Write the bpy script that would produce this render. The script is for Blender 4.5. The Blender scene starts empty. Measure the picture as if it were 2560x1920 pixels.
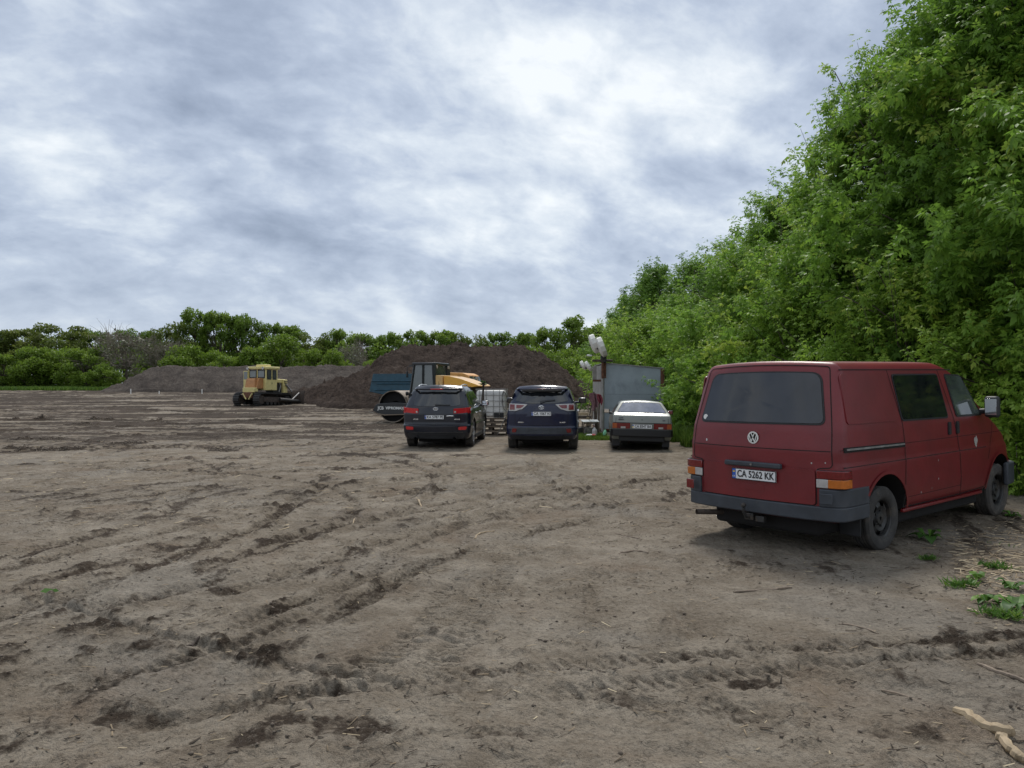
import bpy, bmesh, math, random
import numpy as np
from mathutils import Vector, Matrix, Euler

random.seed(7)
rng = np.random.default_rng(7)
PI = math.pi
S = bpy.context.scene
C = S.collection

# ------------------------------------------------------------------ camera
CAM_H, F_PX, HOR = 1.637, 1939.0, 974.0
cam_d = bpy.data.cameras.new('camera')
cam_d.sensor_width = 36.0
cam_d.lens = 36.0 * F_PX / 2560.0
cam_d.clip_start, cam_d.clip_end = 0.1, 3000.0
cam = bpy.data.objects.new('camera', cam_d)
C.objects.link(cam)
cam.location = (0, 0, CAM_H)
cam.rotation_euler = (PI / 2 + math.atan(14 / F_PX), 0, 0)
S.camera = cam

# ------------------------------------------------------------------ light
SUN_EL, SUN_AZ = math.radians(56), math.radians(10)      # behind thin cloud, ahead of the viewer and a little right
sd = bpy.data.lights.new('sun', 'SUN')
sd.energy, sd.angle, sd.color = 2.3, math.radians(14), (1.0, 0.96, 0.9)
so = bpy.data.objects.new('sun', sd)
C.objects.link(so)
sdir = Vector((math.sin(SUN_AZ) * math.cos(SUN_EL), math.cos(SUN_AZ) * math.cos(SUN_EL), math.sin(SUN_EL)))
so.rotation_euler = sdir.to_track_quat('Z', 'Y').to_euler()
so.location = (0, 0, 40)

S.view_settings.view_transform = 'Standard'
S.view_settings.look = 'None'
S.view_settings.gamma = 1.0
S.view_settings.use_curve_mapping = False
S.view_settings.exposure = 0.38


# ------------------------------------------------------------------ node helper
class NT:
    def __init__(s, tree):
        s.t = tree
        s.n = tree.nodes
        s.l = tree.links

    def new(s, kind, **kw):
        n = s.n.new(kind)
        for k, v in kw.items():
            if k.startswith('i_'):
                key = k[2:]
                key = int(key) if key.isdigit() else key.replace('_', ' ')
                s.set(n.inputs[key], v)
            else:
                setattr(n, k, v)
        return n

    def set(s, inp, v):
        if isinstance(v, bpy.types.NodeSocket):
            s.l.new(v, inp)
        elif isinstance(v, (tuple, list)) and inp.type == 'RGBA' and len(v) == 3:
            inp.default_value = (*v, 1)
        else:
            inp.default_value = v

    def math(s, op, a, b=None, c=None, clamp=False):
        n = s.n.new('ShaderNodeMath')
        n.operation = op
        n.use_clamp = clamp
        s.set(n.inputs[0], a)
        if b is not None:
            s.set(n.inputs[1], b)
        if c is not None:
            s.set(n.inputs[2], c)
        return n.outputs[0]

    def noise(s, vec, scale, detail=4, rough=0.55, dist=0.0):
        n = s.n.new('ShaderNodeTexNoise')
        if vec is not None:
            s.l.new(vec, n.inputs['Vector'])
        n.inputs['Scale'].default_value = scale
        n.inputs['Detail'].default_value = detail
        n.inputs['Roughness'].default_value = rough
        n.inputs['Distortion'].default_value = dist
        return n.outputs['Fac']

    def ramp(s, fac, stops, interp='LINEAR'):
        n = s.n.new('ShaderNodeValToRGB')
        n.color_ramp.interpolation = interp
        el = n.color_ramp.elements
        while len(el) < len(stops):
            el.new(0.5)
        for e, (p, c) in zip(el, stops):
            e.position = p
            e.color = (*c, 1) if len(c) == 3 else c
        s.set(n.inputs[0], fac)
        return n.outputs[0]

    def mix(s, fac, a, b):
        n = s.n.new('ShaderNodeMix')
        n.data_type = 'RGBA'
        s.set(n.inputs[0], fac)
        s.set(n.inputs[6], a)
        s.set(n.inputs[7], b)
        return n.outputs[2]

    def maprange(s, v, a, b, c=0.0, d=1.0, smooth=True):
        n = s.n.new('ShaderNodeMapRange')
        n.interpolation_type = 'SMOOTHSTEP' if smooth else 'LINEAR'
        s.set(n.inputs[0], v)
        for i, x in enumerate((a, b, c, d)):
            n.inputs[i + 1].default_value = x
        return n.outputs[0]


def pix_dir(px, py):
    """direction in which a spot of the sky stands"""
    v = Vector(((px - 1280) / F_PX, 1.0, (HOR - py) / F_PX))
    return v.normalized()


# ------------------------------------------------------------------ sky
W = bpy.data.worlds.new('World')
S.world = W
W.use_nodes = True
nt = NT(W.node_tree)
for n in list(nt.n):
    nt.n.remove(n)
out = nt.new('ShaderNodeOutputWorld')
bg = nt.new('ShaderNodeBackground')
bg.inputs['Strength'].default_value = 0.1
sky = nt.new('ShaderNodeTexSky', sky_type='NISHITA')
sky.sun_disc = False
sky.sun_elevation = SUN_EL
sky.sun_rotation = SUN_AZ
tc = nt.new('ShaderNodeTexCoord')
sep = nt.new('ShaderNodeSeparateXYZ')
nt.l.new(tc.outputs['Generated'], sep.inputs[0])
zc = nt.math('ADD', nt.math('MAXIMUM', sep.outputs[2], 0.0), 0.50)
cx = nt.math('DIVIDE', sep.outputs[0], zc)
cy = nt.math('DIVIDE', sep.outputs[1], zc)
comb = nt.new('ShaderNodeCombineXYZ')
# the cloud rolls run from upper left to lower right
nt.set(comb.inputs[0], nt.math('ADD', nt.math('MULTIPLY', cx, 0.80), nt.math('MULTIPLY', cy, 0.15)))
nt.set(comb.inputs[1], nt.math('SUBTRACT', nt.math('MULTIPLY', cy, 1.0), nt.math('MULTIPLY', cx, 0.30)))
comb.inputs[2].default_value = 3.3
P = comb.outputs[0]
n1 = nt.noise(P, 4.2, 8, 0.50, 0.3)
n2 = nt.noise(P, 10.0, 9, 0.57, 0.35)
n4 = nt.noise(P, 26.0, 7, 0.6, 0.25)
n3 = nt.noise(P, 1.8, 4, 0.5, 0.2)
b = nt.math('ADD', nt.math('MULTIPLY', nt.math('SUBTRACT', n1, 0.5), 1.75), nt.math('MULTIPLY', nt.math('SUBTRACT', n2, 0.5), 0.95))
b = nt.math('ADD', b, nt.math('MULTIPLY', nt.math('SUBTRACT', n3, 0.5), 0.5))
b = nt.math('ADD', b, nt.math('MULTIPLY', nt.math('SUBTRACT', n4, 0.5), 0.40))
b = nt.math('ADD', b, 0.55)
# thin and thick places of the cloud deck (a direction, a sharpness, how much brighter)
for (px, py, k, a) in ((1500, 30, 30, .22), (1420, 230, 90, .12), (1130, 90, 60, .10), (1230, 480, 140, .10), (1420, 520, 220, .10), (1050, 600, 60, .06),
                       (140, 510, 150, .12), (620, 520, 250, .08), (640, 230, 100, .05), (760, 470, 40, -.15), (1000, 190, 120, -.10), (1720, 430, 40, -.15),
                       (1570, 130, 300, -.12), (300, 380, 60, -.07), (900, 330, 80, -.05), (150, 690, 60, -.05), (650, 740, 150, -.04), (1320, 330, 200, -.08)):
    dn = nt.new('ShaderNodeVectorMath', operation='DOT_PRODUCT')
    nt.l.new(tc.outputs['Generated'], dn.inputs[0])
    dn.inputs[1].default_value = pix_dir(px, py)
    e = nt.math('EXPONENT', nt.math('MULTIPLY', nt.math('SUBTRACT', dn.outputs['Value'], 1.0), float(k)))
    b = nt.math('MULTIPLY_ADD', e, float(a), b)
# extra brightness added to the unseen sky behind the viewer, lighting camera-facing surfaces
bk_ = nt.maprange(sep.outputs[1], 0.15, -0.5, 0.0, 0.16)
b = nt.math('ADD', b, bk_)
# low over the horizon the deck closes to an even pale layer
low = nt.maprange(sep.outputs[2], 0.0, 0.20, 1.0, 0.0)
b = nt.math('ADD', nt.math('MULTIPLY', b, nt.math('SUBTRACT', 1.0, nt.math('MULTIPLY', low, 0.55))), nt.math('MULTIPLY', low, 0.33))
ccol = nt.ramp(b, [(0.0, (.235, .283, .372)), (.25, (.305, .36, .46)), (.5, (.405, .465, .565)), (.75, (.56, .615, .68)), (1.0, (.73, .765, .79))])
sc10 = nt.new('ShaderNodeVectorMath', operation='SCALE')
nt.l.new(ccol, sc10.inputs[0])
sc10.inputs['Scale'].default_value = 10.0
skymix = nt.mix(0.94, sky.outputs[0], sc10.outputs[0])
nt.l.new(skymix, bg.inputs['Color'])
nt.l.new(bg.outputs[0], out.inputs[0])


# ------------------------------------------------------------------ materials
def pm(name, col, rough=.5, metal=0.0, var=.15, scale=6.0, bump=0.0, bscale=60.0, coat=0.0, coatr=.08, col2=None, c2scale=3.0, c2lo=.55, c2hi=.7, spec=.5, ior=1.5, trans=0.0):
    m = bpy.data.materials.new(name)
    m.use_nodes = True
    t = NT(m.node_tree)
    p = t.n['Principled BSDF']
    co = t.new('ShaderNodeTexCoord').outputs['Object']
    f = t.noise(co, scale, 5, .6)
    a = tuple(max(0, c * (1 - var)) for c in col)
    c_ = tuple(min(1, c * (1 + var)) for c in col)
    base = t.mix(t.maprange(f, .3, .7), a, c_)
    if col2 is not None:
        g = t.noise(co, c2scale, 6, .65, .4)
        fac = t.maprange(g, c2lo, c2hi)
        base = t.mix(fac, base, col2)
        t.set(p.inputs['Roughness'], t.maprange(fac, 0, 1, rough, min(1, rough + .35)))
    else:
        r = t.maprange(f, .2, .8, max(0, rough - .05), min(1, rough + .07))
        t.set(p.inputs['Roughness'], r)
    t.set(p.inputs['Base Color'], base)
    p.inputs['Metallic'].default_value = metal
    p.inputs['Specular IOR Level'].default_value = spec
    p.inputs['IOR'].default_value = ior
    p.inputs['Coat Weight'].default_value = coat
    p.inputs['Coat Roughness'].default_value = coatr
    p.inputs['Transmission Weight'].default_value = trans
    if bump:
        bn = t.new('ShaderNodeBump')
        bn.inputs['Strength'].default_value = bump
        bn.inputs['Distance'].default_value = .02
        t.set(bn.inputs['Height'], t.noise(co, bscale, 5, .6))
        t.l.new(bn.outputs[0], p.inputs['Normal'])
    return m


M = {}
M['van_red'] = pm('van_red', (.148, .008, .0115), .42, var=.14, scale=2.2, bump=.30, bscale=2.4, coat=.14, coatr=.3, col2=(.105, .022, .021), c2scale=2.6, c2lo=.62, c2hi=.9)
M['glass'] = pm('dark_glass', (.010, .012, .014), .04, var=.2, spec=.7, ior=1.6)
M['rear_glass'] = pm('dusty_rear_glass', (.020, .023, .030), .07, var=.3, scale=2, spec=.6, ior=1.5)
M['side_glass'] = pm('side_glass', (.06, .075, .07), .05, var=.3, scale=3, spec=.8, ior=1.7)
M['hatch_glass'] = pm('pale_rear_glass', (.12, .125, .17), .06, var=.25, scale=4, spec=.9, ior=2.0)
M['rubber'] = pm('tyre_rubber', (.040, .038, .036), .85, var=.25, scale=9, bump=.3, bscale=120, col2=(.10, .088, .075), c2scale=7, c2lo=.5, c2hi=.75)
M['dusty_rubber'] = pm('dusty_tyre_rubber', (.055, .05, .046), .9, var=.25, scale=9, bump=.3, bscale=120, col2=(.135, .115, .095), c2scale=5, c2lo=.42, c2hi=.7)
M['black'] = pm('black_plastic', (.022, .023, .026), .55, var=.2)
M['seal'] = pm('black_seal', (.012, .012, .013), .6, var=.1)
M['gap'] = pm('gap_and_crease_black', (.009, .008, .008), .9, var=.1)  # near-black of joints and hollows; also paints the shade lines of creases
M['bumper'] = pm('grey_bumper_plastic', (.038, .044, .054), .6, var=.2, scale=5, col2=(.09, .085, .08), c2scale=4, c2lo=.55, c2hi=.8)
M['steel_black'] = pm('black_steel_rim', (.022, .022, .022), .5, var=.25, scale=12, col2=(.08, .065, .05), c2scale=8, c2lo=.5, c2hi=.75)
M['rust'] = pm('rusty_steel', (.13, .055, .03), .85, var=.35, scale=14, bump=.4, bscale=60, col2=(.06, .035, .025), c2scale=9)
M['drum_skin'] = pm('dusty_drum_steel', (.23, .19, .15), .7, .2, var=.3, scale=6, col2=(.12, .095, .075), c2scale=4)
M['earthy'] = pm('mud_caked_steel', (.060, .046, .037), .9, var=.35, scale=8, bump=.4, bscale=40, col2=(.10, .06, .04), c2scale=7)
M['steel'] = pm('worn_steel', (.28, .27, .26), .45, .7, var=.25, scale=10)
M['dark_steel'] = pm('dark_steel', (.035, .034, .033), .55, .3, var=.3, scale=10, col2=(.09, .07, .055), c2scale=6)
M['chrome'] = pm('chrome', (.75, .76, .78), .18, 1.0, var=.04)
M['alloy'] = pm('alloy_rim', (.55, .56, .58), .32, .85, var=.08)
M['white_paint'] = pm('white_paint', (.72, .72, .69), .45, var=.06)
M['plate'] = pm('plate_white', (.74, .75, .76), .4, var=.04)
M['plate_blue'] = pm('plate_blue', (.02, .09, .42), .4, var=.05)
M['plate_yellow'] = pm('plate_yellow', (.75, .55, .05), .4, var=.05)
M['plate_text'] = pm('plate_lettering', (.015, .015, .017), .5, var=.05)
M['lamp_red'] = pm('red_lamp', (.15, .006, .009), .16, var=.15, scale=30, coat=.6)
M['lamp_bright'] = pm('bright_red_lamp', (.50, .018, .022), .14, var=.15, scale=30, coat=.6)
M['lamp_orange'] = pm('orange_lamp', (.48, .13, .014), .16, var=.12, scale=30, coat=.6)
M['lamp_darkorange'] = pm('dull_orange_lamp', (.33, .07, .015), .18, var=.12, scale=30, coat=.6)
M['lamp_white'] = pm('clear_lamp', (.42, .40, .385), .14, var=.12, scale=30, coat=.6)
M['mirror'] = pm('mirror_glass', (.8, .8, .82), .04, 1.0, var=.02)
M['suv_black'] = pm('blue_black_paint', (.008, .0105, .019), .3, var=.1, coat=.55, coatr=.05, spec=.3)
M['suv_navy'] = pm('navy_paint', (.007, .011, .036), .3, var=.1, coat=.55, coatr=.05, spec=.3)
M['silver'] = pm('silver_green_paint', (.175, .186, .165), .38, .2, var=.06, coat=.7, coatr=.12)
M['yellow'] = pm('faded_yellow_paint', (.62, .53, .22), .55, var=.1, scale=4, col2=(.30, .17, .07), c2scale=3.5, c2lo=.64, c2hi=.72)
M['tank_orange'] = pm('orange_tank_paint', (.42, .20, .075), .6, var=.14, scale=5, col2=(.27, .14, .07), c2scale=3)
M['roller_yellow'] = pm('roller_yellow_paint', (.72, .36, .02), .35, var=.06, coat=.5, coatr=.1)
M['truck_orange'] = pm('truck_orange_paint', (.58, .28, .07), .5, var=.12, scale=4)
M['tan'] = pm('tan_panel_paint', (.60, .38, .15), .5, var=.1)
M['tipper_blue'] = pm('tipper_blue_paint', (.018, .066, .100), .5, var=.2, scale=3, col2=(.07, .075, .08), c2scale=2, c2lo=.6, c2hi=.8)
M['cab_black'] = pm('black_cab_paint', (.013, .016, .019), .4, var=.15, coat=.3)
M['shed_blue'] = pm('grey_blue_sheet', (.29, .335, .375), .5, var=.12, scale=1.3, bump=.4, bscale=2.0, col2=(.22, .255, .285), c2scale=1.6, c2lo=.5, c2hi=.75)
M['shed_grey'] = pm('weathered_grey_sheet', (.28, .27, .25), .7, var=.2, scale=4, col2=(.15, .09, .06), c2scale=5, c2lo=.58, c2hi=.72)
M['wood'] = pm('weathered_wood', (.20, .155, .115), .85, var=.3, scale=8, bump=.3, bscale=50)
M['wood_dark'] = pm('dark_old_wood', (.075, .058, .045), .9, var=.35, scale=8, bump=.3, bscale=50)
M['wood_pale'] = pm('pale_wood', (.33, .25, .155), .75, var=.25, scale=7, bump=.3, bscale=60, col2=(.25, .17, .10), c2scale=6, c2lo=.55, c2hi=.72)
M['ibc'] = pm('white_tank_plastic', (.60, .59, .57), .5, var=.08, scale=3)
M['green_bottle'] = pm('green_plastic', (.25, .62, .38), .4, var=.1)
M['red_plastic'] = pm('red_plastic', (.45, .02, .03), .4, var=.1)
M['cloth'] = pm('faded_maroon_cloth', (.17, .085, .095), .9, var=.3, scale=12)
M['cloth_red'] = pm('red_cloth', (.26, .05, .07), .9, var=.3, scale=12)
M['dish'] = pm('white_dish_plastic', (.64, .63, .59), .5, var=.06, scale=5)
M['hose'] = pm('grey_hose', (.12, .115, .105), .6, var=.15)
M['twig'] = pm('grey_twigs', (.20, .165, .135), .9, var=.25, scale=14)
M['bark'] = pm('bark', (.085, .068, .052), .9, var=.35, scale=14, bump=.5, bscale=30)


def leafmat(name, dark, light, tip, transl=.35, rough=.5):
    m = bpy.data.materials.new(name)
    m.use_nodes = True
    t = NT(m.node_tree)
    p = t.n['Principled BSDF']
    a = t.new('ShaderNodeAttribute', attribute_name='tint')
    oi = t.new('ShaderNodeObjectInfo')
    f = t.math('ADD', a.outputs['Fac'], t.math('MULTIPLY', t.math('SUBTRACT', oi.outputs['Random'], .5), .22))
    col = t.ramp(f, [(0.0, dark), (.55, light), (1.0, tip)])
    t.set(p.inputs['Base Color'], col)
    p.inputs['Roughness'].default_value = rough
    p.inputs['Specular IOR Level'].default_value = .22
    tr = t.new('ShaderNodeBsdfTranslucent')
    t.set(tr.inputs['Color'], t.mix(.25, col, light))
    mx = t.new('ShaderNodeMixShader')
    mx.inputs[0].default_value = transl
    t.l.new(p.outputs[0], mx.inputs[1])
    t.l.new(tr.outputs[0], mx.inputs[2])
    t.l.new(mx.outputs[0], t.n['Material Output'].inputs['Surface'])
    return m


M['leaf'] = leafmat('maple_leaves', (0.100, 0.191, 0.028), (0.195, 0.343, 0.048), (0.438, 0.499, 0.090), .5)
M['leaf_shrub'] = leafmat('shrub_leaves', (0.134, 0.230, 0.030), (0.230, 0.368, 0.048), (0.437, 0.492, 0.089), .5)
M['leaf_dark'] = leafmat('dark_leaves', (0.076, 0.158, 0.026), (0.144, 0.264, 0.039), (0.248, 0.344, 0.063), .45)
M['leaf_far'] = leafmat('far_leaves', (.080, .138, .020), (.155, .245, .034), (.23, .30, .048), .45)
M['leaf_olive'] = leafmat('olive_leaves', (.070, .106, .018), (.128, .170, .032), (.19, .205, .05), .42)
M['leaf_light'] = leafmat('light_green_leaves', (0.094, 0.156, 0.018), (0.156, 0.242, 0.030), (0.213, 0.295, 0.041), .45)
M['leaf_grey'] = leafmat('grey_green_leaves', (.11, .12, .075), (.16, .16, .11), (.20, .19, .13), .35)
M['grass'] = leafmat('grass_blades', (.05, .10, .015), (.11, .19, .03), (.24, .30, .07), .3)
M['weed'] = leafmat('weed_leaves', (0.038, 0.098, 0.019), (0.090, 0.188, 0.030), (0.188, 0.285, 0.053), .3)
M['straw'] = leafmat('straw', (.10, .075, .05), (.26, .20, .13), (.48, .40, .27), 0.0, .8)


# ------------------------------------------------------------------ mesh builder
class MB:
    def __init__(s):
        s.v, s.f, s.m = [], [], []

    def add(s, vs, fs, mi=0):
        o = len(s.v)
        s.v += [tuple(v) for v in vs]
        for f in fs:
            s.f.append(tuple(i + o for i in f))
            s.m.append(mi)
        return s

    def box(s, c, d, R=None, mi=0):
        hx, hy, hz = d[0] / 2, d[1] / 2, d[2] / 2
        vs = []
        for x, y, z in ((-1, -1, -1), (1, -1, -1), (1, 1, -1), (-1, 1, -1), (-1, -1, 1), (1, -1, 1), (1, 1, 1), (-1, 1, 1)):
            p = Vector((x * hx, y * hy, z * hz))
            if R is not None:
                p = R @ p
            vs.append(p + Vector(c))
        return s.add(vs, [(0, 3, 2, 1), (4, 5, 6, 7), (0, 1, 5, 4), (1, 2, 6, 5), (2, 3, 7, 6), (3, 0, 4, 7)], mi)

    def bx(s, x0, x1, y0, y1, z0, z1, mi=0):
        return s.box(((x0 + x1) / 2, (y0 + y1) / 2, (z0 + z1) / 2), (abs(x1 - x0), abs(y1 - y0), abs(z1 - z0)), None, mi)

    def tube(s, pts, r, n=8, cap=True, mi=0):
        pts = [Vector(p) for p in pts]
        rs = r if isinstance(r, (list, tuple)) else [r] * len(pts)
        rings = []
        up = Vector((0, 0, 1))
        for i, p in enumerate(pts):
            t = (pts[min(i + 1, len(pts) - 1)] - pts[max(i - 1, 0)])
            t = t.normalized() if t.length > 1e-9 else Vector((0, 0, 1))
            a = t.cross(up)
            if a.length < 1e-3:
                a = t.cross(Vector((1, 0, 0)))
            a.normalize()
            b_ = t.cross(a)
            rings.append([p + (a * math.cos(2 * PI * k / n) + b_ * math.sin(2 * PI * k / n)) * rs[i] for k in range(n)])
        vs = [v for rg in rings for v in rg]
        fs = []
        for i in range(len(pts) - 1):
            for k in range(n):
                k2 = (k + 1) % n
                fs.append((i * n + k, i * n + k2, (i + 1) * n + k2, (i + 1) * n + k))
        if cap:
            fs.append(tuple(range(n))[::-1] if False else tuple(range(n)))
            fs.append(tuple((len(pts) - 1) * n + k for k in range(n))[::-1])
        return s.add(vs, fs, mi)

    def lathe(s, prof, c=(0, 0, 0), axis=(0, 1, 0), n=40, mi=0, arc=2 * PI, a0=0.0):
        """prof: (radius, height along axis)"""
        ax = Vector(axis).normalized()
        e1 = ax.cross(Vector((0, 0, 1)))
        if e1.length < 1e-3:
            e1 = Vector((1, 0, 0))
        e1.normalize()
        e2 = ax.cross(e1)
        c = Vector(c)
        full = abs(arc - 2 * PI) < 1e-6
        cols = n if full else n + 1
        vs, fs = [], []
        for r, h in prof:
            for k in range(cols):
                a = a0 + arc * k / n
                vs.append(c + ax * h + (e1 * math.cos(a) + e2 * math.sin(a)) * r)
        for i in range(len(prof) - 1):
            for k in range(n):
                k2 = (k + 1) % cols
                fs.append((i * cols + k, i * cols + k2, (i + 1) * cols + k2, (i + 1) * cols + k))
        return s.add(vs, fs, mi)

    def prism(s, poly, h0, h1, fn, mi=0):
        n = len(poly)
        vs = [fn(a, b_, h0) for a, b_ in poly] + [fn(a, b_, h1) for a, b_ in poly]
        fs = [tuple(range(n))[::-1], tuple(range(n, 2 * n))] + [(k, (k + 1) % n, n + (k + 1) % n, n + k) for k in range(n)]
        return s.add(vs, fs, mi)

    def build(s, name, mats, parent=None, bevel=0.0, angle=38, loc=None, fix=True, seg=2):
        me = bpy.data.meshes.new(name)
        me.from_pydata(s.v, [], s.f)
        if not isinstance(mats, (list, tuple)):
            mats = [mats]
        for m in mats:
            me.materials.append(M[m] if isinstance(m, str) else m)
        me.polygons.foreach_set('material_index', s.m)
        if fix:
            bm = bmesh.new()
            bm.from_mesh(me)
            bmesh.ops.recalc_face_normals(bm, faces=bm.faces)
            bm.to_mesh(me)
            bm.free()
        me.polygons.foreach_set('use_smooth', [True] * len(me.polygons))
        me.set_sharp_from_angle(angle=math.radians(angle))
        o = bpy.data.objects.new(name, me)
        C.objects.link(o)
        if parent is not None:
            o.parent = parent
        if loc is not None:
            o.location = loc
        if bevel:
            md = o.modifiers.new('bevel', 'BEVEL')
            md.width = bevel
            md.segments = seg
            md.limit_method = 'ANGLE'
            md.angle_limit = math.radians(40)
        return o


def np_mesh(name, V, F, mat, tint=None, smooth=False, extra=None):
    me = bpy.data.meshes.new(name)
    V = np.ascontiguousarray(V, dtype=np.float32)
    F = np.ascontiguousarray(F, dtype=np.int32)
    k = F.shape[1]
    me.vertices.add(len(V))
    me.vertices.foreach_set('co', V.ravel())
    me.loops.add(F.size)
    me.loops.foreach_set('vertex_index', F.ravel())
    me.polygons.add(len(F))
    me.polygons.foreach_set('loop_start', np.arange(len(F), dtype=np.int32) * k)
    try:
        me.polygons.foreach_set('loop_total', np.full(len(F), k, dtype=np.int32))
    except Exception:
        pass
    if smooth:
        me.polygons.foreach_set('use_smooth', np.ones(len(F), dtype=bool))
    me.update(calc_edges=True)
    if tint is not None:
        at = me.attributes.new('tint', 'FLOAT', 'FACE')
        at.data.foreach_set('value', np.ascontiguousarray(tint, dtype=np.float32))
    for nm, vals in (extra or {}).items():
        at = me.attributes.new(nm, 'FLOAT', 'POINT')
        at.data.foreach_set('value', np.ascontiguousarray(vals, dtype=np.float32))
    me.materials.append(M[mat] if isinstance(mat, str) else mat)
    return me


def link(name, me, parent=None, loc=None):
    o = bpy.data.objects.new(name, me)
    C.objects.link(o)
    if parent is not None:
        o.parent = parent
    if loc is not None:
        o.location = loc
    return o


def tag(o, label=None, cat=None, group=None, kind=None):
    if label:
        o['label'] = label
    if cat:
        o['category'] = cat
    if group:
        o['group'] = group
    if kind:
        o['kind'] = kind
    return o


def thing(name, label, cat, loc=(0, 0, 0), rot=(0, 0, 0), group=None):
    o = bpy.data.objects.new(name, None)
    o.empty_display_size = .2
    C.objects.link(o)
    o.location = loc
    o.rotation_euler = rot
    return tag(o, label, cat, group)


# ------------------------------------------------------------------ noise in numpy
def _hash(ix, iy, seed):
    h = (ix.astype(np.int64) * 374761393 + iy.astype(np.int64) * 668265263 + seed * 974711) & 0x7fffffff
    h = ((h ^ (h >> 13)) * 1274126177) & 0x7fffffff
    return ((h ^ (h >> 16)) & 0xffff).astype(np.float32) / 65535.0


def vnoise(x, y, seed=0):
    ix, iy = np.floor(x), np.floor(y)
    fx, fy = (x - ix).astype(np.float32), (y - iy).astype(np.float32)
    ix, iy = ix.astype(np.int64), iy.astype(np.int64)
    u, v = fx * fx * fx * (fx * (fx * 6 - 15) + 10), fy * fy * fy * (fy * (fy * 6 - 15) + 10)

    def g(a, b_, dx, dy):
        t = _hash(ix + a, iy + b_, seed) * (2 * np.pi)
        return np.cos(t) * dx + np.sin(t) * dy
    n00, n10, n01, n11 = g(0, 0, fx, fy), g(1, 0, fx - 1, fy), g(0, 1, fx, fy - 1), g(1, 1, fx - 1, fy - 1)
    a = n00 + (n10 - n00) * u
    b_ = n01 + (n11 - n01) * u
    return (a + (b_ - a) * v) * 1.4


def fbm(x, y, oct=4, seed=0, gain=.5, lac=2.03):
    s, a = 0, 1.0
    for i in range(oct):
        s = s + a * vnoise(x, y, seed + 31 * i)
        x, y, a = x * lac + 17.3, y * lac - 9.1, a * gain
    return s


def sstep(a, b_, x):
    t = np.clip((x - a) / (b_ - a), 0, 1)
    return t * t * (3 - 2 * t)


# ------------------------------------------------------------------ ground
def G(px, py, z=0.0):
    d = (CAM_H - z) * F_PX / (py - HOR)
    return ((px - 1280) / F_PX * d, d)


def LQ(*p):        # points read off the lower left quarter
    return [G(x / 1.728, 1100 + y / 1.728) for x, y in p]


def RQ(*p):
    return [G(1280 + x / 1.728, 1100 + y / 1.728) for x, y in p]


BZ_Y = np.array([-600, 0, 20, 36, 48, 55, 70, 95, 120, 200, 700])
BZ_Z = np.array([0, 0, .03, .08, .30, .50, .88, 1.40, 1.95, 2.7, 5.0])


def base_z(x, y):
    x, y = np.asarray(x, float), np.asarray(y, float)
    z = np.interp(y, BZ_Y, BZ_Z)
    z = z + .075 * np.exp(-((x - 5.9) ** 2 + (y - 10.6) ** 2) / (2 * 1.3 ** 2))
    z = z - .035 * np.exp(-((x - 2.6) ** 2 + (y - 22.) ** 2) / (2 * 2.2 ** 2)) + .06 * np.exp(-((x + 2.) ** 2 + (y - 23.) ** 2) / (2 * 2.5 ** 2))
    return z


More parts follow.
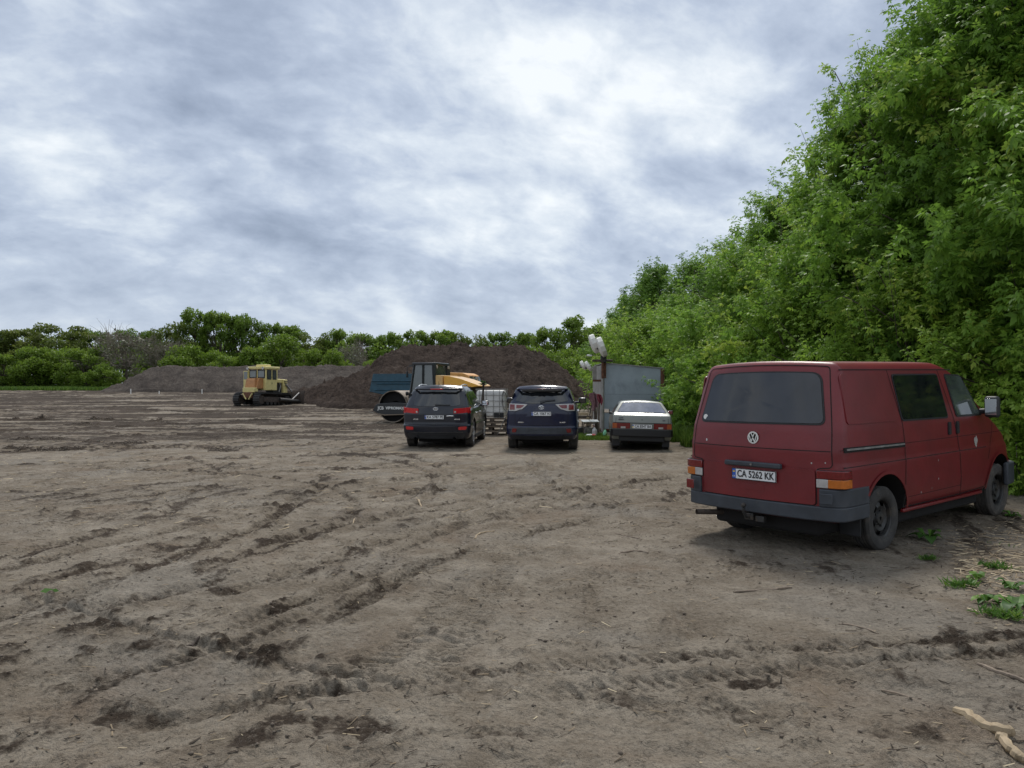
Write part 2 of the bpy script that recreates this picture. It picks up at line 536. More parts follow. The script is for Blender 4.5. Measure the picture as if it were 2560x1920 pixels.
# tyre tracks: points, half width, depth, dampness, tread
RUTS = [
    (LQ((-60, 545), (250, 465), (640, 365), (830, 255)), .16, .030, .75, 1),
    (LQ((560, 520), (800, 465), (1050, 410), (1200, 330), (1290, 250), (1310, 225)), .15, .028, .8, 1),
    (LQ((1240, 215), (1600, 190), (1900, 165), (2220, 108)), .13, .03, .75, 0),
    (LQ((820, 305), (1150, 290), (1500, 262), (1900, 225), (2230, 185)), .13, .03, .8, 0),
    (LQ((510, 225), (620, 240), (760, 235), (860, 230)), .22, .03, .8, 0),
    (LQ((560, 310), (700, 305), (820, 300)), .25, .03, .8, 1),
    (LQ((1240, 860), (1480, 745), (1700, 620), (1900, 520), (2240, 430)), .13, .035, .7, 1),
    (LQ((800, 900), (1100, 790), (1350, 690), (1560, 610), (1800, 500)), .13, .03, .65, 1),
    (LQ((-40, 680), (150, 640), (330, 580), (480, 545), (700, 545)), .14, .025, .55, 1),
    (LQ((720, 690), (850, 650), (980, 620), (1060, 610)), .12, .03, .7, 1),
    (LQ((0, 1010), (200, 1005), (330, 990), (480, 935), (640, 880)), .09, .028, .6, 1),
    (LQ((20, 920), (150, 860), (330, 800), (420, 770)), .10, .025, .5, 1),
    (LQ((1330, 1200), (1400, 1090), (1500, 1030), (1620, 960), (1800, 860), (1900, 760), (1960, 640), (2080, 560)), .16, .018, .35, 1),
    (LQ((1560, 1120), (1800, 1010), (1900, 960), (1990, 870), (2080, 720), (2200, 520), (2300, 330)), .17, .016, .25, 1),
    (LQ((-30, 1270), (120, 1200), (260, 1130), (430, 1060), (600, 1000), (900, 910)), .09, .02, .35, 1),
    (RQ((60, 85), (115, 150), (165, 205), (235, 240), (320, 262), (400, 292), (510, 325)), .10, .028, .6, 0),
    (RQ((0, 165), (120, 150), (230, 120), (300, 60)), .13, .02, .55, 0),
    (RQ((-30, 445), (90, 400), (230, 375), (330, 345), (470, 320)), .13, .035, .8, 1),
    (RQ((430, 215), (530, 190), (650, 175), (760, 150)), .14, .035, .85, 0),
    (RQ((590, 280), (680, 262), (780, 250)), .18, .04, .9, 0),
    (RQ((0, 690), (150, 735), (330, 770), (540, 830)), .05, .014, .4, 0),
    (RQ((330, 560), (410, 600), (340, 690), (340, 760)), .06, .014, .5, 0),
    (RQ((-60, 380), (40, 320), (75, 310), (60, 345)), .16, .02, .45, 1),
    (RQ((-40, 1020), (200, 1090), (500, 1150), (760, 1160), (950, 1150), (1120, 1190)), .07, .03, .75, 0),
    (RQ((-60, 1110), (160, 1200), (400, 1270), (600, 1290)), .06, .028, .6, 0),
    (RQ((600, 1180), (900, 1240), (1200, 1180), (1500, 1200)), .06, .02, .4, 0),
    ([G(*q) for q in ((520, 1061), (700, 1063), (860, 1066), (1030, 1067))], .45, .05, 1.0, 0),
    ([G(*q) for q in ((-40, 1084), (180, 1076), (400, 1068), (560, 1064))], .50, .05, .95, 0),
    ([G(*q) for q in ((250, 1094), (500, 1092), (760, 1083), (900, 1076))], .40, .04, .9, 0),
    ([G(*q) for q in ((-60, 1041), (200, 1036), (420, 1040), (620, 1046))], .7, .05, .9, 0),
    ([G(*q) for q in ((-80, 1008), (250, 1002), (520, 1003), (640, 1008))], 1.2, .05, .95, 0),
    ([G(*q) for q in ((-80, 1020), (200, 1018), (420, 1022))], .9, .05, .8, 0),
    ([G(*q) for q in ((640, 1040), (800, 1036), (940, 1044))], .35, .04, .7, 0),
    ([G(*q) for q in ((700, 1052), (860, 1047), (980, 1052))], .25, .03, .6, 0),
    ([G(*q) for q in ((-60, 1136), (160, 1128), (380, 1122), (620, 1126))], .45, .05, .9, 0),
    ([G(*q) for q in ((-60, 1168), (240, 1160), (560, 1150), (900, 1138))], .16, .03, .7, 0),
    ([G(*q) for q in ((300, 1200), (620, 1186), (980, 1172), (1260, 1158))], .13, .03, .7, 0),
    (LQ((-40, 800), (260, 745), (560, 700), (840, 640), (1180, 560)), .14, .03, .75, 1),
    (LQ((-40, 1120), (220, 1080), (520, 1010), (820, 930), (1150, 830), (1500, 700)), .10, .03, .8, 1),
    (LQ((200, 1340), (520, 1250), (900, 1170), (1300, 1100), (1700, 1060), (2100, 1050)), .10, .03, .75, 0),
]
_tr = random.Random(5)
for k in range(34):        # older, fainter tracks running the same way
    x0_, y0_ = _tr.uniform(-7, 7.5), _tr.uniform(2.2, 13)
    L_ = _tr.uniform(5, 11)
    a_ = _tr.gauss(.30, .16) + (.9 if k % 6 == 0 else 0) + .03 * (y0_ - 6)
    c_ = _tr.gauss(0, .05)
    for o_ in ((0, 1.5) if k % 3 == 0 else (0,)):
        pts_ = []
        for i_ in range(6):
            t_ = i_ / 5 * L_
            pts_.append((x0_ + o_ + math.sin(a_ + c_ * t_) * t_, y0_ + math.cos(a_ + c_ * t_) * t_))
        if min(math.hypot(p[0] - 4.5, p[1] - 9.5) for p in pts_) > 3.0:
            RUTS.append((pts_, _tr.uniform(.08, .13), _tr.uniform(.014, .026), _tr.uniform(.4, .75), 1 if _tr.random() < .75 else 0))
RILL = LQ((150, 672), (270, 712), (400, 745), (520, 790), (700, 845), (820, 870), (1000, 905), (1150, 935), (1250, 975), (1480, 1000), (1720, 1040))
RIDGE = RQ((70, 65), (110, 105), (160, 150), (215, 205), (280, 235), (350, 250), (430, 280), (530, 310))
# dark damp or trodden patches: px, py of the photo, half width m, half length m, dampness
PATCH = [(1480, 1555, .10, .12, .8), (700, 1808, .14, .12, .95), (885, 1808, .20, .14, 1.0), (545, 1478, .16, .12, .9), (1150, 1740, .35, .15, .6),
         (2270, 1840, .22, .10, .8), (1900, 1785, .3, .10, .6), (1880, 1722, .14, .10, .9), (480, 1750, .3, .2, .35), (140, 1830, .4, .3, .35),
         (770, 1530, .5, .12, .55), (610, 1620, .3, .15, .55), (850, 1640, .3, .12, .7), (640, 1850, .25, .12, .8), (350, 1790, .25, .08, .8),
         (1340, 1380, .25, .25, .45), (1420, 1480, .2, .3, .5), (1500, 1440, .15, .2, .5), (300, 1290, 1.6, .6, .5), (150, 1250, 2.5, .9, .45), (420, 1230, 2.2, .9, .4),
         (2290, 1360, 1.0, .9, .40), (2420, 1420, .9, .6, .35), (2000, 1420, .9, .35, .4), (1170, 1142, .55, .6, .95), (900, 1142, 1.2, .5, .7), (1760, 1230, .5, .3, .7),
         (2500, 1330, 1.6, 1.2, .35), (850, 1850, .5, .12, .4), (1700, 1880, .4, .1, .45), (1290, 1840, .3, .07, .5)]
# heaps of turned mud out on the field: px, py of the foot, width px, height px
LUMPS = [(95, 1100, 130, 18), (40, 1122, 70, 14), (115, 1124, 70, 10), (60, 1124, 30, 10), (170, 1123, 50, 8), (240, 1105, 60, 8), (330, 1110, 70, 10), (300, 1112, 60, 10),
         (105, 1033, 50, 14), (255, 1032, 70, 14), (30, 1030, 70, 9), (400, 1028, 70, 8), (205, 1063, 90, 12), (415, 1052, 60, 7), (450, 1022, 90, 6), (560, 1010, 70, 6),
         (900, 1068, 340, 5), (640, 1030, 110, 5), (620, 1076, 100, 4), (860, 1064, 60, 6), (885, 1072, 24, 6)]
lump_w = []
_lr = random.Random(3)
for px, py, w_, h_ in LUMPS:
    z0 = float(np.interp(1.637 * F_PX / (py - HOR), BZ_Y, BZ_Z))
    x_, y_ = G(px, py, z0)
    a_, b_w, h_w = w_ / F_PX * y_ / 2, max(.35, w_ / F_PX * y_ / 6), h_ / F_PX * y_
    lump_w.append((x_, y_, a_, b_w, h_w * .45))
    for _k in range(9):
        q_ = _lr.uniform(-.9, .9)
        lump_w.append((x_ + q_ * a_, y_ + _lr.uniform(-.7, .7) * b_w, a_ * _lr.uniform(.10, .28), b_w * _lr.uniform(.2, .5), h_w * (1 - .6 * abs(q_)) * _lr.uniform(.25, .75)))


def seg_dist(x, y, poly):
    """distance to a polyline and arc length along it"""
    best = np.full(x.shape, 1e9)
    sbest = np.zeros(x.shape)
    side = np.zeros(x.shape)
    acc = 0.0
    for (x0, y0), (x1, y1) in zip(poly[:-1], poly[1:]):
        dx, dy = x1 - x0, y1 - y0
        L = math.hypot(dx, dy)
        t = np.clip(((x - x0) * dx + (y - y0) * dy) / (L * L), 0, 1)
        ex, ey = x - (x0 + t * dx), y - (y0 + t * dy)
        d = np.hypot(ex, ey)
        m = d < best
        best = np.where(m, d, best)
        sbest = np.where(m, acc + t * L, sbest)
        side = np.where(m, np.sign(dx * ey - dy * ex), side)
        acc += L
    return best, sbest, side


def smooth_poly(p):
    p = [np.array(q, float) for q in p]
    for _ in range(2):
        q = [p[0]]
        for a, b_ in zip(p[:-1], p[1:]):
            q += [a * .75 + b_ * .25, a * .25 + b_ * .75]
        q.append(p[-1])
        p = q
    return [tuple(q) for q in p]


def ground(x, y):
    """height and dampness of the soil"""
    x, y = np.asarray(x, float), np.asarray(y, float)
    z = base_z(x, y)
    damp = np.zeros(x.shape)
    r = np.hypot(x, y)
    wx, wy = x + .25 * vnoise(x * .7, y * .7, 5), y + .25 * vnoise(x * .7 + 9, y * .7, 6)
    z = z + .018 * fbm(x * .33, y * .33, 3, 1) * sstep(1, 6, r)
    far = sstep(9, 36, y + 3 * vnoise(x * .2, y * .2, 91)) * sstep(4, -6, x + 2 * vnoise(x * .15, y * .15, 92))              # churned field, left
    field = .02 * fbm(wx * .8, wy * 1.6, 4, 2) + .05 * far * np.maximum(0, fbm(wx * .5, wy * 1.3, 5, 3, .6)) 
    quiet = 1 - np.exp(-(((x - 4.5) / 2.6) ** 2 + ((y - 9.6) / 2.6) ** 2) ** 2)      # level where the van stands
    quiet = quiet * (1 - sstep(18, 20, y) * sstep(28, 26, y) * sstep(-4.5, -3.5, x) * sstep(6.5, 5.5, x) * .8)
    z = z + field * quiet
    # ground trodden and dug up in the foreground
    crumb = fbm(wx * 3.1, wy * 3.1, 5, 8, .6)
    zone = sstep(-.15, .55, fbm(x * .55 + 3, y * .9, 3, 11) + .45 * sstep(6.5, 3.6, r) + .2 * sstep(1.5, -1.5, x))
    cr = sstep(.0, .7, crumb) * zone
    z = z + (.042 * np.maximum(0, crumb) * zone) * quiet
    damp = damp + .60 * cr
    ua, va = x * .95 - y * .30, x * .30 + y * .95            # along the way the vehicles drive
    streak = fbm(ua * 2.0 + .3 * vnoise(va * .3, ua * .3, 77), va * .42, 5, 21, .6)
    st2 = fbm(ua * 5.5, va * 1.1, 4, 25, .62)
    damp = damp + .50 * sstep(.0, .75, streak + .35 * st2) + .30 * sstep(.15, .8, st2)
    z = z + (.012 * np.maximum(-.5, st2) + .010 * streak) * quiet * sstep(30, 14, r)
    damp = damp + .78 * far * sstep(-.35, .25, fbm(wx * .10 + .3, wy * .42, 4, 23, .6))
    damp = damp + .58 * far
    light = sstep(.16, .5, fbm(x * .09 + .25 * vnoise(x * .3, y * .5, 31), y * .34, 4, 29, .6)) * far
    damp = damp * (1 - .8 * light)
    way = sstep(2.2, .6, np.abs(x - .35 - .25 * np.sin(y * .35)) - .04 * y)          # the dry, much driven way through the middle
    damp = damp * (1 - .45 * way * sstep(30, 20, y)) - .10 * way * sstep(30, 20, y)
    near = r < 62
    xn, yn = x[near], y[near]
    zn, dn = np.zeros(xn.shape), np.zeros(xn.shape)
    n_e = fbm(xn * 5, yn * 5, 3, 41)
    n_l = fbm(xn * 1.1, yn * 1.1, 3, 43)
    n_m = fbm(xn * 2.6, yn * 2.6, 3, 47)
    for i, (poly, hw, dep, dm, tread) in enumerate(RUTS):
        pl = smooth_poly(poly)
        bx0, bx1 = min(p[0] for p in pl) - 1, max(p[0] for p in pl) + 1
        by0, by1 = min(p[1] for p in pl) - 1, max(p[1] for p in pl) + 1
        mk = (xn > bx0) & (xn < bx1) & (yn > by0) & (yn < by1)
        if not mk.any():
            continue
        d, s_, sd_ = seg_dist(xn[mk], yn[mk], pl)
        d = np.maximum(0, d + .10 * hw * 2 * n_e[mk] * .5 + .04 * n_l[mk])
        tot = sum(math.dist(a, b_) for a, b_ in zip(pl[:-1], pl[1:]))
        fade = sstep(0, .8, s_) * sstep(0, .8, tot - s_) * (.80 + .20 * sstep(-.5, .4, n_l[mk]))
        inn = sstep(hw, hw * .55, d)
        rim = np.exp(-((d - hw * 1.25) / (hw * .38)) ** 2)
        zz = -dep * inn + dep * .75 * rim * (.6 + .8 * np.maximum(0, n_e[mk]))
        if tread:
            lug = np.sin((s_ * 2 * PI / .085) + sd_ * d / hw * 2.2)
            zz = zz + .011 * inn * np.clip(lug * 2.0, -1, 1)
        zn[mk] += zz * fade
        dn[mk] = np.maximum(dn[mk], dm * fade * np.maximum(inn * (.55 + .45 * sstep(-.6, .5, n_e[mk])), .85 * rim * sstep(-.2, .6, n_e[mk])))
    for line, up_ in ((RILL, -.045), (RIDGE, .025)):
        d, s_, sd_ = seg_dist(xn, yn, smooth_poly(line))
        d = d + .03 * n_e
        inn = sstep(.075, .02, d)
        rim = np.exp(-((d - .14) / .06) ** 2) * sstep(.1, .7, n_e + .3 * n_l)
        zn += up_ * inn + .035 * rim
        dn = np.maximum(dn, .8 * rim) * (1 - .85 * inn) - .9 * inn
    for px, py, a, b_, dm in PATCH:
        x0, y0 = G(px, py)
        q = np.sqrt(((xn - x0) / a) ** 2 + ((yn - y0) / b_) ** 2) + .55 * n_e + .35 * n_l + .5 * n_m
        k = sstep(1.25, .35, q)
        dn = np.maximum(dn, dm * .85 * k)
        if a < .45:
            zn += -.014 * k + .012 * np.exp(-((q - 1.2) / .25) ** 2) * np.maximum(0, .3 + n_e)
    z[near] += zn
    damp[near] = damp[near] * .75 + dn
    mid = (y > 12) & (y < 90)
    xm, ym = x[mid], y[mid]
    zm, dm_ = np.zeros(xm.shape), np.zeros(xm.shape)
    nn = fbm(xm * 1.5, ym * 1.5, 5, 51, .62)
    for x0, y0, a, b_, h in lump_w:
        q = np.sqrt(((xm - x0) / a) ** 2 + ((ym - y0) / b_) ** 2) + .3 * nn
        k = sstep(1.2, .2, q)
        zm += h * .95 * k * (.65 + .75 * np.maximum(-.4, nn))
        dm_ = np.maximum(dm_, sstep(1.35, .8, q) * .95)
    z[mid] += zm
    damp[mid] = np.maximum(damp[mid], dm_)
    fine = fbm(x * 9, y * 9, 3, 61, .6)
    z = z + .0045 * fine * sstep(26, 12, r)
    return z, np.clip(damp, -.5, 1.2)


def gz(x, y):
    z, _ = ground(np.array([float(x)]), np.array([float(y)]))
    return float(z[0])


# one sheet, fine where one stands and looks, coarse all round
rr = [0.0, .5, 1.0, 1.6, 2.2, 2.6]
while rr[-1] < 900:
    q = rr[-1]
    if q < 50:
        st = min(max(q * q / 1270 * .62, .009), .17)
    elif q < 100:
        st = .17 + (q - 50) * .012
    else:
        st = q * .035
    rr.append(q + st)
rr = np.array(rr)
th = np.concatenate([np.linspace(-180, -48, 40, endpoint=False), np.linspace(-48, -36.5, 30, endpoint=False), np.linspace(-36.5, 36.5, 820, endpoint=False),
                     np.linspace(36.5, 48, 30, endpoint=False), np.linspace(48, 180, 40, endpoint=False)])
th = np.radians(th)
RR, TH = np.meshgrid(rr, th, indexing='ij')
GX, GY = (RR * np.sin(TH)).ravel(), (RR * np.cos(TH)).ravel()
GZ, GD = ground(GX, GY)
nr, ntn = len(rr), len(th)
ii, jj = np.meshgrid(np.arange(nr - 1), np.arange(ntn), indexing='ij')
j2 = (jj + 1) % ntn
F = np.stack([ii * ntn + jj, ii * ntn + j2, (ii + 1) * ntn + j2, (ii + 1) * ntn + jj], -1).reshape(-1, 4)[:, ::-1]


def groundmat():
    m = bpy.data.materials.new('bare_soil')
    m.use_nodes = True
    t = NT(m.node_tree)
    p = t.n['Principled BSDF']
    pos = t.new('ShaderNodeNewGeometry').outputs['Position']
    a = t.new('ShaderNodeAttribute', attribute_name='damp')
    big = t.noise(pos, .35, 4, .55)
    midn = t.noise(pos, 2.6, 6, .62, .3)
    fin = t.noise(pos, 22, 5, .65)
    gr = t.noise(pos, 110, 3, .7)
    f = t.math('ADD', t.math('MULTIPLY', midn, .6), t.math('MULTIPLY', big, .4))
    dry = t.ramp(f, [(.28, (.124, .098, .072)), (.44, (.193, .160, .122)), (.57, (.272, .234, .185)), (.72, (.362, .318, .260))])
    warm = t.maprange(t.noise(pos, .8, 4, .6, .4), .52, .70)
    dry = t.mix(t.math('MULTIPLY', warm, .55), dry, (.175, .128, .090))
    grey = t.maprange(t.noise(pos, .55, 3, .5, .2), .50, .66)
    dry = t.mix(t.math('MULTIPLY', grey, .40), dry, (.225, .208, .182))
    dampf = t.math('ADD', a.outputs['Fac'], t.math('MULTIPLY', t.math('SUBTRACT', fin, .5), 1.0))
    dampf = t.math('ADD', dampf, t.math('MULTIPLY', t.math('SUBTRACT', midn, .5), .9))
    mp = t.new('ShaderNodeMapping')
    mp.inputs['Rotation'].default_value = (0, 0, math.radians(17))
    mp.inputs['Scale'].default_value = (1.0, .28, 1.0)
    t.l.new(pos, mp.inputs['Vector'])
    scuff = t.noise(mp.outputs[0], 9.0, 6, .68, .2)
    dampf = t.math('ADD', dampf, t.math('MULTIPLY', t.math('SUBTRACT', scuff, .5), 1.1))
    dk = t.maprange(dampf, .26, .92)
    col = t.mix(dk, dry, t.mix(t.maprange(big, .35, .65), (.036, .026, .018), (.064, .048, .036)))
    pale = t.maprange(dampf, -.1, -.55)
    col = t.mix(t.math('MULTIPLY', pale, .5), col, (.33, .30, .25))
    speck = t.maprange(gr, .62, .74)
    col = t.mix(t.math('MULTIPLY', speck, .35), col, (.06, .048, .038))
    g35 = t.noise(pos, 34, 4, .7)
    col = t.mix(t.math('MULTIPLY', t.maprange(g35, .50, .34), .42), col, (.050, .039, .030))
    col = t.mix(t.math('MULTIPLY', t.maprange(g35, .54, .72), .35), col, (.36, .315, .255))
    ls = t.maprange(t.noise(pos, 75, 3, .6), .69, .76)
    col = t.mix(t.math('MULTIPLY', ls, .5), col, (.38, .34, .28))
    t.set(p.inputs['Base Color'], col)
    t.set(p.inputs['Roughness'], t.maprange(dk, 0, 1, .97, .88))
    p.inputs['Specular IOR Level'].default_value = .10
    b1 = t.new('ShaderNodeBump')
    b1.inputs['Strength'].default_value = 1.0
    b1.inputs['Distance'].default_value = .06
    hh = t.math('ADD', t.math('MULTIPLY', fin, .7), t.math('MULTIPLY', gr, .22))
    hh = t.math('ADD', hh, t.math('MULTIPLY', t.noise(pos, 7, 5, .6, .5), .9))
    hh = t.math('ADD', hh, t.math('MULTIPLY', scuff, .8))
    t.set(b1.inputs['Height'], hh)
    t.l.new(b1.outputs[0], p.inputs['Normal'])
    return m


M['soil'] = groundmat()
gm = np_mesh('ground', np.stack([GX, GY, GZ], -1), F, 'soil', smooth=True, extra={'damp': GD})
tag(link('ground', gm), kind='structure')


# ------------------------------------------------------------------ heaps of soil
def heapmat(name, c1, c2, c3):
    m = bpy.data.materials.new(name)
    m.use_nodes = True
    t = NT(m.node_tree)
    p = t.n['Principled BSDF']
    pos = t.new('ShaderNodeNewGeometry').outputs['Position']
    n1_, n2_ = t.noise(pos, .5, 6, .62, .3), t.noise(pos, 4.5, 5, .65)
    f = t.math('ADD', t.math('MULTIPLY', n1_, .55), t.math('MULTIPLY', n2_, .45))
    t.set(p.inputs['Base Color'], t.ramp(f, [(.32, c1), (.5, c2), (.68, c3)]))
    p.inputs['Roughness'].default_value = .95
    p.inputs['Specular IOR Level'].default_value = .08
    b1 = t.new('ShaderNodeBump')
    b1.inputs['Strength'].default_value = .9
    b1.inputs['Distance'].default_value = .45
    t.set(b1.inputs['Height'], t.math('ADD', t.noise(pos, 3, 6, .7), t.math('MULTIPLY', t.noise(pos, 11, 4, .7), .4)))
    t.l.new(b1.outputs[0], p.inputs['Normal'])
    return m


M['heap'] = heapmat('dark_heap_soil', (.030, .022, .018), (.062, .046, .038), (.110, .084, .068))
M['berm'] = heapmat('grey_heap_soil', (.055, .045, .039), (.100, .084, .073), (.175, .150, .128))


def heap(name, mat, x0, x1, y0, y1, step, crest, yfront, ycrest, label, seed, amp):
    xs, ys = np.arange(x0, x1, step), np.arange(y0, y1, step)
    X, Y = np.meshgrid(xs, ys, indexing='ij')
    X, Y = X.ravel(), Y.ravel()
    b0 = base_z(X, Y)
    c_ = np.interp(X, crest[0], crest[1])
    yf = np.interp(X, yfront[0], yfront[1]) + .8 * fbm(X * .4, X * 0 + 3, 3, seed)
    yc = ycrest + .7 * fbm(X * .25, X * 0 + 7, 3, seed + 2)
    tf = np.clip((Y - yf) / (yc - yf), 0, 1)
    tb = np.clip((2 * yc + 4 - yf - Y) / (yc - yf), 0, 1)
    s = np.minimum(tf, tb)
    s = s ** .92
    s = np.minimum(s, 1 - .12 * (1 - np.minimum(1, (1 - s) * 6)) ** 2) * 1.0
    top = np.maximum(0, c_ - b0)
    h = top * np.clip(s / .9, 0, 1.0)
    lump = fbm(X * .55, Y * .55, 5, seed + 5, .6)
    cl = fbm(X * 1.9, Y * 1.9, 4, seed + 9, .65)
    gully = fbm(X * .9, Y * .22, 3, seed + 13)
    on = sstep(0, .6, h)
    h = h + on * (amp * .8 * lump + amp * .9 * np.abs(cl) + amp * .6 * gully - amp * .3)
    Z = b0 + np.maximum(h, -.0) - .25 * (1 - sstep(0, .25, h))
    n0, n1_ = len(xs), len(ys)
    i_, j_ = np.meshgrid(np.arange(n0 - 1), np.arange(n1_ - 1), indexing='ij')
    F_ = np.stack([i_ * n1_ + j_, (i_ + 1) * n1_ + j_, (i_ + 1) * n1_ + j_ + 1, i_ * n1_ + j_ + 1], -1).reshape(-1, 4)
    # leave out the cells lying below the ground
    keep = (Z[F_] - b0[F_]).max(axis=1) > -.2
    me = np_mesh(name, np.stack([X, Y, Z], -1), F_[keep], mat, smooth=True)
    o = link(name, me)
    return tag(o, label, 'soil heap')


def sil(pts, d):
    return ([(p[0] - 1280) / F_PX * d for p in pts], [CAM_H + (HOR - p[1]) / F_PX * d for p in pts])


heap('soil_heap', 'heap', -19, 9, 45, 78, .14,
     sil([(700, 990), (745, 985), (800, 962), (880, 944), (916, 926), (960, 896), (985, 880), (1020, 869), (1050, 865), (1150, 868), (1250, 866), (1310, 871),
          (1345, 881), (1380, 905), (1420, 934), (1450, 958), (1478, 976), (1500, 985)], 62),
     ([-19, -17, -15.2, -13, -11, -8, -5, 4, 6.5, 9], [61, 60.3, 57.5, 52, 50, 50.5, 51, 52, 55, 58]), 62,
     'tall dark brown soil heap rising behind the road roller and the two parked dark cars', 101, .34)
heap('soil_heap', 'berm', -54, -10, 86, 112, .22,
     sil([(255, 976), (270, 974), (330, 946), (380, 921), (430, 917), (520, 919), (620, 916), (700, 919), (800, 915), (900, 917), (1000, 919), (1080, 940)], 97),
     ([-54, -46, -40, -10], [94, 92.5, 91, 90.5]), 97,
     'long low grey soil bank with a flat top behind the yellow bulldozer', 201, .24)


# ------------------------------------------------------------------ vehicles: tools
def rpoly(pts, r, n=5):
    """2-D polygon with rounded corners"""
    out_ = []
    k = len(pts)
    for i in range(k):
        p0, p1, p2 = Vector(pts[i - 1]), Vector(pts[i]), Vector(pts[(i + 1) % k])
        ri = r[i] if isinstance(r, (list, tuple)) else r
        a, b_ = (p0 - p1), (p2 - p1)
        la, lb = a.length, b_.length
        ri_ = min(ri, la * .45, lb * .45)
        s_, e_ = p1 + a.normalized() * ri_, p1 + b_.normalized() * ri_
        for j in range(n + 1):
            t = j / n
            out_.append(tuple(s_ * (1 - t) ** 2 + p1 * 2 * t * (1 - t) + e_ * t * t))
    return out_


def dens(pts, step):
    o = []
    for a, b_ in zip(pts[:-1], pts[1:]):
        L = math.dist(a, b_)
        k = max(1, int(L / step))
        o += [tuple(a[i] + (b_[i] - a[i]) * j / k for i in range(len(a))) for j in range(k)]
    o.append(tuple(pts[-1]))
    return o


def patch(mb, poly, mp, off=.006, depth=.012, mi=0, step=.12):
    """a pane or panel lying on a curved surface; mp(a, b, offset) -> point"""
    poly = dens(list(poly) + [poly[0]], step)[:-1]
    cx_, cy_ = sum(p[0] for p in poly) / len(poly), sum(p[1] for p in poly) / len(poly)
    n = len(poly)
    vs, fs = [], []
    rings = (1.0, .93, .75, .5, .25)
    for q in rings:
        vs += [mp(cx_ + (a - cx_) * q, cy_ + (b_ - cy_) * q, off) for a, b_ in poly]
    vs.append(mp(cx_, cy_, off))
    for r_ in range(len(rings) - 1):
        for k in range(n):
            k2 = (k + 1) % n
            fs.append((r_ * n + k, r_ * n + k2, (r_ + 1) * n + k2, (r_ + 1) * n + k))
    for k in range(n):
        fs.append(((len(rings) - 1) * n + k, (len(rings) - 1) * n + (k + 1) % n, len(vs) - 1))
    b0 = len(vs)
    vs += [mp(a, b_, off - depth) for a, b_ in poly]
    for k in range(n):
        fs.append((k, b0 + k, b0 + (k + 1) % n, (k + 1) % n))
    mb.add(vs, fs, mi)
    return mb


def ribbon(mb, pts, mp, w, off=.003, mi=0, closed=False, step=.08):
    if closed:
        pts = list(pts) + [pts[0]]
    pts = dens(pts, step)
    n = len(pts)
    vs = []
    for i in range(n):
        if closed:
            p0, p1 = pts[i - 1 if i else n - 2], pts[i + 1 if i < n - 1 else 1]
        else:
            p0, p1 = pts[max(0, i - 1)], pts[min(n - 1, i + 1)]
        tx, ty = p1[0] - p0[0], p1[1] - p0[1]
        L = math.hypot(tx, ty) or 1
        nx, ny = -ty / L * w / 2, tx / L * w / 2
        vs += [mp(pts[i][0] + nx, pts[i][1] + ny, off), mp(pts[i][0] - nx, pts[i][1] - ny, off)]
    mb.add(vs, [(2 * i, 2 * i + 1, 2 * i + 3, 2 * i + 2) for i in range(n - 1)], mi)
    return mb


def wall(mb, path, z0, z1, t=.02, mi=0, zf=None):
    """a solid band standing on a plan path (x, y); thickness goes to the outside"""
    n = len(path)
    P_ = [Vector((p[0], p[1], 0)) for p in path]
    vs = []
    for i in range(n):
        tg = (P_[min(n - 1, i + 1)] - P_[max(0, i - 1)]).normalized()
        nn = Vector((tg.y, -tg.x, 0))
        a, b_ = P_[i], P_[i] + nn * t
        za, zb = (z0, z1) if zf is None else zf(i / (n - 1))
        vs += [(a.x, a.y, za), (b_.x, b_.y, za), (b_.x, b_.y, zb), (a.x, a.y, zb)]
    fs = []
    for i in range(n - 1):
        for k in range(4):
            fs.append((i * 4 + k, i * 4 + (k + 1) % 4, (i + 1) * 4 + (k + 1) % 4, (i + 1) * 4 + k))
    fs += [(0, 1, 2, 3), tuple((n - 1) * 4 + k for k in (3, 2, 1, 0))]
    return mb.add(vs, fs, mi)


def text_mesh(s, size, extr=.002, space=1.0, bold=0.0):
    cu = bpy.data.curves.new('lettering', 'FONT')
    cu.body = s
    cu.size = size
    cu.extrude = extr
    cu.offset = bold
    cu.space_character = space
    cu.align_x, cu.align_y = 'CENTER', 'CENTER'
    o = bpy.data.objects.new('lettering', cu)
    C.objects.link(o)
    dg = bpy.context.evaluated_depsgraph_get()
    me = bpy.data.meshes.new_from_object(o.evaluated_get(dg))
    bpy.data.objects.remove(o)
    bpy.data.curves.remove(cu)
    return me


def text_part(name, s, size, mat, parent, mtx, width=None, extr=.002, bold=0.0, space=1.0):
    me = text_mesh(s, size, extr, space, bold)
    xs = [v.co.x for v in me.vertices]
    if width and xs:
        k = width / (max(xs) - min(xs))
        me.transform(Matrix.Diagonal((k, 1, 1, 1)))
    me.materials.clear()
    me.materials.append(M[mat])
    o = link(name, me, parent)
    o.matrix_local = mtx
    return o


def rear_mtx(x, y, z, tilt=0.0):
    """letters read from behind the vehicle: right is -y, up is z"""
    R = Matrix(((0, 0, -1), (-1, 0, 0), (0, 1, 0))).to_4x4()
    return Matrix.Translation((x, y, z)) @ Matrix.Rotation(tilt, 4, 'Y') @ R


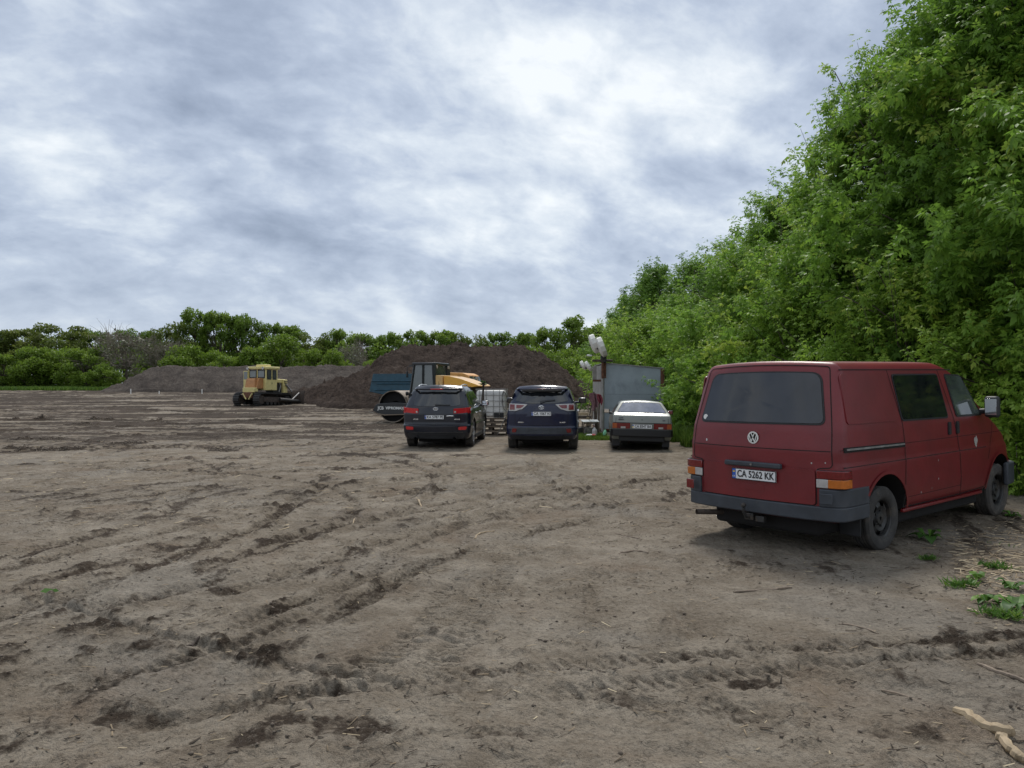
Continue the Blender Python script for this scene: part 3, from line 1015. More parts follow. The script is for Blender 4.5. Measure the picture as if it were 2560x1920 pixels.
class Body:
    """a car body from its side profile, its width at each height and the rounding of its edges"""

    def __init__(s, rear, front, width, zb, zt, bulge_r=.06, bulge_f=.15, crown=.03, r=.1, taper=None, half_w=.9):
        s.rz, s.rx = zip(*rear)
        s.fz, s.fx = zip(*front)
        s.wz, s.ww = zip(*width)
        s.zb, s.zt, s.br, s.bf, s.crown, s.r, s.taper = zb, zt, bulge_r, bulge_f, crown, r, taper
        s.hw = half_w

    def xr(s, z):
        return float(np.interp(z, s.rz, s.rx))

    def xf(s, z):
        return float(np.interp(z, s.fz, s.fx))

    def Wd(s, x, z):
        w = float(np.interp(z, s.wz, s.ww))
        if s.taper:
            w -= s.taper(x, z)
        return w

    def mesh(s, nx=44, ny=22, nz=40):
        L, B_, H = 2.2, s.hw, (s.zt - s.zb) / 2
        r = s.r

        def grid(h, n):
            k = [-h + r * (1 - math.cos(PI / 2 * i / 5)) for i in range(6)]
            mid = list(np.linspace(-h + r, h - r, n))[1:-1]
            return k + mid + [-v for v in reversed(k)]
        gx, gy, gz_ = grid(L, nx), grid(B_, ny), grid(H, nz)
        V_, F_, idx = [], [], {}

        def vid(x, y, z):
            key = (round(x, 5), round(y, 5), round(z, 5))
            if key not in idx:
                q = Vector((min(max(x, -L + r), L - r), min(max(y, -B_ + r), B_ - r), min(max(z, -H + r), H - r)))
                d = Vector((x, y, z)) - q
                p = q + d.normalized() * r if d.length > 1e-9 else Vector((x, y, z))
                idx[key] = len(V_)
                V_.append(s.map(p.x / L, p.y / B_, p.z / H))
            return idx[key]
        for a, b_, mk in ((gx, gy, lambda u, v, sg: (u, v, sg * H)), (gx, gz_, lambda u, v, sg: (u, sg * B_, v)), (gy, gz_, lambda u, v, sg: (sg * L, u, v))):
            for sg in (-1, 1):
                for i in range(len(a) - 1):
                    for j in range(len(b_) - 1):
                        F_.append([vid(*mk(a[i], b_[j], sg)), vid(*mk(a[i + 1], b_[j], sg)), vid(*mk(a[i + 1], b_[j + 1], sg)), vid(*mk(a[i], b_[j + 1], sg))])
        mb = MB()
        mb.add(V_, F_)
        return mb

    def map(s, u, v, w):
        z = s.zb + (w + 1) / 2 * (s.zt - s.zb)
        k = max(0.0, min(1.0, (w - .3) / .7))
        zz = z + s.crown * (1 - v * v) * k
        x0, x1 = s.xr(z) + s.br * v * v, s.xf(z) - s.bf * v * v
        x = x0 + (x1 - x0) * (u + 1) / 2
        return (x, v * s.Wd(x, z), zz)

    def side(s, sg):
        def mp(x, z, off=0.0):
            w = s.Wd(x, z)
            dz = (s.Wd(x, z + .03) - s.Wd(x, z - .03)) / .06
            n = Vector((0, 1, -dz)).normalized()
            return (x, sg * (w + n.y * off), z + n.z * off)
        return mp

    def rear(s):
        def mp(y, z, off=0.0):
            x = s.xr(z)
            w = s.Wd(x, z)
            xx = x + s.br * (y / w) ** 2
            dz = (s.xr(z + .03) - s.xr(z - .03)) / .06
            dy = 2 * s.br * y / (w * w)
            n = Vector((-1, dy, dz)).normalized()
            k = max(0.0, min(1.0, ((z - s.zb) / (s.zt - s.zb) * 2 - 1.3) / .7))
            return (xx + n.x * off, y + n.y * off, z + s.crown * (1 - min(1, (y / w) ** 2)) * k + n.z * off)
        return mp

    def rear_x(s, y, z):
        return s.rear()(y, z)[0]


def cut(o, cutter_mbs, mat):
    """wheel arches: take the cutters out of the body"""
    cs = []
    for mb in cutter_mbs:
        c_ = mb.build('cutter', mat)
        c_.parent = o.parent
        md = o.modifiers.new('cut', 'BOOLEAN')
        md.operation, md.solver, md.object = 'DIFFERENCE', 'EXACT', c_
        try:
            md.material_mode = 'TRANSFER'
        except Exception:
            pass
        cs.append(c_)
    bpy.context.view_layer.update()
    dg = bpy.context.evaluated_depsgraph_get()
    me = bpy.data.meshes.new_from_object(o.evaluated_get(dg))
    o.modifiers.clear()
    old = o.data
    o.data = me
    me.name = old.name
    bpy.data.meshes.remove(old)
    for c_ in cs:
        d_ = c_.data
        bpy.data.objects.remove(c_)
        bpy.data.meshes.remove(d_)
    me.polygons.foreach_set('use_smooth', [True] * len(me.polygons))
    me.set_sharp_from_angle(angle=math.radians(34))
    return o


def wheel(parent, x, y, R, wdt, style, sg, rubber='rubber', rimmat='steel_black', rr_=None, steer=0.0):
    """wheel > tyre, rim; sg is the side it faces"""
    rr_ = rr_ or R * .60
    w = bpy.data.objects.new('wheel', None)
    w.empty_display_size = .1
    C.objects.link(w)
    w.parent = parent
    w.location = (x, y, R)
    w.rotation_euler = (0, 0, steer)
    h = wdt / 2
    t = MB()
    prof = [(rr_ * .97, -h * .82), (rr_ * 1.06, -h * .95), (R * .80, -h * 1.02), (R * .93, -h * .95), (R * .985, -h * .78)]
    for k in range(5):
        a = -h * .70 + k * h * .35 - h * .03
        prof += [(R * 1.0, a), (R * 1.0, a + h * .24), (R * .975, a + h * .26), (R * .975, a + h * .33)]
    prof = [p for p in prof if p[1] <= h * .78] + [(R * .985, h * .78), (R * .93, h * .95), (R * .80, h * 1.02), (rr_ * 1.06, h * .95), (rr_ * .97, h * .82)]
    t.lathe(prof, n=44)
    t.build('tyre', rubber, w, angle=30)
    m = MB()
    if style == 'steel':
        # dished disc with a ring of oval vents, a hub and nuts
        m.lathe([(rr_ * 1.0, sg * h * .86), (rr_ * .98, sg * h * .80), (rr_ * .90, sg * h * .70), (rr_ * .86, sg * h * .25)], n=40)
        prof = [(rr_ * .86, sg * h * .25), (rr_ * .80, sg * h * .48), (rr_ * .62, sg * h * .62), (rr_ * .48, sg * h * .46), (rr_ * .34, sg * h * .40), (rr_ * .30, sg * h * .62), (.02, sg * h * .64)]
        n = 60
        vs, fs = [], []
        for r, hh in prof:
            for k in range(n):
                a = 2 * PI * k / n
                vs.append((r * math.cos(a), hh, r * math.sin(a)))
        for i in range(len(prof) - 1):
            for k in range(n):
                if i == 1 and (k % 10) < 5:
                    continue
                fs.append((i * n + k, i * n + (k + 1) % n, (i + 1) * n + (k + 1) % n, (i + 1) * n + k))
        m.add(vs, fs)
        for k in range(5):
            a = 2 * PI * k / 5
            m.tube([(rr_ * .40 * math.cos(a), sg * h * .40, rr_ * .40 * math.sin(a)), (rr_ * .40 * math.cos(a), sg * h * .56, rr_ * .40 * math.sin(a))], .012, 6)
        m.lathe([(rr_ * .84, sg * h * .1), (.01, sg * h * .1)], n=24)
    else:
        m.lathe([(rr_ * 1.0, sg * h * .90), (rr_ * .97, sg * h * .92), (rr_ * .92, sg * h * .80), (rr_ * .90, sg * h * .2)], n=40)
        ns = 6
        for k in range(ns):
            a = 2 * PI * k / ns
            ca, sa = math.cos(a), math.sin(a)
            for q in (-.13, .13):
                c1, s1 = math.cos(a + q), math.sin(a + q)
                m.tube([(.05 * ca, sg * h * .72, .05 * sa), (rr_ * .5 * math.cos(a + q * .7), sg * h * .74, rr_ * .5 * math.sin(a + q * .7)), (rr_ * .93 * c1, sg * h * .80, rr_ * .93 * s1)], [.028, .022, .026], 6)
        m.lathe([(.065, sg * h * .6), (.065, sg * h * .80), (.05, sg * h * .84), (.005, sg * h * .84)], n=20)
        m.lathe([(rr_ * .88, sg * h * .15), (.01, sg * h * .15)], n=24, mi=1)
    m.build('rim', [rimmat, 'black'], w, angle=30)
    return w


def plate(parent, x, y, z, txt, flag='new', tilt=0.0, w=.52, h=.112):
    p = MB()
    p.box((x, y, z), (.008, w, h))
    o = p.build('licence_plate', 'plate', parent, bevel=.003)
    f = MB()
    f.box((x - .005, y, z + h / 2 - .003), (.004, w, .006))
    f.box((x - .005, y, z - h / 2 + .003), (.004, w, .006))
    f.box((x - .005, y + w / 2 - .003, z), (.004, .006, h - .012))
    f.box((x - .005, y - w / 2 + .003, z), (.004, .006, h - .012))
    f.build('plate_rim', 'black', o)
    if flag == 'new':
        b_ = MB()
        b_.box((x - .0055, y + w / 2 - .028, z), (.003, .040, h - .014))
        b_.build('blue_band', 'plate_blue', o)
        fl = MB()
        fl.box((x - .008, y + w / 2 - .028, z + .030), (.002, .026, .009))
        fl.build('flag_blue', 'mirror', o)
        fl = MB()
        fl.box((x - .008, y + w / 2 - .028, z + .021), (.002, .026, .009))
        fl.build('flag_yellow', 'plate_yellow', o)
        text_part('country_lettering', 'UA', .026, 'white_paint', o, rear_mtx(x - .009, y + w / 2 - .028, z - .028), extr=.001)
    else:
        b_ = MB()
        b_.box((x - .0055, y + w / 2 - .026, z + .022), (.003, .034, .03))
        b_.build('flag_blue', 'plate_blue', o)
        b_ = MB()
        b_.box((x - .0055, y + w / 2 - .026, z - .014), (.003, .034, .034))
        b_.build('flag_yellow', 'plate_yellow', o)
    text_part('plate_number', txt, .098, 'plate_text', o, rear_mtx(x - .007, y - .022, z), width=w * .83, bold=.0016, extr=.0015)
    return o


def place(px_or_xy, yaw, pitch=0.0, roll=0.0, sink=.012, wb=2.7, tr=.8):
    x, y = px_or_xy
    f = (math.sin(yaw), math.cos(yaw))
    l = (-math.cos(yaw), math.sin(yaw))
    zs = [gz(x + f[0] * a + l[0] * b_, y + f[1] * a + l[1] * b_) for a in (0, wb) for b_ in (-tr, tr)]
    zr, zf = (zs[0] + zs[1]) / 2, (zs[2] + zs[3]) / 2
    return dict(loc=(x, y, zr - sink), rot=(roll, -math.atan2(zf - zr, wb) if pitch is None else -pitch, PI / 2 - yaw))


def mirror_part(parent, x, y, z, sg, mat, size=(.10, .20, .16), face='mirror', arm=.12):
    m = MB()
    m.tube([(x + .02, y - sg * arm, z - .04), (x, y, z - .03)], [.035, .03], 8)
    o = m.build('door_mirror', mat, parent)
    h = MB()
    h.box((x, y + sg * size[1] * .45, z + .02), (size[0], size[1], size[2]))
    h.build('mirror_housing', mat, o, bevel=min(size) * .35, seg=4)
    g = MB()
    g.box((x - size[0] / 2 - .001, y + sg * size[1] * .45, z + .02), (.004, size[1] * .78, size[2] * .74))
    g.build('mirror_glass', face, o, bevel=.001)
    return o


# ------------------------------------------------------------------ red van
VAN_YAW = .9036
pv = place((3.215, 8.537), VAN_YAW, pitch=None, wb=2.92)
van = thing('van', 'dull red panel van with white emblem, parked at the right in front of the trees', 'van', pv['loc'], pv['rot'])
VB = Body(rear=[(.36, -.90), (.45, -.93), (1.05, -.93), (1.25, -.905), (1.8, -.765), (1.93, -.72)],
          front=[(.36, 3.42), (.5, 3.58), (.7, 3.58), (.85, 3.52), (1.0, 3.40), (1.15, 3.12), (1.27, 2.86), (1.45, 2.58), (1.78, 2.08), (1.84, 1.92), (1.93, 1.6)],
          width=[(.36, .885), (.45, .905), (.60, .92), (.89, .922), (.905, .912), (1.05, .910), (1.25, .893), (1.8, .800), (1.93, .765)],
          zb=.36, zt=1.90, bulge_r=.10, bulge_f=.26, crown=.035, r=.085, taper=lambda x, z: .10 * max(0, (x - 2.3) / 1.3) ** 2 + .02 * max(0, (.1 - x) / 1.0) ** 2)
vb = VB.mesh(52, 24, 44).build('body', ['van_red', 'gap'], van, angle=34)
cut(vb, [MB().lathe([(.0, -.32), (.445, -.32), (.445, .35), (.0, .35)], c=(wx_, sy_ * .93, .335), n=40) for wx_ in (0, 2.92) for sy_ in (-1, 1)], 'gap')
vs_r, vs_l, vrear = VB.side(-1), VB.side(1), VB.rear()
# rims of the wheel arches
for wx_ in (0, 2.92):
    for sg in (-1, 1):
        mb = MB()
        pth = [(wx_ + .462 * math.cos(a), .335 + .462 * math.sin(a)) for a in np.linspace(.12, PI - .12, 26)]
        ribbon(mb, pth, VB.side(sg), .035, .010)
        ribbon(mb, [(wx_ + (p[0] - wx_) * 1.03, .335 + (p[1] - .335) * 1.03) for p in pth], VB.side(sg), .010, .006)
        mb.build('wheel_arch_lip', 'van_red', van)
# underside between the wheels, low and wide to deepen the shade under the van
MB().bx(.45, 2.5, -.80, .80, .20, .40).build('floor_pan', 'gap', van, bevel=.04)
MB().bx(-.75, 3.2, -.62, .62, .20, .40).build('underbody', 'gap', van, bevel=.04)
MB().tube([(0, -.7, .32), (0, .7, .32)], .045, 10).build('axle', 'dark_steel', van)
# tailgate window
po = rpoly([(.64, 1.80), (-.64, 1.80), (-.735, 1.30), (.735, 1.29)], [.10, .10, .07, .07])
patch(MB(), po, vrear, .006, .01, step=.06).build('window_seal', 'seal', van)
pi_ = rpoly([(.622, 1.786), (-.622, 1.786), (-.716, 1.316), (.716, 1.306)], [.09, .09, .06, .06])
rw = patch(MB(), pi_, vrear, .011, .005, step=.06).build('rear_window', 'rear_glass', van)
st = MB()
st.lathe([(.028, 0), (.028, .002), (.0, .002)], c=(vrear(.66, 1.345, .012)), axis=(-1, 0, .15), n=18)
st.build('round_sticker', 'white_paint', rw)
# tailgate: seam, painted crease shade, step above the plate
mb = MB()
ribbon(mb, rpoly([(.70, 1.86), (-.70, 1.86), (-.80, 1.25), (-.815, .90), (-.665, .885), (-.665, .53), (.665, .53), (.665, .885), (.815, .90), (.80, 1.25)], .04), vrear, .009, .003, closed=True)
mb.build('tailgate_seam', 'gap', van)
mb = MB()
ribbon(mb, [(.80, 1.053), (-.80, 1.053)], vrear, .008, .002)
mb.build('tailgate_crease_shade', 'gap', van)  # dark ribbon painting the shade along the pressed crease
patch(MB(), rpoly([(.655, .875), (-.655, .875), (-.655, .535), (.655, .535)], .03), vrear, .012, .02, step=.08).build('tailgate_lower_panel', 'van_red', van)
mb = MB()
patch(mb, rpoly([(.20, .675), (-.13, .675), (-.13, .615), (.20, .615)], .01), vrear, .0135, .004)
mb.build('under_plate_panel', 'van_red', van)  # thin raised panel in body red below the plate
mb = MB()
mb.box((VB.rear_x(0, .885) - .028, -.01, .885), (.05, .66, .052))
o = mb.build('plate_light_bar', 'bumper', van, bevel=.014, seg=3)
MB().lathe([(.0, 0), (.012, 0), (.012, .006), (0, .006)], c=(VB.rear_x(0, .885) - .054, -.01, .885), axis=(-1, 0, 0), n=12).build('lock', 'steel', o)
plate(van, VB.rear_x(0, .775) - .026, -.02, .775, 'CA 5262 KK')
# emblem: ring with the two letters
ex = VB.rear_x(0, 1.155) - .012
mb = MB()
mb.lathe([(.0, 0), (.056, 0), (.056, .004), (0, .004)], c=(ex + .006, 0, 1.155), axis=(-1, 0, 0), n=32, mi=1)
mb.lathe([(.050, 0), (.050, .010), (.062, .010), (.062, 0)], c=(ex + .006, 0, 1.155), axis=(-1, 0, 0), n=32)


def stroke(mb, a, b_, x, w=.0085, t=.006):
    (y0, z0), (y1, z1) = a, b_
    L = math.hypot(y1 - y0, z1 - z0)
    ang = math.atan2(z1 - z0, y1 - y0)
    mb.box((x, (y0 + y1) / 2, (z0 + z1) / 2), (t, L + w * .5, w), Matrix.Rotation(ang, 3, 'X'))


for a, b_ in (((.021, .047), (.000, .008)), ((-.021, .047), (.000, .008)), ((.044, .026), (.020, -.046)), ((-.044, .026), (-.020, -.046)), ((.020, -.046), (.000, .000)), ((-.020, -.046), (.000, .000))):
    stroke(mb, (a[0], 1.155 + a[1]), (b_[0], 1.155 + b_[1]), ex - .003)
mb.build('emblem', ['white_paint', 'gap'], van)
# tail lamps wrap round the corners
for sg in (-1, 1):
    y0, y1 = .672, .925
    xa = VB.rear_x(y0, .8)
    pth = [(xa - .006, y0), (xa + .014, .78), (xa + .026, .86), (xa + .05, .905), (xa + .085, .918), (xa + .16, .921)]
    pth = [(x_, sg * y_) for x_, y_ in pth]
    if sg > 0:
        pth = pth[::-1]
    mb = MB()
    wall(mb, pth, .70, .875, .012)
    lamp = mb.build('tail_lamp', 'seal', van, bevel=.004)
    mb = MB()
    wall(mb, pth, .792, .870, .020)
    mb.build('brake_lens', 'lamp_red', lamp, bevel=.006)
    half = [(x_, y_) for x_, y_ in pth if abs(y_) < .79] if True else pth
    rest = [(x_, y_) for x_, y_ in pth if abs(y_) > .775]
    mb = MB()
    wall(mb, half, .706, .788, .020)
    mb.build('reversing_lens', 'lamp_white', lamp, bevel=.005)
    mb = MB()
    wall(mb, rest, .706, .788, .020)
    mb.build('indicator_lens', 'lamp_orange', lamp, bevel=.005)
# bumper
mb = MB()
pth = [(-.90, .66), (-.935, .45), (-.945, 0), (-.935, -.45), (-.90, -.66)]
path_full = [(-.36, .925), (-.70, .925), (-.79, .915), (-.85, .87), (-.885, .78), (-.90, .70)] + [(-.915, .62), (-.935, .4), (-.942, 0), (-.935, -.4), (-.915, -.62)] + [(-.90, -.70), (-.885, -.78), (-.85, -.87), (-.79, -.915), (-.70, -.925), (-.36, -.925)]
path_full = path_full[::-1]
path_full = path_full[::-1]
# outside must lie to the right of the travel: left side -> rear -> right side runs clockwise seen from above, so go the other way
pf = list(reversed(path_full))
mb = MB()
wall(mb, pf, .385, .525, .055)
bump = mb.build('rear_bumper', 'bumper', van, bevel=.014, seg=3)
for sg in (-1, 1):
    seg_ = [p for p in pf if p[1] * sg > .69]
    mb = MB()
    wall(mb, seg_, .52, .695, .050)
    cb = mb.build('bumper_corner', 'bumper', bump, bevel=.014, seg=3)
    mb = MB()
    y_ = sg * .80
    mb.box((-.945, y_, .612), (.012, .12, .10), Matrix.Rotation(-sg * .22, 3, 'Z'))
    mb.build('corner_lens', 'lamp_red' if sg > 0 else 'bumper', cb, bevel=.006)
mb = MB()
mb.tube([(-.90, .06, .33), (-.98, .06, .34), (-1.02, .06, .40), (-1.02, .06, .44)], .016, 10)
mb.lathe([(.0, -.027), (.016, -.022), (.027, -.006), (.027, .008), (.015, .024), (.0, .027)], c=(-1.02, .06, .465), axis=(0, 0, 1), n=16)
mb.box((-.86, .06, .34), (.16, .10, .07))
mb.box((-.70, .0, .33), (.06, .95, .06))
mb.box((-.90, -.06, .325), (.05, .10, .06))
mb.build('tow_bar', 'dark_steel', van, bevel=.006)
MB().tube([(-.35, .35, .30), (-.65, .48, .30), (-1.02, .66, .325)], .029, 12, cap=False).build('exhaust_pipe', 'earthy', van)
MB().bx(-.42, -.40, -.62, .62, .26, .38).build('rear_valance', 'gap', van)
# side: seams, pressed panel, track, windows, handles
for sg in (-1, 1):
    sm = VB.side(sg)
    mb = MB()
    ribbon(mb, [(.26, 1.83), (.395, 1.29), (.405, 1.05), (.38, .40)], sm, .011, .003)
    ribbon(mb, [(1.43, 1.83), (1.62, 1.29), (1.70, .95), (1.755, .40)], sm, .012, .003)
    ribbon(mb, [(.38, .40), (1.755, .40)], sm, .010, .003)
    ribbon(mb, [(1.755, .40), (2.40, .42)], sm, .010, .003)
    ribbon(mb, [(-.66, 1.832), (1.78, 1.825)], sm, .010, .003)
    ribbon(mb, [(2.72, 1.20), (2.60, .95), (2.50, .75)], sm, .010, .003)
    mb.build('side_seam', 'gap', van)
    mb = MB()
    ribbon(mb, [(-.80, .900), (-.47, .900)], sm, .010, .003)
    ribbon(mb, [(-.80, .900), (2.45, .897)], sm, .007, .004)
    ribbon(mb, [(-.84, 1.066), (3.1, 1.060)], sm, .005, .002)
    ribbon(mb, [(.38, .50), (1.74, .505)], sm, .005, .002)
    mb.build('side_crease_shade', 'gap', van)  # dark ribbons paint the shade of the belt step and pressed creases
    patch(MB(), rpoly([(-.67, 1.79), (.205, 1.793), (.25, 1.30), (-.685, 1.305)], .05), sm, .009, .014, step=.08).build('pressed_panel', 'van_red', van)
    mb = MB()
    patch(mb, rpoly([(-.78, 1.09), (.39, 1.076), (.39, 1.028), (-.78, 1.042)], .006), sm, .009, .012)
    tr = mb.build('sliding_door_track', 'gap', van)
    mb = MB()
    patch(mb, [(-.75, 1.078), (.38, 1.066), (.38, 1.050), (-.75, 1.060)], sm, .016, .007)
    mb.build('track_bar', 'steel', tr)
    wp = rpoly([(.335, 1.785), (1.405, 1.783), (1.495, 1.277), (.395, 1.290)], .05)
    so_ = patch(MB(), wp, sm, .006, .01, step=.08).build('side_window', 'seal', van)
    wp = rpoly([(.355, 1.768), (1.390, 1.766), (1.470, 1.297), (.415, 1.308)], .04)
    patch(MB(), wp, sm, .010, .006, step=.08).build('pane', 'glass', so_)
    wp = rpoly([(1.575, 1.778), (2.00, 1.766), (2.40, 1.275), (1.70, 1.283)], [.04, .06, .03, .04])
    so_ = patch(MB(), wp, sm, .006, .01, step=.08).build('door_window', 'seal', van)
    wp = rpoly([(1.600, 1.758), (1.985, 1.748), (2.345, 1.298), (1.720, 1.303)], [.03, .05, .02, .03])
    patch(MB(), wp, sm, .010, .006, step=.08).build('pane', 'side_glass', so_)
    for hx in (1.49, 1.70):
        mb = MB()
        patch(mb, rpoly([(hx - .032, 1.235), (hx + .03, 1.235), (hx + .005, 1.095), (hx - .057, 1.095)], .02), sm, .018, .02)
        mb.build('door_handle', 'seal', van)
    mirror_part(van, 2.36, sg * .955, 1.36, sg, 'black', (.10, .155, .25), 'mirror', .08)
    MB().bx(.42, 2.42, sg * .84, sg * .884, .335, .375).build('sill', 'van_red', van, bevel=.012)
sm = vs_r
mb = MB()
mb.add([sm(2.17 + .045 * math.cos(a) * (1 + .25 * math.sin(3 * a)), .975 + .062 * math.sin(a) * (1 + .2 * math.cos(5 * a)), .003) for a in np.linspace(0, 2 * PI, 24, endpoint=False)], [tuple(range(24))])
mb.build('paint_chip', 'lamp_white', van)
for mp_, a_, z_, r_ in [(sm, *q) for q in ((1.15, .83, .007), (1.15, .63, .008), (.75, .52, .008), (1.0, .54, .006))] + [(vrear, *q) for q in ((.62, 1.10, .012), (-.62, .935, .007), (-.75, .945, .007))]:
    mb = MB()
    mb.add([mp_(a_ + r_ * math.cos(a), z_ + r_ * 1.3 * math.sin(a), .003) for a in np.linspace(0, 2 * PI, 9, endpoint=False)], [tuple(range(9))])
    mb.build('paint_chip', 'lamp_white', van)
# windscreen and front bumper (seen from the side only)
mb = MB()
for zz0, zz1 in ((1.32, 1.76),):
    vs_, fs_ = [], []
    for i, z_ in enumerate(np.linspace(zz0, zz1, 6)):
        for j, v_ in enumerate(np.linspace(-.86, .86, 9)):
            x_, y_, zz_ = VB.map(1, v_, (z_ - .36) / (1.90 - .36) * 2 - 1)
            vs_.append((x_ + .012, y_, zz_ + .008))
    for i in range(5):
        for j in range(8):
            fs_.append((i * 9 + j, i * 9 + j + 1, (i + 1) * 9 + j + 1, (i + 1) * 9 + j))
    mb.add(vs_, fs_)
mb.build('windscreen', 'glass', van)
mb = MB()
wall(mb, [(3.0, -.90), (3.30, -.86), (3.48, -.72), (3.58, -.40), (3.61, 0), (3.58, .40), (3.48, .72), (3.30, .86), (3.0, .90)], .38, .66, .06)
mb.build('front_bumper', 'bumper', van, bevel=.02)
for sg in (-1, 1):
    mb = MB()
    wall(mb, ([(3.36, -.74), (3.42, -.66), (3.48, -.45)] if sg < 0 else [(3.48, .45), (3.42, .66), (3.36, .74)]), .74, .92, .03)
    mb.build('headlamp', 'lamp_white', van, bevel=.01)
for wx_ in (0, 2.92):
    for sg in (-1, 1):
        wheel(van, wx_, sg * .785, .325, .20, 'steel', sg, 'dusty_rubber' if wx_ else 'rubber', 'steel_black', .205)
for sg in (-1, 1):
    MB().box((-.40, sg * .74, .30), (.012, .22, .22)).build('mud_flap', 'black', van, bevel=.004)


# ------------------------------------------------------------------ the three cars
def car(root, B_, paint, wb, R, wdt, rimst, rimmat, arch, side_win, door_x, mirror, track, mface='glass'):
    body = B_.mesh(46, 20, 40).build('body', [paint, 'gap'], root, angle=34)
    cut(body, [MB().lathe([(.0, -.30), (arch, -.30), (arch, .35), (.0, .35)], c=(wx_, sy_ * (B_.hw + .02), R + .015), n=36) for wx_ in (0, wb) for sy_ in (-1, 1)], 'gap')
    for sg in (-1, 1):
        sm = B_.side(sg)
        po = rpoly(side_win[0], .04)
        sl = patch(MB(), po, sm, .004, .008, step=.1).build('side_window', 'seal', root)
        for w in side_win[1:]:
            patch(MB(), rpoly(w, .03), sm, .008, .005, step=.1).build('pane', 'glass', sl)
        for xd in door_x:
            mb = MB()
            ribbon(mb, xd, sm, .010, .003)
            mb.build('door_seam', 'gap', root)
        mirror_part(root, mirror[0], sg * mirror[1], mirror[2], sg, mirror[3], mirror[4], mface, .10)
        MB().bx(arch + .05, wb - arch - .05, sg * (B_.hw - .06), sg * (B_.hw - .015), B_.zb - .05, B_.zb + .06).build('sill', 'black', root, bevel=.015)
        for wx_ in (0, wb):
            wheel(root, wx_, sg * track, R, wdt, rimst, sg, 'rubber', rimmat)
    MB().bx(-.45, wb + .4, -.55, .55, B_.zb - .10, B_.zb + .05).build('underbody', 'gap', root, bevel=.03)
    return body


def handle(root, B_, xs, z, mat):
    for sg in (-1, 1):
        for x in xs:
            mb = MB()
            patch(mb, rpoly([(x, z + .015), (x + .2, z + .015), (x + .2, z - .015), (x, z - .015)], .012), B_.side(sg), .03, .03)
            mb.build('door_handle', mat, root)


def windscreen(root, B_, z0, z1):
    vs_, fs_ = [], []
    for z_ in np.linspace(z0, z1, 6):
        for v_ in np.linspace(-.84, .84, 9):
            x_, y_, zz_ = B_.map(1, v_, (z_ - B_.zb) / (B_.zt - B_.zb) * 2 - 1)
            vs_.append((x_ + .008, y_, zz_ + .012))
    for i in range(5):
        for j in range(8):
            fs_.append((i * 9 + j, i * 9 + j + 1, (i + 1) * 9 + j + 1, (i + 1) * 9 + j))
    MB().add(vs_, fs_).build('windscreen', 'glass', root)


# --- dark sports car with roof rails
p_ = place((-1.96, 21.5), math.radians(4.2), pitch=None, wb=2.7)
suv = thing('car', 'blue-black estate car with silver roof rails, left of the white tank', 'car', p_['loc'], p_['rot'], 'dark cars parked side by side')
HB = Body(rear=[(.26, -.90), (.42, -.97), (.62, -.985), (.66, -.935), (.95, -.93), (1.12, -.885), (1.52, -.62), (1.62, -.50), (1.72, -.35)],
          front=[(.26, 3.50), (.5, 3.62), (.75, 3.58), (.90, 3.42), (.98, 3.1), (1.04, 2.55), (1.10, 2.15), (1.35, 1.75), (1.60, 1.20), (1.72, .7)],
          width=[(.26, .88), (.45, .925), (.62, .940), (.66, .928), (.95, .925), (1.08, .90), (1.14, .87), (1.52, .735), (1.72, .63)],
          zb=.26, zt=1.66, bulge_r=.20, bulge_f=.40, crown=.045, r=.075, half_w=.92, taper=lambda x, z: .06 * max(0, -x) ** 2)
car(suv, HB, 'suv_black', 2.7, .365, .225, 'alloy', 'alloy', .43,
    [[(-.50, 1.46), (.15, 1.56), (1.15, 1.55), (1.95, 1.13), (-.05, 1.10), (-.48, 1.16)],
     [(-.46, 1.44), (.05, 1.53), (-.05, 1.13), (-.42, 1.18)], [(.11, 1.54), (.75, 1.545), (.72, 1.13), (.0, 1.12)], [(.80, 1.545), (1.12, 1.53), (1.85, 1.15), (.78, 1.135)]],
    [[(.05, 1.60), (.0, 1.1), (.28, .95), (.48, .75)], [(.77, 1.62), (.75, 1.1), (.80, .40)], [(1.95, 1.1), (1.98, .7), (2.1, .45)]], (1.75, .95, 1.14, 'suv_black', (.13, .20, .15)), .80, 'mirror')
handle(suv, HB, (.45, 1.30), .93, 'chrome')
windscreen(suv, HB, 1.12, 1.56)
hr = HB.rear()
patch(MB(), rpoly([(.56, 1.545), (-.56, 1.545), (-.64, 1.17), (-.5, 1.135), (.5, 1.135), (.64, 1.17)], [.08, .08, .06, .1, .1, .06]), hr, .008, .012, step=.06).build('rear_window', 'glass', suv)
mb = MB()      # spoiler lip over the window
wall(mb, [(-.40, -.60), (-.57, -.54), (-.655, -.30), (-.68, 0), (-.655, .30), (-.57, .54), (-.40, .60)][::-1], 1.565, 1.615, .07)
sp = mb.build('roof_spoiler', 'suv_black', suv, bevel=.018, seg=3)
MB().box((-.752, 0, 1.592), (.012, .34, .026)).build('high_brake_lamp', 'lamp_bright', sp, bevel=.004)
for sg in (-1, 1):
    xr_ = [(-.30, .575, 1.645), (-.12, .59, 1.69), (.35, .60, 1.715), (.95, .59, 1.70), (1.12, .575, 1.645)]
    MB().tube([(a, sg * b_, c_) for a, b_, c_ in xr_], .016, 8).build('roof_rail', 'alloy', suv)
MB().tube([(-.35, 0, 1.69), (-.42, 0, 1.80)], [.012, .004], 6).build('aerial', 'black', suv)
wp = MB()
patch(wp, rpoly([(.03, 1.185), (-.38, 1.172), (-.36, 1.150), (.02, 1.150)], .01), hr, .028, .02)
wp.build('rear_wiper', 'black', suv)
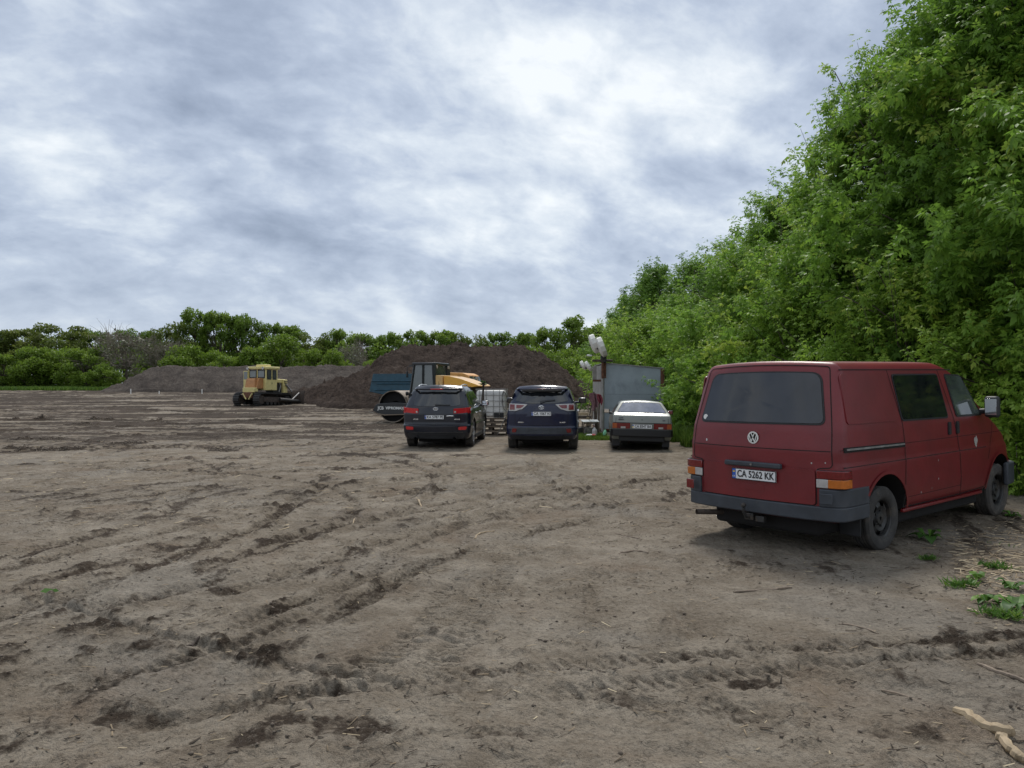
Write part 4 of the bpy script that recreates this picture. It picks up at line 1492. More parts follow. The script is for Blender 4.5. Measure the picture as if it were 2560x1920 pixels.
for sg in (-1, 1):      # wrap-round lamps
    yy = [.47, .60, .70, .78, .845, .885, .905]
    pth = [(hr(y_, 1.02)[0] + (.05 if y_ > .87 else 0), sg * y_) for y_ in yy] + [(-.66, sg * .912)]
    if sg > 0:
        pth = pth[::-1]
    mb = MB()
    wall(mb, pth, .94, 1.115, .022, zf=(lambda t, sg=sg: (.945 - .0 * t, 1.075 + .05 * (t if sg < 0 else 1 - t))))
    lamp = mb.build('tail_lamp', 'lamp_bright', suv, bevel=.02, seg=3)
    mb = MB()
    y_ = sg * .515
    mb.box((hr(abs(y_), 1.0)[0] - .026, y_, .985), (.012, .05, .05), Matrix.Rotation(-sg * .25, 3, 'Z'))
    mb.build('reversing_lens', 'lamp_white', lamp, bevel=.01)
    mb = MB()
    mb.box((-.735, sg * .935, 1.055), (.14, .016, .07), Matrix.Rotation(sg * .15, 3, 'Z'))
    mb.build('clear_lens', 'lamp_white', lamp, bevel=.006)
    patch(MB(), rpoly([(sg * .60, .59), (sg * .82, .60), (sg * .80, .515), (sg * .60, .51)], .03), hr, .014, .02).build('rear_reflector', 'lamp_bright', suv)
    ppc = MB()
    ppc.tube([(-.75, sg * .52, .30), (-1.0, sg * .52, .285)], .045, 14, cap=False)
    ppc.build('exhaust_pipe', 'dark_steel', suv)
# lower tailgate recess, trim lines, number plate
mb = MB()
ribbon(mb, rpoly([(.66, .90), (.64, .645), (-.64, .645), (-.66, .90)], .05), hr, .010, .003)
ribbon(mb, [(.69, 1.13), (.68, .90)], hr, .008, .003)
ribbon(mb, [(-.69, 1.13), (-.68, .90)], hr, .008, .003)
mb.build('tailgate_seam', 'gap', suv)
patch(MB(), rpoly([(.36, .925), (-.42, .925), (-.40, .75), (.32, .75)], .06), hr, .006, .01).build('plate_recess', 'suv_black', suv)
patch(MB(), rpoly([(.72, .455), (-.72, .455), (-.72, .435), (.72, .435)], .008), hr, .012, .01).build('bumper_trim', 'dark_steel', suv)
patch(MB(), rpoly([(.78, .42), (-.78, .42), (-.72, .28), (.72, .28)], .03), hr, .010, .02).build('lower_bumper', 'black', suv)
patch(MB(), rpoly([(-.29, .895), (-.47, .895), (-.47, .87), (-.29, .87)], .01), hr, .018, .02).build('tailgate_handle', 'chrome', suv)
plate(suv, hr(0, .85)[0] - .02, .03, .85, 'KA 5787 PE')
ex = hr(0, 1.07)[0] - .012
mb = MB()
mb.tube([(ex + .012 * 0, .065 * math.cos(a), 1.065 + .036 * math.sin(a)) for a in np.linspace(0, 2 * PI, 25)], .006, 6, cap=False)
stroke(mb, (.030, 1.038), (.012, 1.092), ex, .011)
stroke(mb, (-.012, 1.038), (-.030, 1.092), ex, .011)
stroke(mb, (.022, 1.060), (-.022, 1.070), ex, .010)
mb.build('emblem', 'chrome', suv)
text_part('badge_lettering', 'HYUNDAI', .040, 'chrome', suv, rear_mtx(hr(.5, .79)[0] - .006, .52, .79, 0), bold=.002)
text_part('badge_lettering', 'SANTA FE', .042, 'chrome', suv, rear_mtx(hr(-.52, .79)[0] - .006, -.55, .79, 0), bold=.002)

# --- navy car
p_ = place((.85, 21.15), math.radians(5.3), pitch=None, wb=2.79)
tc_ = thing('car', 'navy blue estate car parked right of the white tank, left of the metal shed', 'car', p_['loc'], p_['rot'], 'dark cars parked side by side')
TB = Body(rear=[(.30, -.88), (.42, -.99), (.62, -1.0), (.66, -.955), (1.0, -.96), (1.18, -.93), (1.28, -.88), (1.56, -.68), (1.66, -.58), (1.75, -.45)],
          front=[(.30, 3.55), (.5, 3.72), (.85, 3.68), (1.0, 3.5), (1.08, 3.1), (1.13, 2.5), (1.18, 2.2), (1.4, 1.8), (1.62, 1.2), (1.75, .6)],
          width=[(.30, .90), (.45, .945), (.62, .962), (.70, .95), (1.0, .94), (1.15, .90), (1.20, .87), (1.58, .74), (1.75, .64)],
          zb=.30, zt=1.69, bulge_r=.20, bulge_f=.42, crown=.045, r=.08, half_w=.93, taper=lambda x, z: .05 * max(0, -x) ** 2)
car(tc_, TB, 'suv_navy', 2.79, .375, .235, 'alloy', 'alloy', .445,
    [[(-.62, 1.53), (.15, 1.60), (1.15, 1.59), (2.0, 1.20), (-.1, 1.19), (-.62, 1.27)],
     [(-.58, 1.51), (.05, 1.57), (-.05, 1.22), (-.56, 1.29)], [(.11, 1.58), (.80, 1.585), (.78, 1.21), (.0, 1.21)], [(.85, 1.585), (1.12, 1.57), (1.9, 1.22), (.83, 1.21)]],
    [[(.05, 1.64), (.0, 1.2), (.28, 1.0), (.5, .8)], [(.82, 1.66), (.80, 1.1), (.85, .45)], [(2.0, 1.15), (2.03, .75), (2.15, .5)]], (1.75, .965, 1.27, 'suv_navy', (.13, .22, .16)), .815)
handle(tc_, TB, (.45, 1.35), 1.02, 'chrome')
windscreen(tc_, TB, 1.20, 1.60)
tr_ = TB.rear()
patch(MB(), rpoly([(.56, 1.60), (-.56, 1.60), (-.70, 1.32), (-.35, 1.245), (.35, 1.245), (.70, 1.32)], [.06, .06, .05, .15, .15, .05]), tr_, .008, .012, step=.06).build('rear_window', 'glass', tc_)
mb = MB()
wall(mb, [(-.42, -.62), (-.64, -.57), (-.76, -.30), (-.79, 0), (-.76, .30), (-.64, .57), (-.42, .62)][::-1], 1.615, 1.655, .08)
sp = mb.build('roof_spoiler', 'suv_navy', tc_, bevel=.015, seg=3)
MB().box((-.868, 0, 1.636), (.012, .22, .018)).build('high_brake_lamp', 'lamp_red', sp, bevel=.004)
mb = MB()
wall(mb, [(-.55, -.50), (-.70, -.32), (-.72, 0), (-.70, .32), (-.55, .50)][::-1], 1.555, 1.61, .05)
mb.build('spoiler_shadow_strip', 'seal', sp, bevel=.01)
MB().tube([(-.30, 0, 1.72), (-.42, 0, 1.80)], [.03, .006], 6).build('aerial', 'black', tc_)
wp = MB()
patch(wp, rpoly([(.03, 1.30), (-.36, 1.335), (-.36, 1.31), (-.02, 1.275), (.03, 1.235)], .01), tr_, .03, .02)
wp.build('rear_wiper', 'black', tc_)
for sg in (-1, 1):
    out_ = rpoly([(sg * .36, 1.225), (sg * .845, 1.245), (sg * .86, 1.06), (sg * .66, 1.055), (sg * .58, 1.09), (sg * .50, 1.105)], .015)
    lamp = patch(MB(), out_, tr_, .020, .03, step=.05).build('tail_lamp', 'lamp_white', tc_)
    for poly in ([(sg * .44, 1.20), (sg * .655, 1.208), (sg * .655, 1.125), (sg * .54, 1.125)], [(sg * .70, 1.215), (sg * .825, 1.222), (sg * .835, 1.085), (sg * .70, 1.085)]):
        patch(MB(), rpoly(poly, .012), tr_, .026, .01, step=.05).build('brake_lens', 'lamp_red', lamp)
    patch(MB(), rpoly([(sg * .64, .595), (sg * .76, .60), (sg * .77, .50), (sg * .66, .50)], .02), tr_, .022, .03).build('rear_reflector', 'lamp_red', tc_)
patch(MB(), rpoly([(.77, .625), (-.77, .625), (-.84, .46), (.84, .46)], .05), tr_, .012, .03).build('bumper_insert', 'bumper', tc_)
patch(MB(), rpoly([(.80, .42), (-.80, .42), (-.74, .32), (.74, .32)], .03), tr_, .012, .03).build('lower_bumper', 'black', tc_)
mb = MB()
ribbon(mb, rpoly([(.70, 1.05), (.68, .675), (-.68, .675), (-.70, 1.05)], .06), tr_, .010, .003)
mb.build('tailgate_seam', 'gap', tc_)
patch(MB(), rpoly([(.30, 1.07), (-.30, 1.07), (-.42, .88), (.42, .88)], .03), tr_, .006, .01).build('plate_recess', 'suv_navy', tc_)
plate(tc_, tr_(0, 1.0)[0] - .02, .0, .99, 'CA 1067 KI')
ex = tr_(0, 1.15)[0] - .012
mb = MB()
for ry, rz, dz in ((.068, .048, 0), (.045, .018, .018), (.020, .044, .0)):
    mb.tube([(ex, ry * math.cos(a), 1.155 + dz + rz * math.sin(a)) for a in np.linspace(0, 2 * PI, 25)], .006, 6, cap=False)
mb.build('emblem', 'chrome', tc_)
text_part('badge_lettering', 'HIGHLANDER', .040, 'chrome', tc_, rear_mtx(tr_(.5, .76)[0] - .006, .49, .762, 0), bold=.002)
text_part('badge_lettering', 'LE AWD', .040, 'chrome', tc_, rear_mtx(tr_(-.5, .76)[0] - .006, -.55, .762, 0), bold=.002)

# --- silver hatchback
p_ = place((3.50, 21.25), math.radians(6.0), pitch=None, roll=math.radians(1.4), wb=2.46, tr=.7)
lada = thing('car', 'pale silver hatchback with a black bumper in front of the metal shed', 'car', p_['loc'], p_['rot'])
LB = Body(rear=[(.30, -.62), (.45, -.68), (.75, -.69), (.92, -.66), (.965, -.62), (1.0, -.47), (1.15, -.28), (1.28, -.10), (1.36, .08)],
          front=[(.30, 3.05), (.5, 3.12), (.68, 3.10), (.78, 2.9), (.86, 2.2), (.92, 1.75), (1.1, 1.5), (1.28, 1.15), (1.36, .8)],
          width=[(.30, .77), (.45, .80), (.70, .805), (.90, .77), (1.0, .74), (1.28, .57), (1.36, .50)],
          zb=.30, zt=1.30, bulge_r=.05, bulge_f=.25, crown=.035, r=.05, half_w=.80)
car(lada, LB, 'silver', 2.46, .285, .165, 'steel', 'steel_black', .335,
    [[(-.05, 1.22), (.9, 1.25), (1.45, .95), (.0, .94), (-.30, 1.02)], [(-.03, 1.20), (.38, 1.23), (.38, .97), (.0, .97), (-.24, 1.03)], [(.44, 1.23), (.88, 1.23), (1.38, .97), (.44, .965)]],
    [[(.40, 1.26), (.42, .9), (.45, .42)], [(1.5, .92), (1.52, .6), (1.6, .42)]], (1.18, .83, .97, 'seal', (.07, .17, .12)), .685, 'mirror')
windscreen(lada, LB, .96, 1.26)
lr = LB.rear()
so_ = patch(MB(), rpoly([(.505, 1.262), (-.505, 1.262), (-.66, 1.012), (.66, 1.012)], .03), lr, .005, .01, step=.06).build('rear_window', 'seal', lada)
patch(MB(), rpoly([(.485, 1.25), (-.485, 1.25), (-.635, 1.022), (.635, 1.022)], .025), lr, .009, .006, step=.06).build('pane', 'hatch_glass', so_)
mb = MB()
ribbon(mb, [(.66, 1.0), (.68, .93), (.69, .755)], lr, .010, .003)
ribbon(mb, [(-.66, 1.0), (-.68, .93), (-.69, .755)], lr, .010, .003)
ribbon(mb, [(.76, .752), (-.76, .752)], lr, .016, .003)
mb.build('tailgate_seam', 'gap', lada)
for sg in (-1, 1):
    lamp = patch(MB(), rpoly([(sg * .31, .742), (sg * .775, .742), (sg * .775, .60), (sg * .31, .60)], .012), lr, .014, .03, step=.05).build('tail_lamp', 'lamp_red', lada)
    patch(MB(), rpoly([(sg * .655, .738), (sg * .772, .738), (sg * .772, .604), (sg * .655, .604)], .008), lr, .020, .01, step=.05).build('indicator_lens', 'lamp_darkorange', lamp)
    patch(MB(), rpoly([(sg * .43, .735), (sg * .555, .735), (sg * .555, .665), (sg * .43, .665)], .008), lr, .019, .01, step=.05).build('brake_lens', 'lamp_red', lamp)
    patch(MB(), rpoly([(sg * .43, .655), (sg * .555, .655), (sg * .555, .605), (sg * .43, .605)], .008), lr, .019, .01, step=.05).build('reversing_lens', 'lamp_white', lamp)
    MB().box((-.36, sg * .66, .235), (.012, .20, .24)).build('mud_flap', 'black', lada, bevel=.004)
MB().box((lr(0, .67)[0] - .006, 0, .67), (.02, .60, .145)).build('plate_panel', 'silver', lada, bevel=.004)
plate(lada, lr(0, .67)[0] - .024, 0, .665, 'CA 8347 BA', 'old')
mb = MB()
wall(mb, [(-.30, -.785), (-.60, -.78), (-.675, -.745), (-.705, -.60), (-.715, 0), (-.705, .60), (-.675, .745), (-.60, .78), (-.30, .785)][::-1], .40, .585, .04)
mb.build('rear_bumper', 'seal', lada, bevel=.015, seg=3)
MB().bx(-.66, -.60, -.60, .60, .26, .42).build('rear_apron', 'seal', lada, bevel=.02)
MB().tube([(-.2, .3, .22), (-.66, .34, .22)], .022, 10, cap=False).build('exhaust_pipe', 'rust', lada)
MB().lathe([(.0, 0), (.014, 0), (.014, .008), (0, .008)], c=(lr(0, .84)[0], 0, .84), axis=(-1, 0, 0), n=12).build('lock', 'black', lada)
text_part('badge_lettering', 'Lada', .060, 'bumper', lada, rear_mtx(lr(.53, .885)[0] - .005, .55, .885, .2), bold=.001)
text_part('badge_lettering', 'SAMARA', .038, 'black', lada, rear_mtx(lr(.53, .83)[0] - .005, .545, .832, .2), bold=.003)
text_part('badge_lettering', '1500i', .036, 'bumper', lada, rear_mtx(lr(-.56, .83)[0] - .005, -.57, .83, .2), bold=.002)


# ------------------------------------------------------------------ bulldozer
# local: x forward, y left, z up, origin between the tracks on the ground
bz_x, bz_y = (656 - 1280) / F_PX * 55.4, 55.6
dz_yaw = math.radians(24)
doz = thing('bulldozer', 'pale yellow crawler bulldozer with an orange rear tank, before the low soil bank', 'bulldozer', (bz_x, bz_y, gz(bz_x, bz_y) - .03), (0, 0, PI / 2 - dz_yaw))
DS = .98


def ds(*a):
    return tuple(v * DS for v in a)


for sg in (-1, 1):
    # crawler belt with shoes
    cx0, cx1, r0 = -1.35, 1.35, .40
    loop = []
    for a in np.linspace(PI / 2, 3 * PI / 2, 10):
        loop.append((cx0 + r0 * 1.05 * math.cos(a), .47 + r0 * 1.12 * math.sin(a)))
    for a in np.linspace(-PI / 2, PI / 2, 10):
        loop.append((cx1 + r0 * math.cos(a), .43 + r0 * math.sin(a)))
    loop = dens(loop + [loop[0]], .19)
    tb = MB()
    for k in range(len(loop) - 1):
        (xa, za), (xb, zb_) = loop[k], loop[k + 1]
        ang = math.atan2(zb_ - za, xb - xa)
        L = math.hypot(xb - xa, zb_ - za)
        if L < .05:
            continue
        R_ = Matrix.Rotation(-ang, 3, 'Y')
        nx, nz = math.sin(ang), -math.cos(ang)
        if False:
            nx = -nx
        tb.box(ds((xa + xb) / 2, sg * .94, (za + zb_) / 2), ds(L * .95, .52, .045), R_)
        tb.box(ds(xa + nx * .03, sg * .94, za + nz * .03), ds(.035, .52, .09), R_)
    trk = tb.build('crawler_track', 'dark_steel', doz)
    fr = MB()
    fr.prism([(-1.2, .30), (1.1, .22), (1.2, .42), (.9, .60), (-.9, .66), (-1.2, .58)], sg * .80, sg * 1.14, lambda a, b_, h: ds(a, h, b_))
    fr.build('track_frame', 'earthy', trk, bevel=.02)
    for wx_ in np.linspace(-.8, .8, 5):
        MB().lathe([(0, -.16), (.13, -.16), (.13, .16), (0, .16)], c=ds(wx_, sg * .96, .20), n=18).build('road_wheel', 'dark_steel', trk)
    MB().lathe([(0, -.13), (.30, -.13), (.34, -.05), (.34, .05), (.30, .13), (0, .13)], c=ds(cx0, sg * .94, .46), n=26).build('drive_sprocket', 'earthy', trk)
    MB().lathe([(0, -.15), (.31, -.15), (.34, 0), (.31, .15), (0, .15)], c=ds(cx1, sg * .94, .43), n=26).build('front_idler', 'dark_steel', trk)
    MB().tube([ds(.35, sg * .94, .88), ds(.35, sg * .94, .72)], .07, 10).build('carrier_roller', 'dark_steel', trk)
mb = MB()
mb.prism([(-1.45, .55), (-1.2, .42), (1.55, .50), (1.55, .85), (-1.45, 1.05)], -.62, .62, lambda a, b_, h: ds(a, h, b_))
mb.build('chassis', 'earthy', doz, bevel=.03)
MB().bx(*ds(-1.52, -1.15), *ds(-.55, .55), *ds(.98, 1.32)).build('rear_housing', 'yellow', doz, bevel=.03)
MB().prism([(-1.50, .55), (-1.62, .60), (-1.62, .95), (-1.50, 1.0)], -.40, .40, lambda a, b_, h: ds(a, h, b_)).build('tow_plate', 'rust', doz, bevel=.02)
for sg in (-1, 1):
    MB().tube([ds(-1.60, sg * .42, .9), ds(-1.62, sg * .12, .48)], .05, 6).build('tow_brace', 'yellow', doz)
# cab
mb = MB()
mb.prism([(-.62, -.80), (-.62, .80), (.55, .80), (.55, -.80)], 1.12, 1.98, lambda a, b_, h: ds(a, b_, h))
cabn = mb.build('cab', 'yellow', doz, bevel=.03)
for x_, y_, w_ in ((-.60, .78, .09), (-.60, -.78, .09), (.53, .78, .09), (.53, -.78, .09), (-.60, 0, .07), (0.0, .78, .07), (0.0, -.78, .07)):
    MB().box(ds(x_, y_, 2.30), ds(w_, w_, .72)).build('cab_pillar', 'yellow', cabn, bevel=.01)
MB().bx(*ds(-.55, .48), *ds(-.73, .73), *ds(1.95, 2.60)).build('cab_glazing', 'side_glass', cabn)
for (x0, x1, y0, y1) in ((-.645, -.630, .06, .71), (-.645, -.630, -.71, -.06)):
    fw = MB()
    fw.bx(*ds(x0, x1), *ds(y0, y1), *ds(2.02, 2.58))
    o = fw.build('rear_window', 'seal', cabn, bevel=.006)
    MB().bx(*ds(x0 - .008, x0), *ds(y0 + .06, y1 - .06), *ds(2.08, 2.52)).build('pane', 'side_glass', o)
for sg in (-1, 1):
    for (x0, x1) in ((-.50, -.08), (.08, .46)):
        fw = MB()
        fw.bx(*ds(x0, x1), *ds(sg * .80, sg * .818), *ds(1.90, 2.56))
        o = fw.build('side_window', 'seal', cabn, bevel=.006)
        MB().bx(*ds(x0 + .04, x1 - .04), *ds(sg * .818, sg * .826), *ds(1.95, 2.52)).build('pane', 'side_glass', o)
    MB().box(ds(.0, sg * .81, 1.62), ds(.03, .02, .12)).build('cab_door_handle', 'seal', cabn)
# the near door stands open on the far side
MB().box(ds(-.70, .99, 1.90), ds(.04, .44, 1.26)).build('open_door', 'yellow', doz, bevel=.01)
MB().box(ds(-.73, .99, 2.20), ds(.02, .32, .56)).build('door_pane', 'side_glass', doz)
mb = MB()
mb.bx(*ds(-.72, .78), *ds(-.88, .88), *ds(2.64, 2.84))
roof = mb.build('cab_roof', 'yellow', doz, bevel=.05, seg=3)
MB().bx(*ds(-.30, .38), *ds(-.40, .45), *ds(2.84, 3.0)).build('roof_vent', 'yellow', roof, bevel=.06, seg=3)
for y_ in (-.70, .72):
    MB().lathe([(0, 0), (.06, .0), (.10, .07), (.10, .10), (0, .09)], c=ds(-.76, y_, 2.72), axis=(-1, 0, 0), n=18).build('work_lamp', 'lamp_white', roof)
# tank
mb = MB()
mb.prism(rpoly([(-1.28, 1.24), (-.62, 1.24), (-.62, 2.0), (-1.10, 2.0)], [.03, .03, .05, .2]), -.56, .58, lambda a, b_, h: ds(a, h, b_))
mb.build('fuel_tank', 'tank_orange', doz, bevel=.03)
for y_ in (-.38,):
    MB().bx(*ds(-1.30, -.62), *ds(y_ - .03, y_ + .03), *ds(1.325, 2.012)).build('tank_strap', 'tank_orange', doz, bevel=.006)
# bonnet and radiator
mb = MB()
mb.prism([(.55, 1.72), (.55, 2.0), (1.95, 1.93), (2.0, 1.66), (1.4, 1.66)], -.42, .42, lambda a, b_, h: ds(a, h, b_))
mb.build('bonnet', 'yellow', doz, bevel=.05)
MB().bx(*ds(.62, 1.62), *ds(-.34, .34), *ds(.9, 1.70)).build('engine', 'dark_steel', doz, bevel=.03)
mb = MB()
mb.bx(*ds(1.58, 2.02), *ds(-.52, .52), *ds(.82, 1.92))
rad = mb.build('radiator_housing', 'yellow', doz, bevel=.04)
for y_, z_ in ((-.526, 1.74), (-.526, 1.60)):
    MB().tube([ds(1.62, y_, z_ + .1), ds(1.78, y_ - .03, z_), ds(1.97, y_, z_ + .06)], .022, 6).build('hydraulic_hose', 'seal', rad)
MB().tube([ds(1.28, -.40, 1.72), ds(1.30, -.48, 1.4), ds(1.10, -.50, 1.0)], .035, 8).build('exhaust_pipe', 'steel', doz)
MB().bx(*ds(-.7, 1.5), *ds(-1.18, -.70), *ds(.90, .94)).build('track_guard', 'dark_steel', doz)
MB().bx(*ds(-.7, 1.5), *ds(.70, 1.18), *ds(.90, .94)).build('track_guard', 'dark_steel', doz)
# blade, push arms, rams
sec = [(2.55, .02), (2.47, .30), (2.48, .62), (2.58, .92), (2.68, 1.08), (2.74, 1.06), (2.66, .90), (2.58, .62), (2.57, .30), (2.64, .03)]
mb = MB()
mb.prism(sec, -1.62, 1.62, lambda a, b_, h: ds(a, h, b_ + .02))
bl = mb.build('blade', 'earthy', doz, bevel=.01)
for y_ in (-1.2, -.5, .2, .9):
    MB().bx(*ds(2.36, 2.50), *ds(y_ - .04, y_ + .04), *ds(.18, .9)).build('blade_rib', 'earthy', bl)
for sg in (-1, 1):
    MB().tube([ds(.3, sg * 1.28, .45), ds(2.42, sg * 1.30, .30)], .12, 8).build('push_arm', 'dark_steel', doz)
    MB().tube([ds(1.65, sg * 1.30, .45), ds(2.45, sg * 1.25, .92)], .05, 8).build('brace', 'steel', doz)
    rm = MB()
    rm.tube([ds(1.75, sg * .60, 1.55), ds(2.15, sg * .60, 1.22)], .07, 10)
    o = rm.build('lift_ram', 'steel', doz)
    MB().tube([ds(2.15, sg * .60, 1.22), ds(2.46, sg * .60, .96)], .04, 8).build('ram_rod', 'chrome', o)

# ------------------------------------------------------------------ road roller (drum at the left, cab, yellow engine hood)
ro_d = 36.5
rx0, ry0 = (1004 - 1280) / F_PX * ro_d, ro_d + .35
ro_yaw = math.radians(-72)            # heading left and away
rol = thing('road_roller', 'single drum road roller with black cab and yellow hood, behind the blue-black car', 'road roller', (rx0, ry0, gz(rx0, ry0) - .02), (0, 0, PI / 2 - ro_yaw))
DR = .74
mb = MB()
mb.lathe([(DR - .04, -1.02), (DR, -1.03), (DR, 1.03), (DR - .04, 1.02)], c=(0, 0, DR), n=56)
mb.lathe([(DR - .04, 1.02), (DR - .05, .80), (.25, .74), (.25, -.74), (DR - .05, -.80), (DR - .04, -1.02)], c=(0, 0, DR), n=56, mi=1)
mb.build('drum', ['drum_skin', 'gap'], rol, angle=30)
for sg in (-1, 1):
    pl_ = rpoly([(.96, .56), (.74, .86), (-.2, .93), (-.95, .88), (-.95, .42), (.30, .36), (.70, .42)], .10)
    fr = MB()
    fr.prism(pl_, sg * 1.10, sg * 1.22, lambda a, b_, h: (a, h, b_))
    f_ = fr.build('drum_frame', 'cab_black', rol, bevel=.015)
    e_ = MB()
    e_.prism(rpoly([(.99, .52), (.72, .385), (.30, .33), (-.95, .38), (-.95, .42), (.30, .375), (.70, .43), (.93, .55)], .02), sg * 1.12, sg * 1.25, lambda a, b_, h: (a, h, b_))
    e_.build('worn_edge', 'wood', f_)
    if sg > 0:
        mt = Matrix(((-1, 0, 0, .52), (0, 0, 1, 1.224), (0, 1, 0, .665), (0, 0, 0, 1)))
        text_part('frame_lettering', 'JCB', .20, 'white_paint', f_, mt, width=.32, bold=.006)
        mt.translation = (-.20, 1.224, .665)
        text_part('frame_lettering', 'VIBROMAX', .17, 'white_paint', f_, mt, width=.95, bold=.006)
MB().bx(.80, .98, -1.15, 1.15, .50, .66).build('front_beam', 'rust', rol, bevel=.03)
MB().bx(-1.0, -.86, -1.15, 1.15, .42, .85).build('rear_beam', 'cab_black', rol, bevel=.02)
# tractor part
before = set(rol.children_recursive)
MB().bx(-1.9, -1.2, -.40, .40, .55, 1.0).build('pivot', 'dark_steel', rol, bevel=.03)
MB().prism([(-1.55, .95), (-1.55, 1.25), (-3.1, 1.25), (-3.1, .75), (-1.9, .75)], -.95, .95, lambda a, b_, h: (a, h, b_)).build('platform', 'cab_black', rol, bevel=.02)
cb = MB()
cb.prism([(-1.45, 1.22), (-1.52, 1.45), (-1.75, 2.80), (-2.95, 2.86), (-3.05, 1.22)], -.78, .78, lambda a, b_, h: (a, h, b_))
cab_ = cb.build('cab_glazing', 'side_glass', rol)
for sg in (-1, 1):
    for a, b_ in (((-1.42, 1.22), (-1.50, 1.50)), ((-1.50, 1.50), (-1.74, 2.84)), ((-2.28, 1.25), (-2.30, 2.84)), ((-3.08, 1.22), (-2.98, 2.86)), ((-1.50, 1.40), (-3.06, 1.80)), ((-1.42, 1.24), (-3.08, 1.24))):
        MB().tube([(a[0], sg * .79, a[1]), (b_[0], sg * .79, b_[1])], .065 if a[0] > -3.0 else .13, 6).build('cab_pillar', 'cab_black', cab_)
    MB().prism([(-1.50, 1.22), (-1.52, 1.42), (-3.06, 1.78), (-3.06, 1.22)], sg * .785, sg * .80, lambda a, b_, h: (a, h, b_)).build('lower_door', 'glass', cab_)
MB().bx(-3.06, -1.62, -.86, .86, 2.80, 2.93).build('cab_roof', 'cab_black', rol, bevel=.03)
MB().box((-1.50, 0, 2.80), (.30, 1.4, .05)).build('sun_visor', 'cab_black', rol)
for sg in (-1, 1):
    MB().tube([(-1.62, sg * .82, 2.75), (-1.40, sg * .98, 2.70), (-1.40, sg * .98, 2.2)], .02, 6).build('mirror_arm', 'cab_black', rol)
    MB().box((-1.40, sg * .98, 2.35), (.05, .16, .30)).build('door_mirror', 'cab_black', rol, bevel=.015)
    MB().lathe([(0, 0), (.07, 0), (.09, .08), (0, .08)], c=(-3.04, sg * .70, 2.72), axis=(-1, 0, 0), n=14).build('work_lamp', 'lamp_white', rol)
    MB().lathe([(0, 0), (.09, 0), (.11, .10), (0, .10)], c=(-1.35, sg * .80, 1.42), axis=(1, 0, 0), n=14).build('headlamp', 'seal', rol)
    whl = bpy.data.objects.new('wheel', None)
    C.objects.link(whl)
    whl.parent = rol
    whl.location = (-3.2, sg * .85, .74)
    MB().lathe([(.36, -.22), (.60, -.27), (.72, -.24), (.75, 0), (.72, .24), (.60, .27), (.36, .22)], n=40).build('tyre', 'rubber', whl)
    MB().lathe([(.38, sg * .20), (.30, sg * .10), (.01, sg * .12)], n=26).build('rim', 'roller_yellow', whl)
MB().bx(-3.55, -3.12, -.90, .90, 1.25, 2.30).build('rear_box', 'tan', rol, bevel=.03)
hd = [(-3.60, 1.80), (-3.60, 2.27), (-3.9, 2.26), (-4.6, 2.13), (-5.2, 1.96), (-5.62, 1.84), (-5.70, 1.78), (-5.2, 1.72)]
mb = MB()
mb.prism(rpoly(hd, .05), -.82, .82, lambda a, b_, h: (a, h, b_))
mb.build('engine_hood', 'roller_yellow', rol, bevel=.10, seg=4)
MB().bx(-5.25, -3.6, -.84, .84, .92, 1.76).build('hood_base', 'dark_steel', rol, bevel=.03)
MB().prism([(-5.40, .55), (-5.30, .92), (-3.8, .92), (-3.8, .55)], -.80, .80, lambda a, b_, h: (a, h, b_)).build('rear_ballast', 'roller_yellow', rol, bevel=.05)

for o in set(rol.children_recursive) - before:      # the tractor half is short and sits close behind the drum
    if o.type == 'EMPTY':
        o.location.x = -.75 + (o.location.x + 1.45) * .80
    elif o.parent.type != 'EMPTY' or o.parent == rol:
        for v in o.data.vertices:
            v.co.x = -.75 + (v.co.x + 1.45) * .80
            v.co.z = v.co.z * .945

# ------------------------------------------------------------------ tipper truck
tk_d = 47.5
tx0, ty0 = (941 - 1280) / F_PX * tk_d, tk_d + .8
tk = thing('tipper_truck', 'tipper truck with blue bed and orange cab, between the road roller and the soil heap', 'truck', (tx0, ty0, gz(tx0, ty0) - .05), (0, 0, math.radians(-14)))
tk.scale = (.97, .97, .885)
bed = [(-.10, 1.42), (.16, 2.62), (4.1, 2.62), (4.1, 1.30), (2.2, 1.12), (1.45, 1.05)]
for sg in (-1, 1):
    mb = MB()
    mb.prism(bed, sg * 1.16, sg * 1.22, lambda a, b_, h: (a, h, b_))
    bs = mb.build('bed_side', 'tipper_blue', tk, bevel=.01)
    for pts in ([(.05, 2.12), (4.1, 2.12)], [(.42, 1.94), (4.08, 1.94)], [(.28, 1.52), (4.08, 1.52)], [(-.08, 1.44), (1.5, 1.10)], [(1.5, 1.10), (4.08, 1.34)]):
        MB().tube([(p[0], sg * 1.24, p[1]) for p in pts], .04, 4).build('bed_rib', 'tipper_blue', bs)
MB().prism([(1.45, 1.08), (-.08, 1.44), (-.06, 1.50), (1.5, 1.16), (4.08, 1.36), (4.08, 1.29), (2.2, 1.12)], -1.16, 1.16, lambda a, b_, h: (a, h, b_)).build('bed_floor', 'tipper_blue', tk)
MB().bx(4.02, 4.10, -1.16, 1.16, 1.36, 2.62).build('bed_front', 'tipper_blue', tk)
MB().bx(.2, 6.6, -.45, .45, .78, 1.04).build('chassis', 'dark_steel', tk)
cb = MB()
cb.prism(rpoly([(4.75, 1.0), (4.75, 2.58), (4.95, 2.70), (6.05, 2.66), (6.35, 2.52), (6.62, 1.75), (6.66, 1.0)], .08), -1.18, 1.18, lambda a, b_, h: (a, h, b_))
cab_ = cb.build('cab', 'truck_orange', tk, bevel=.06, seg=3)
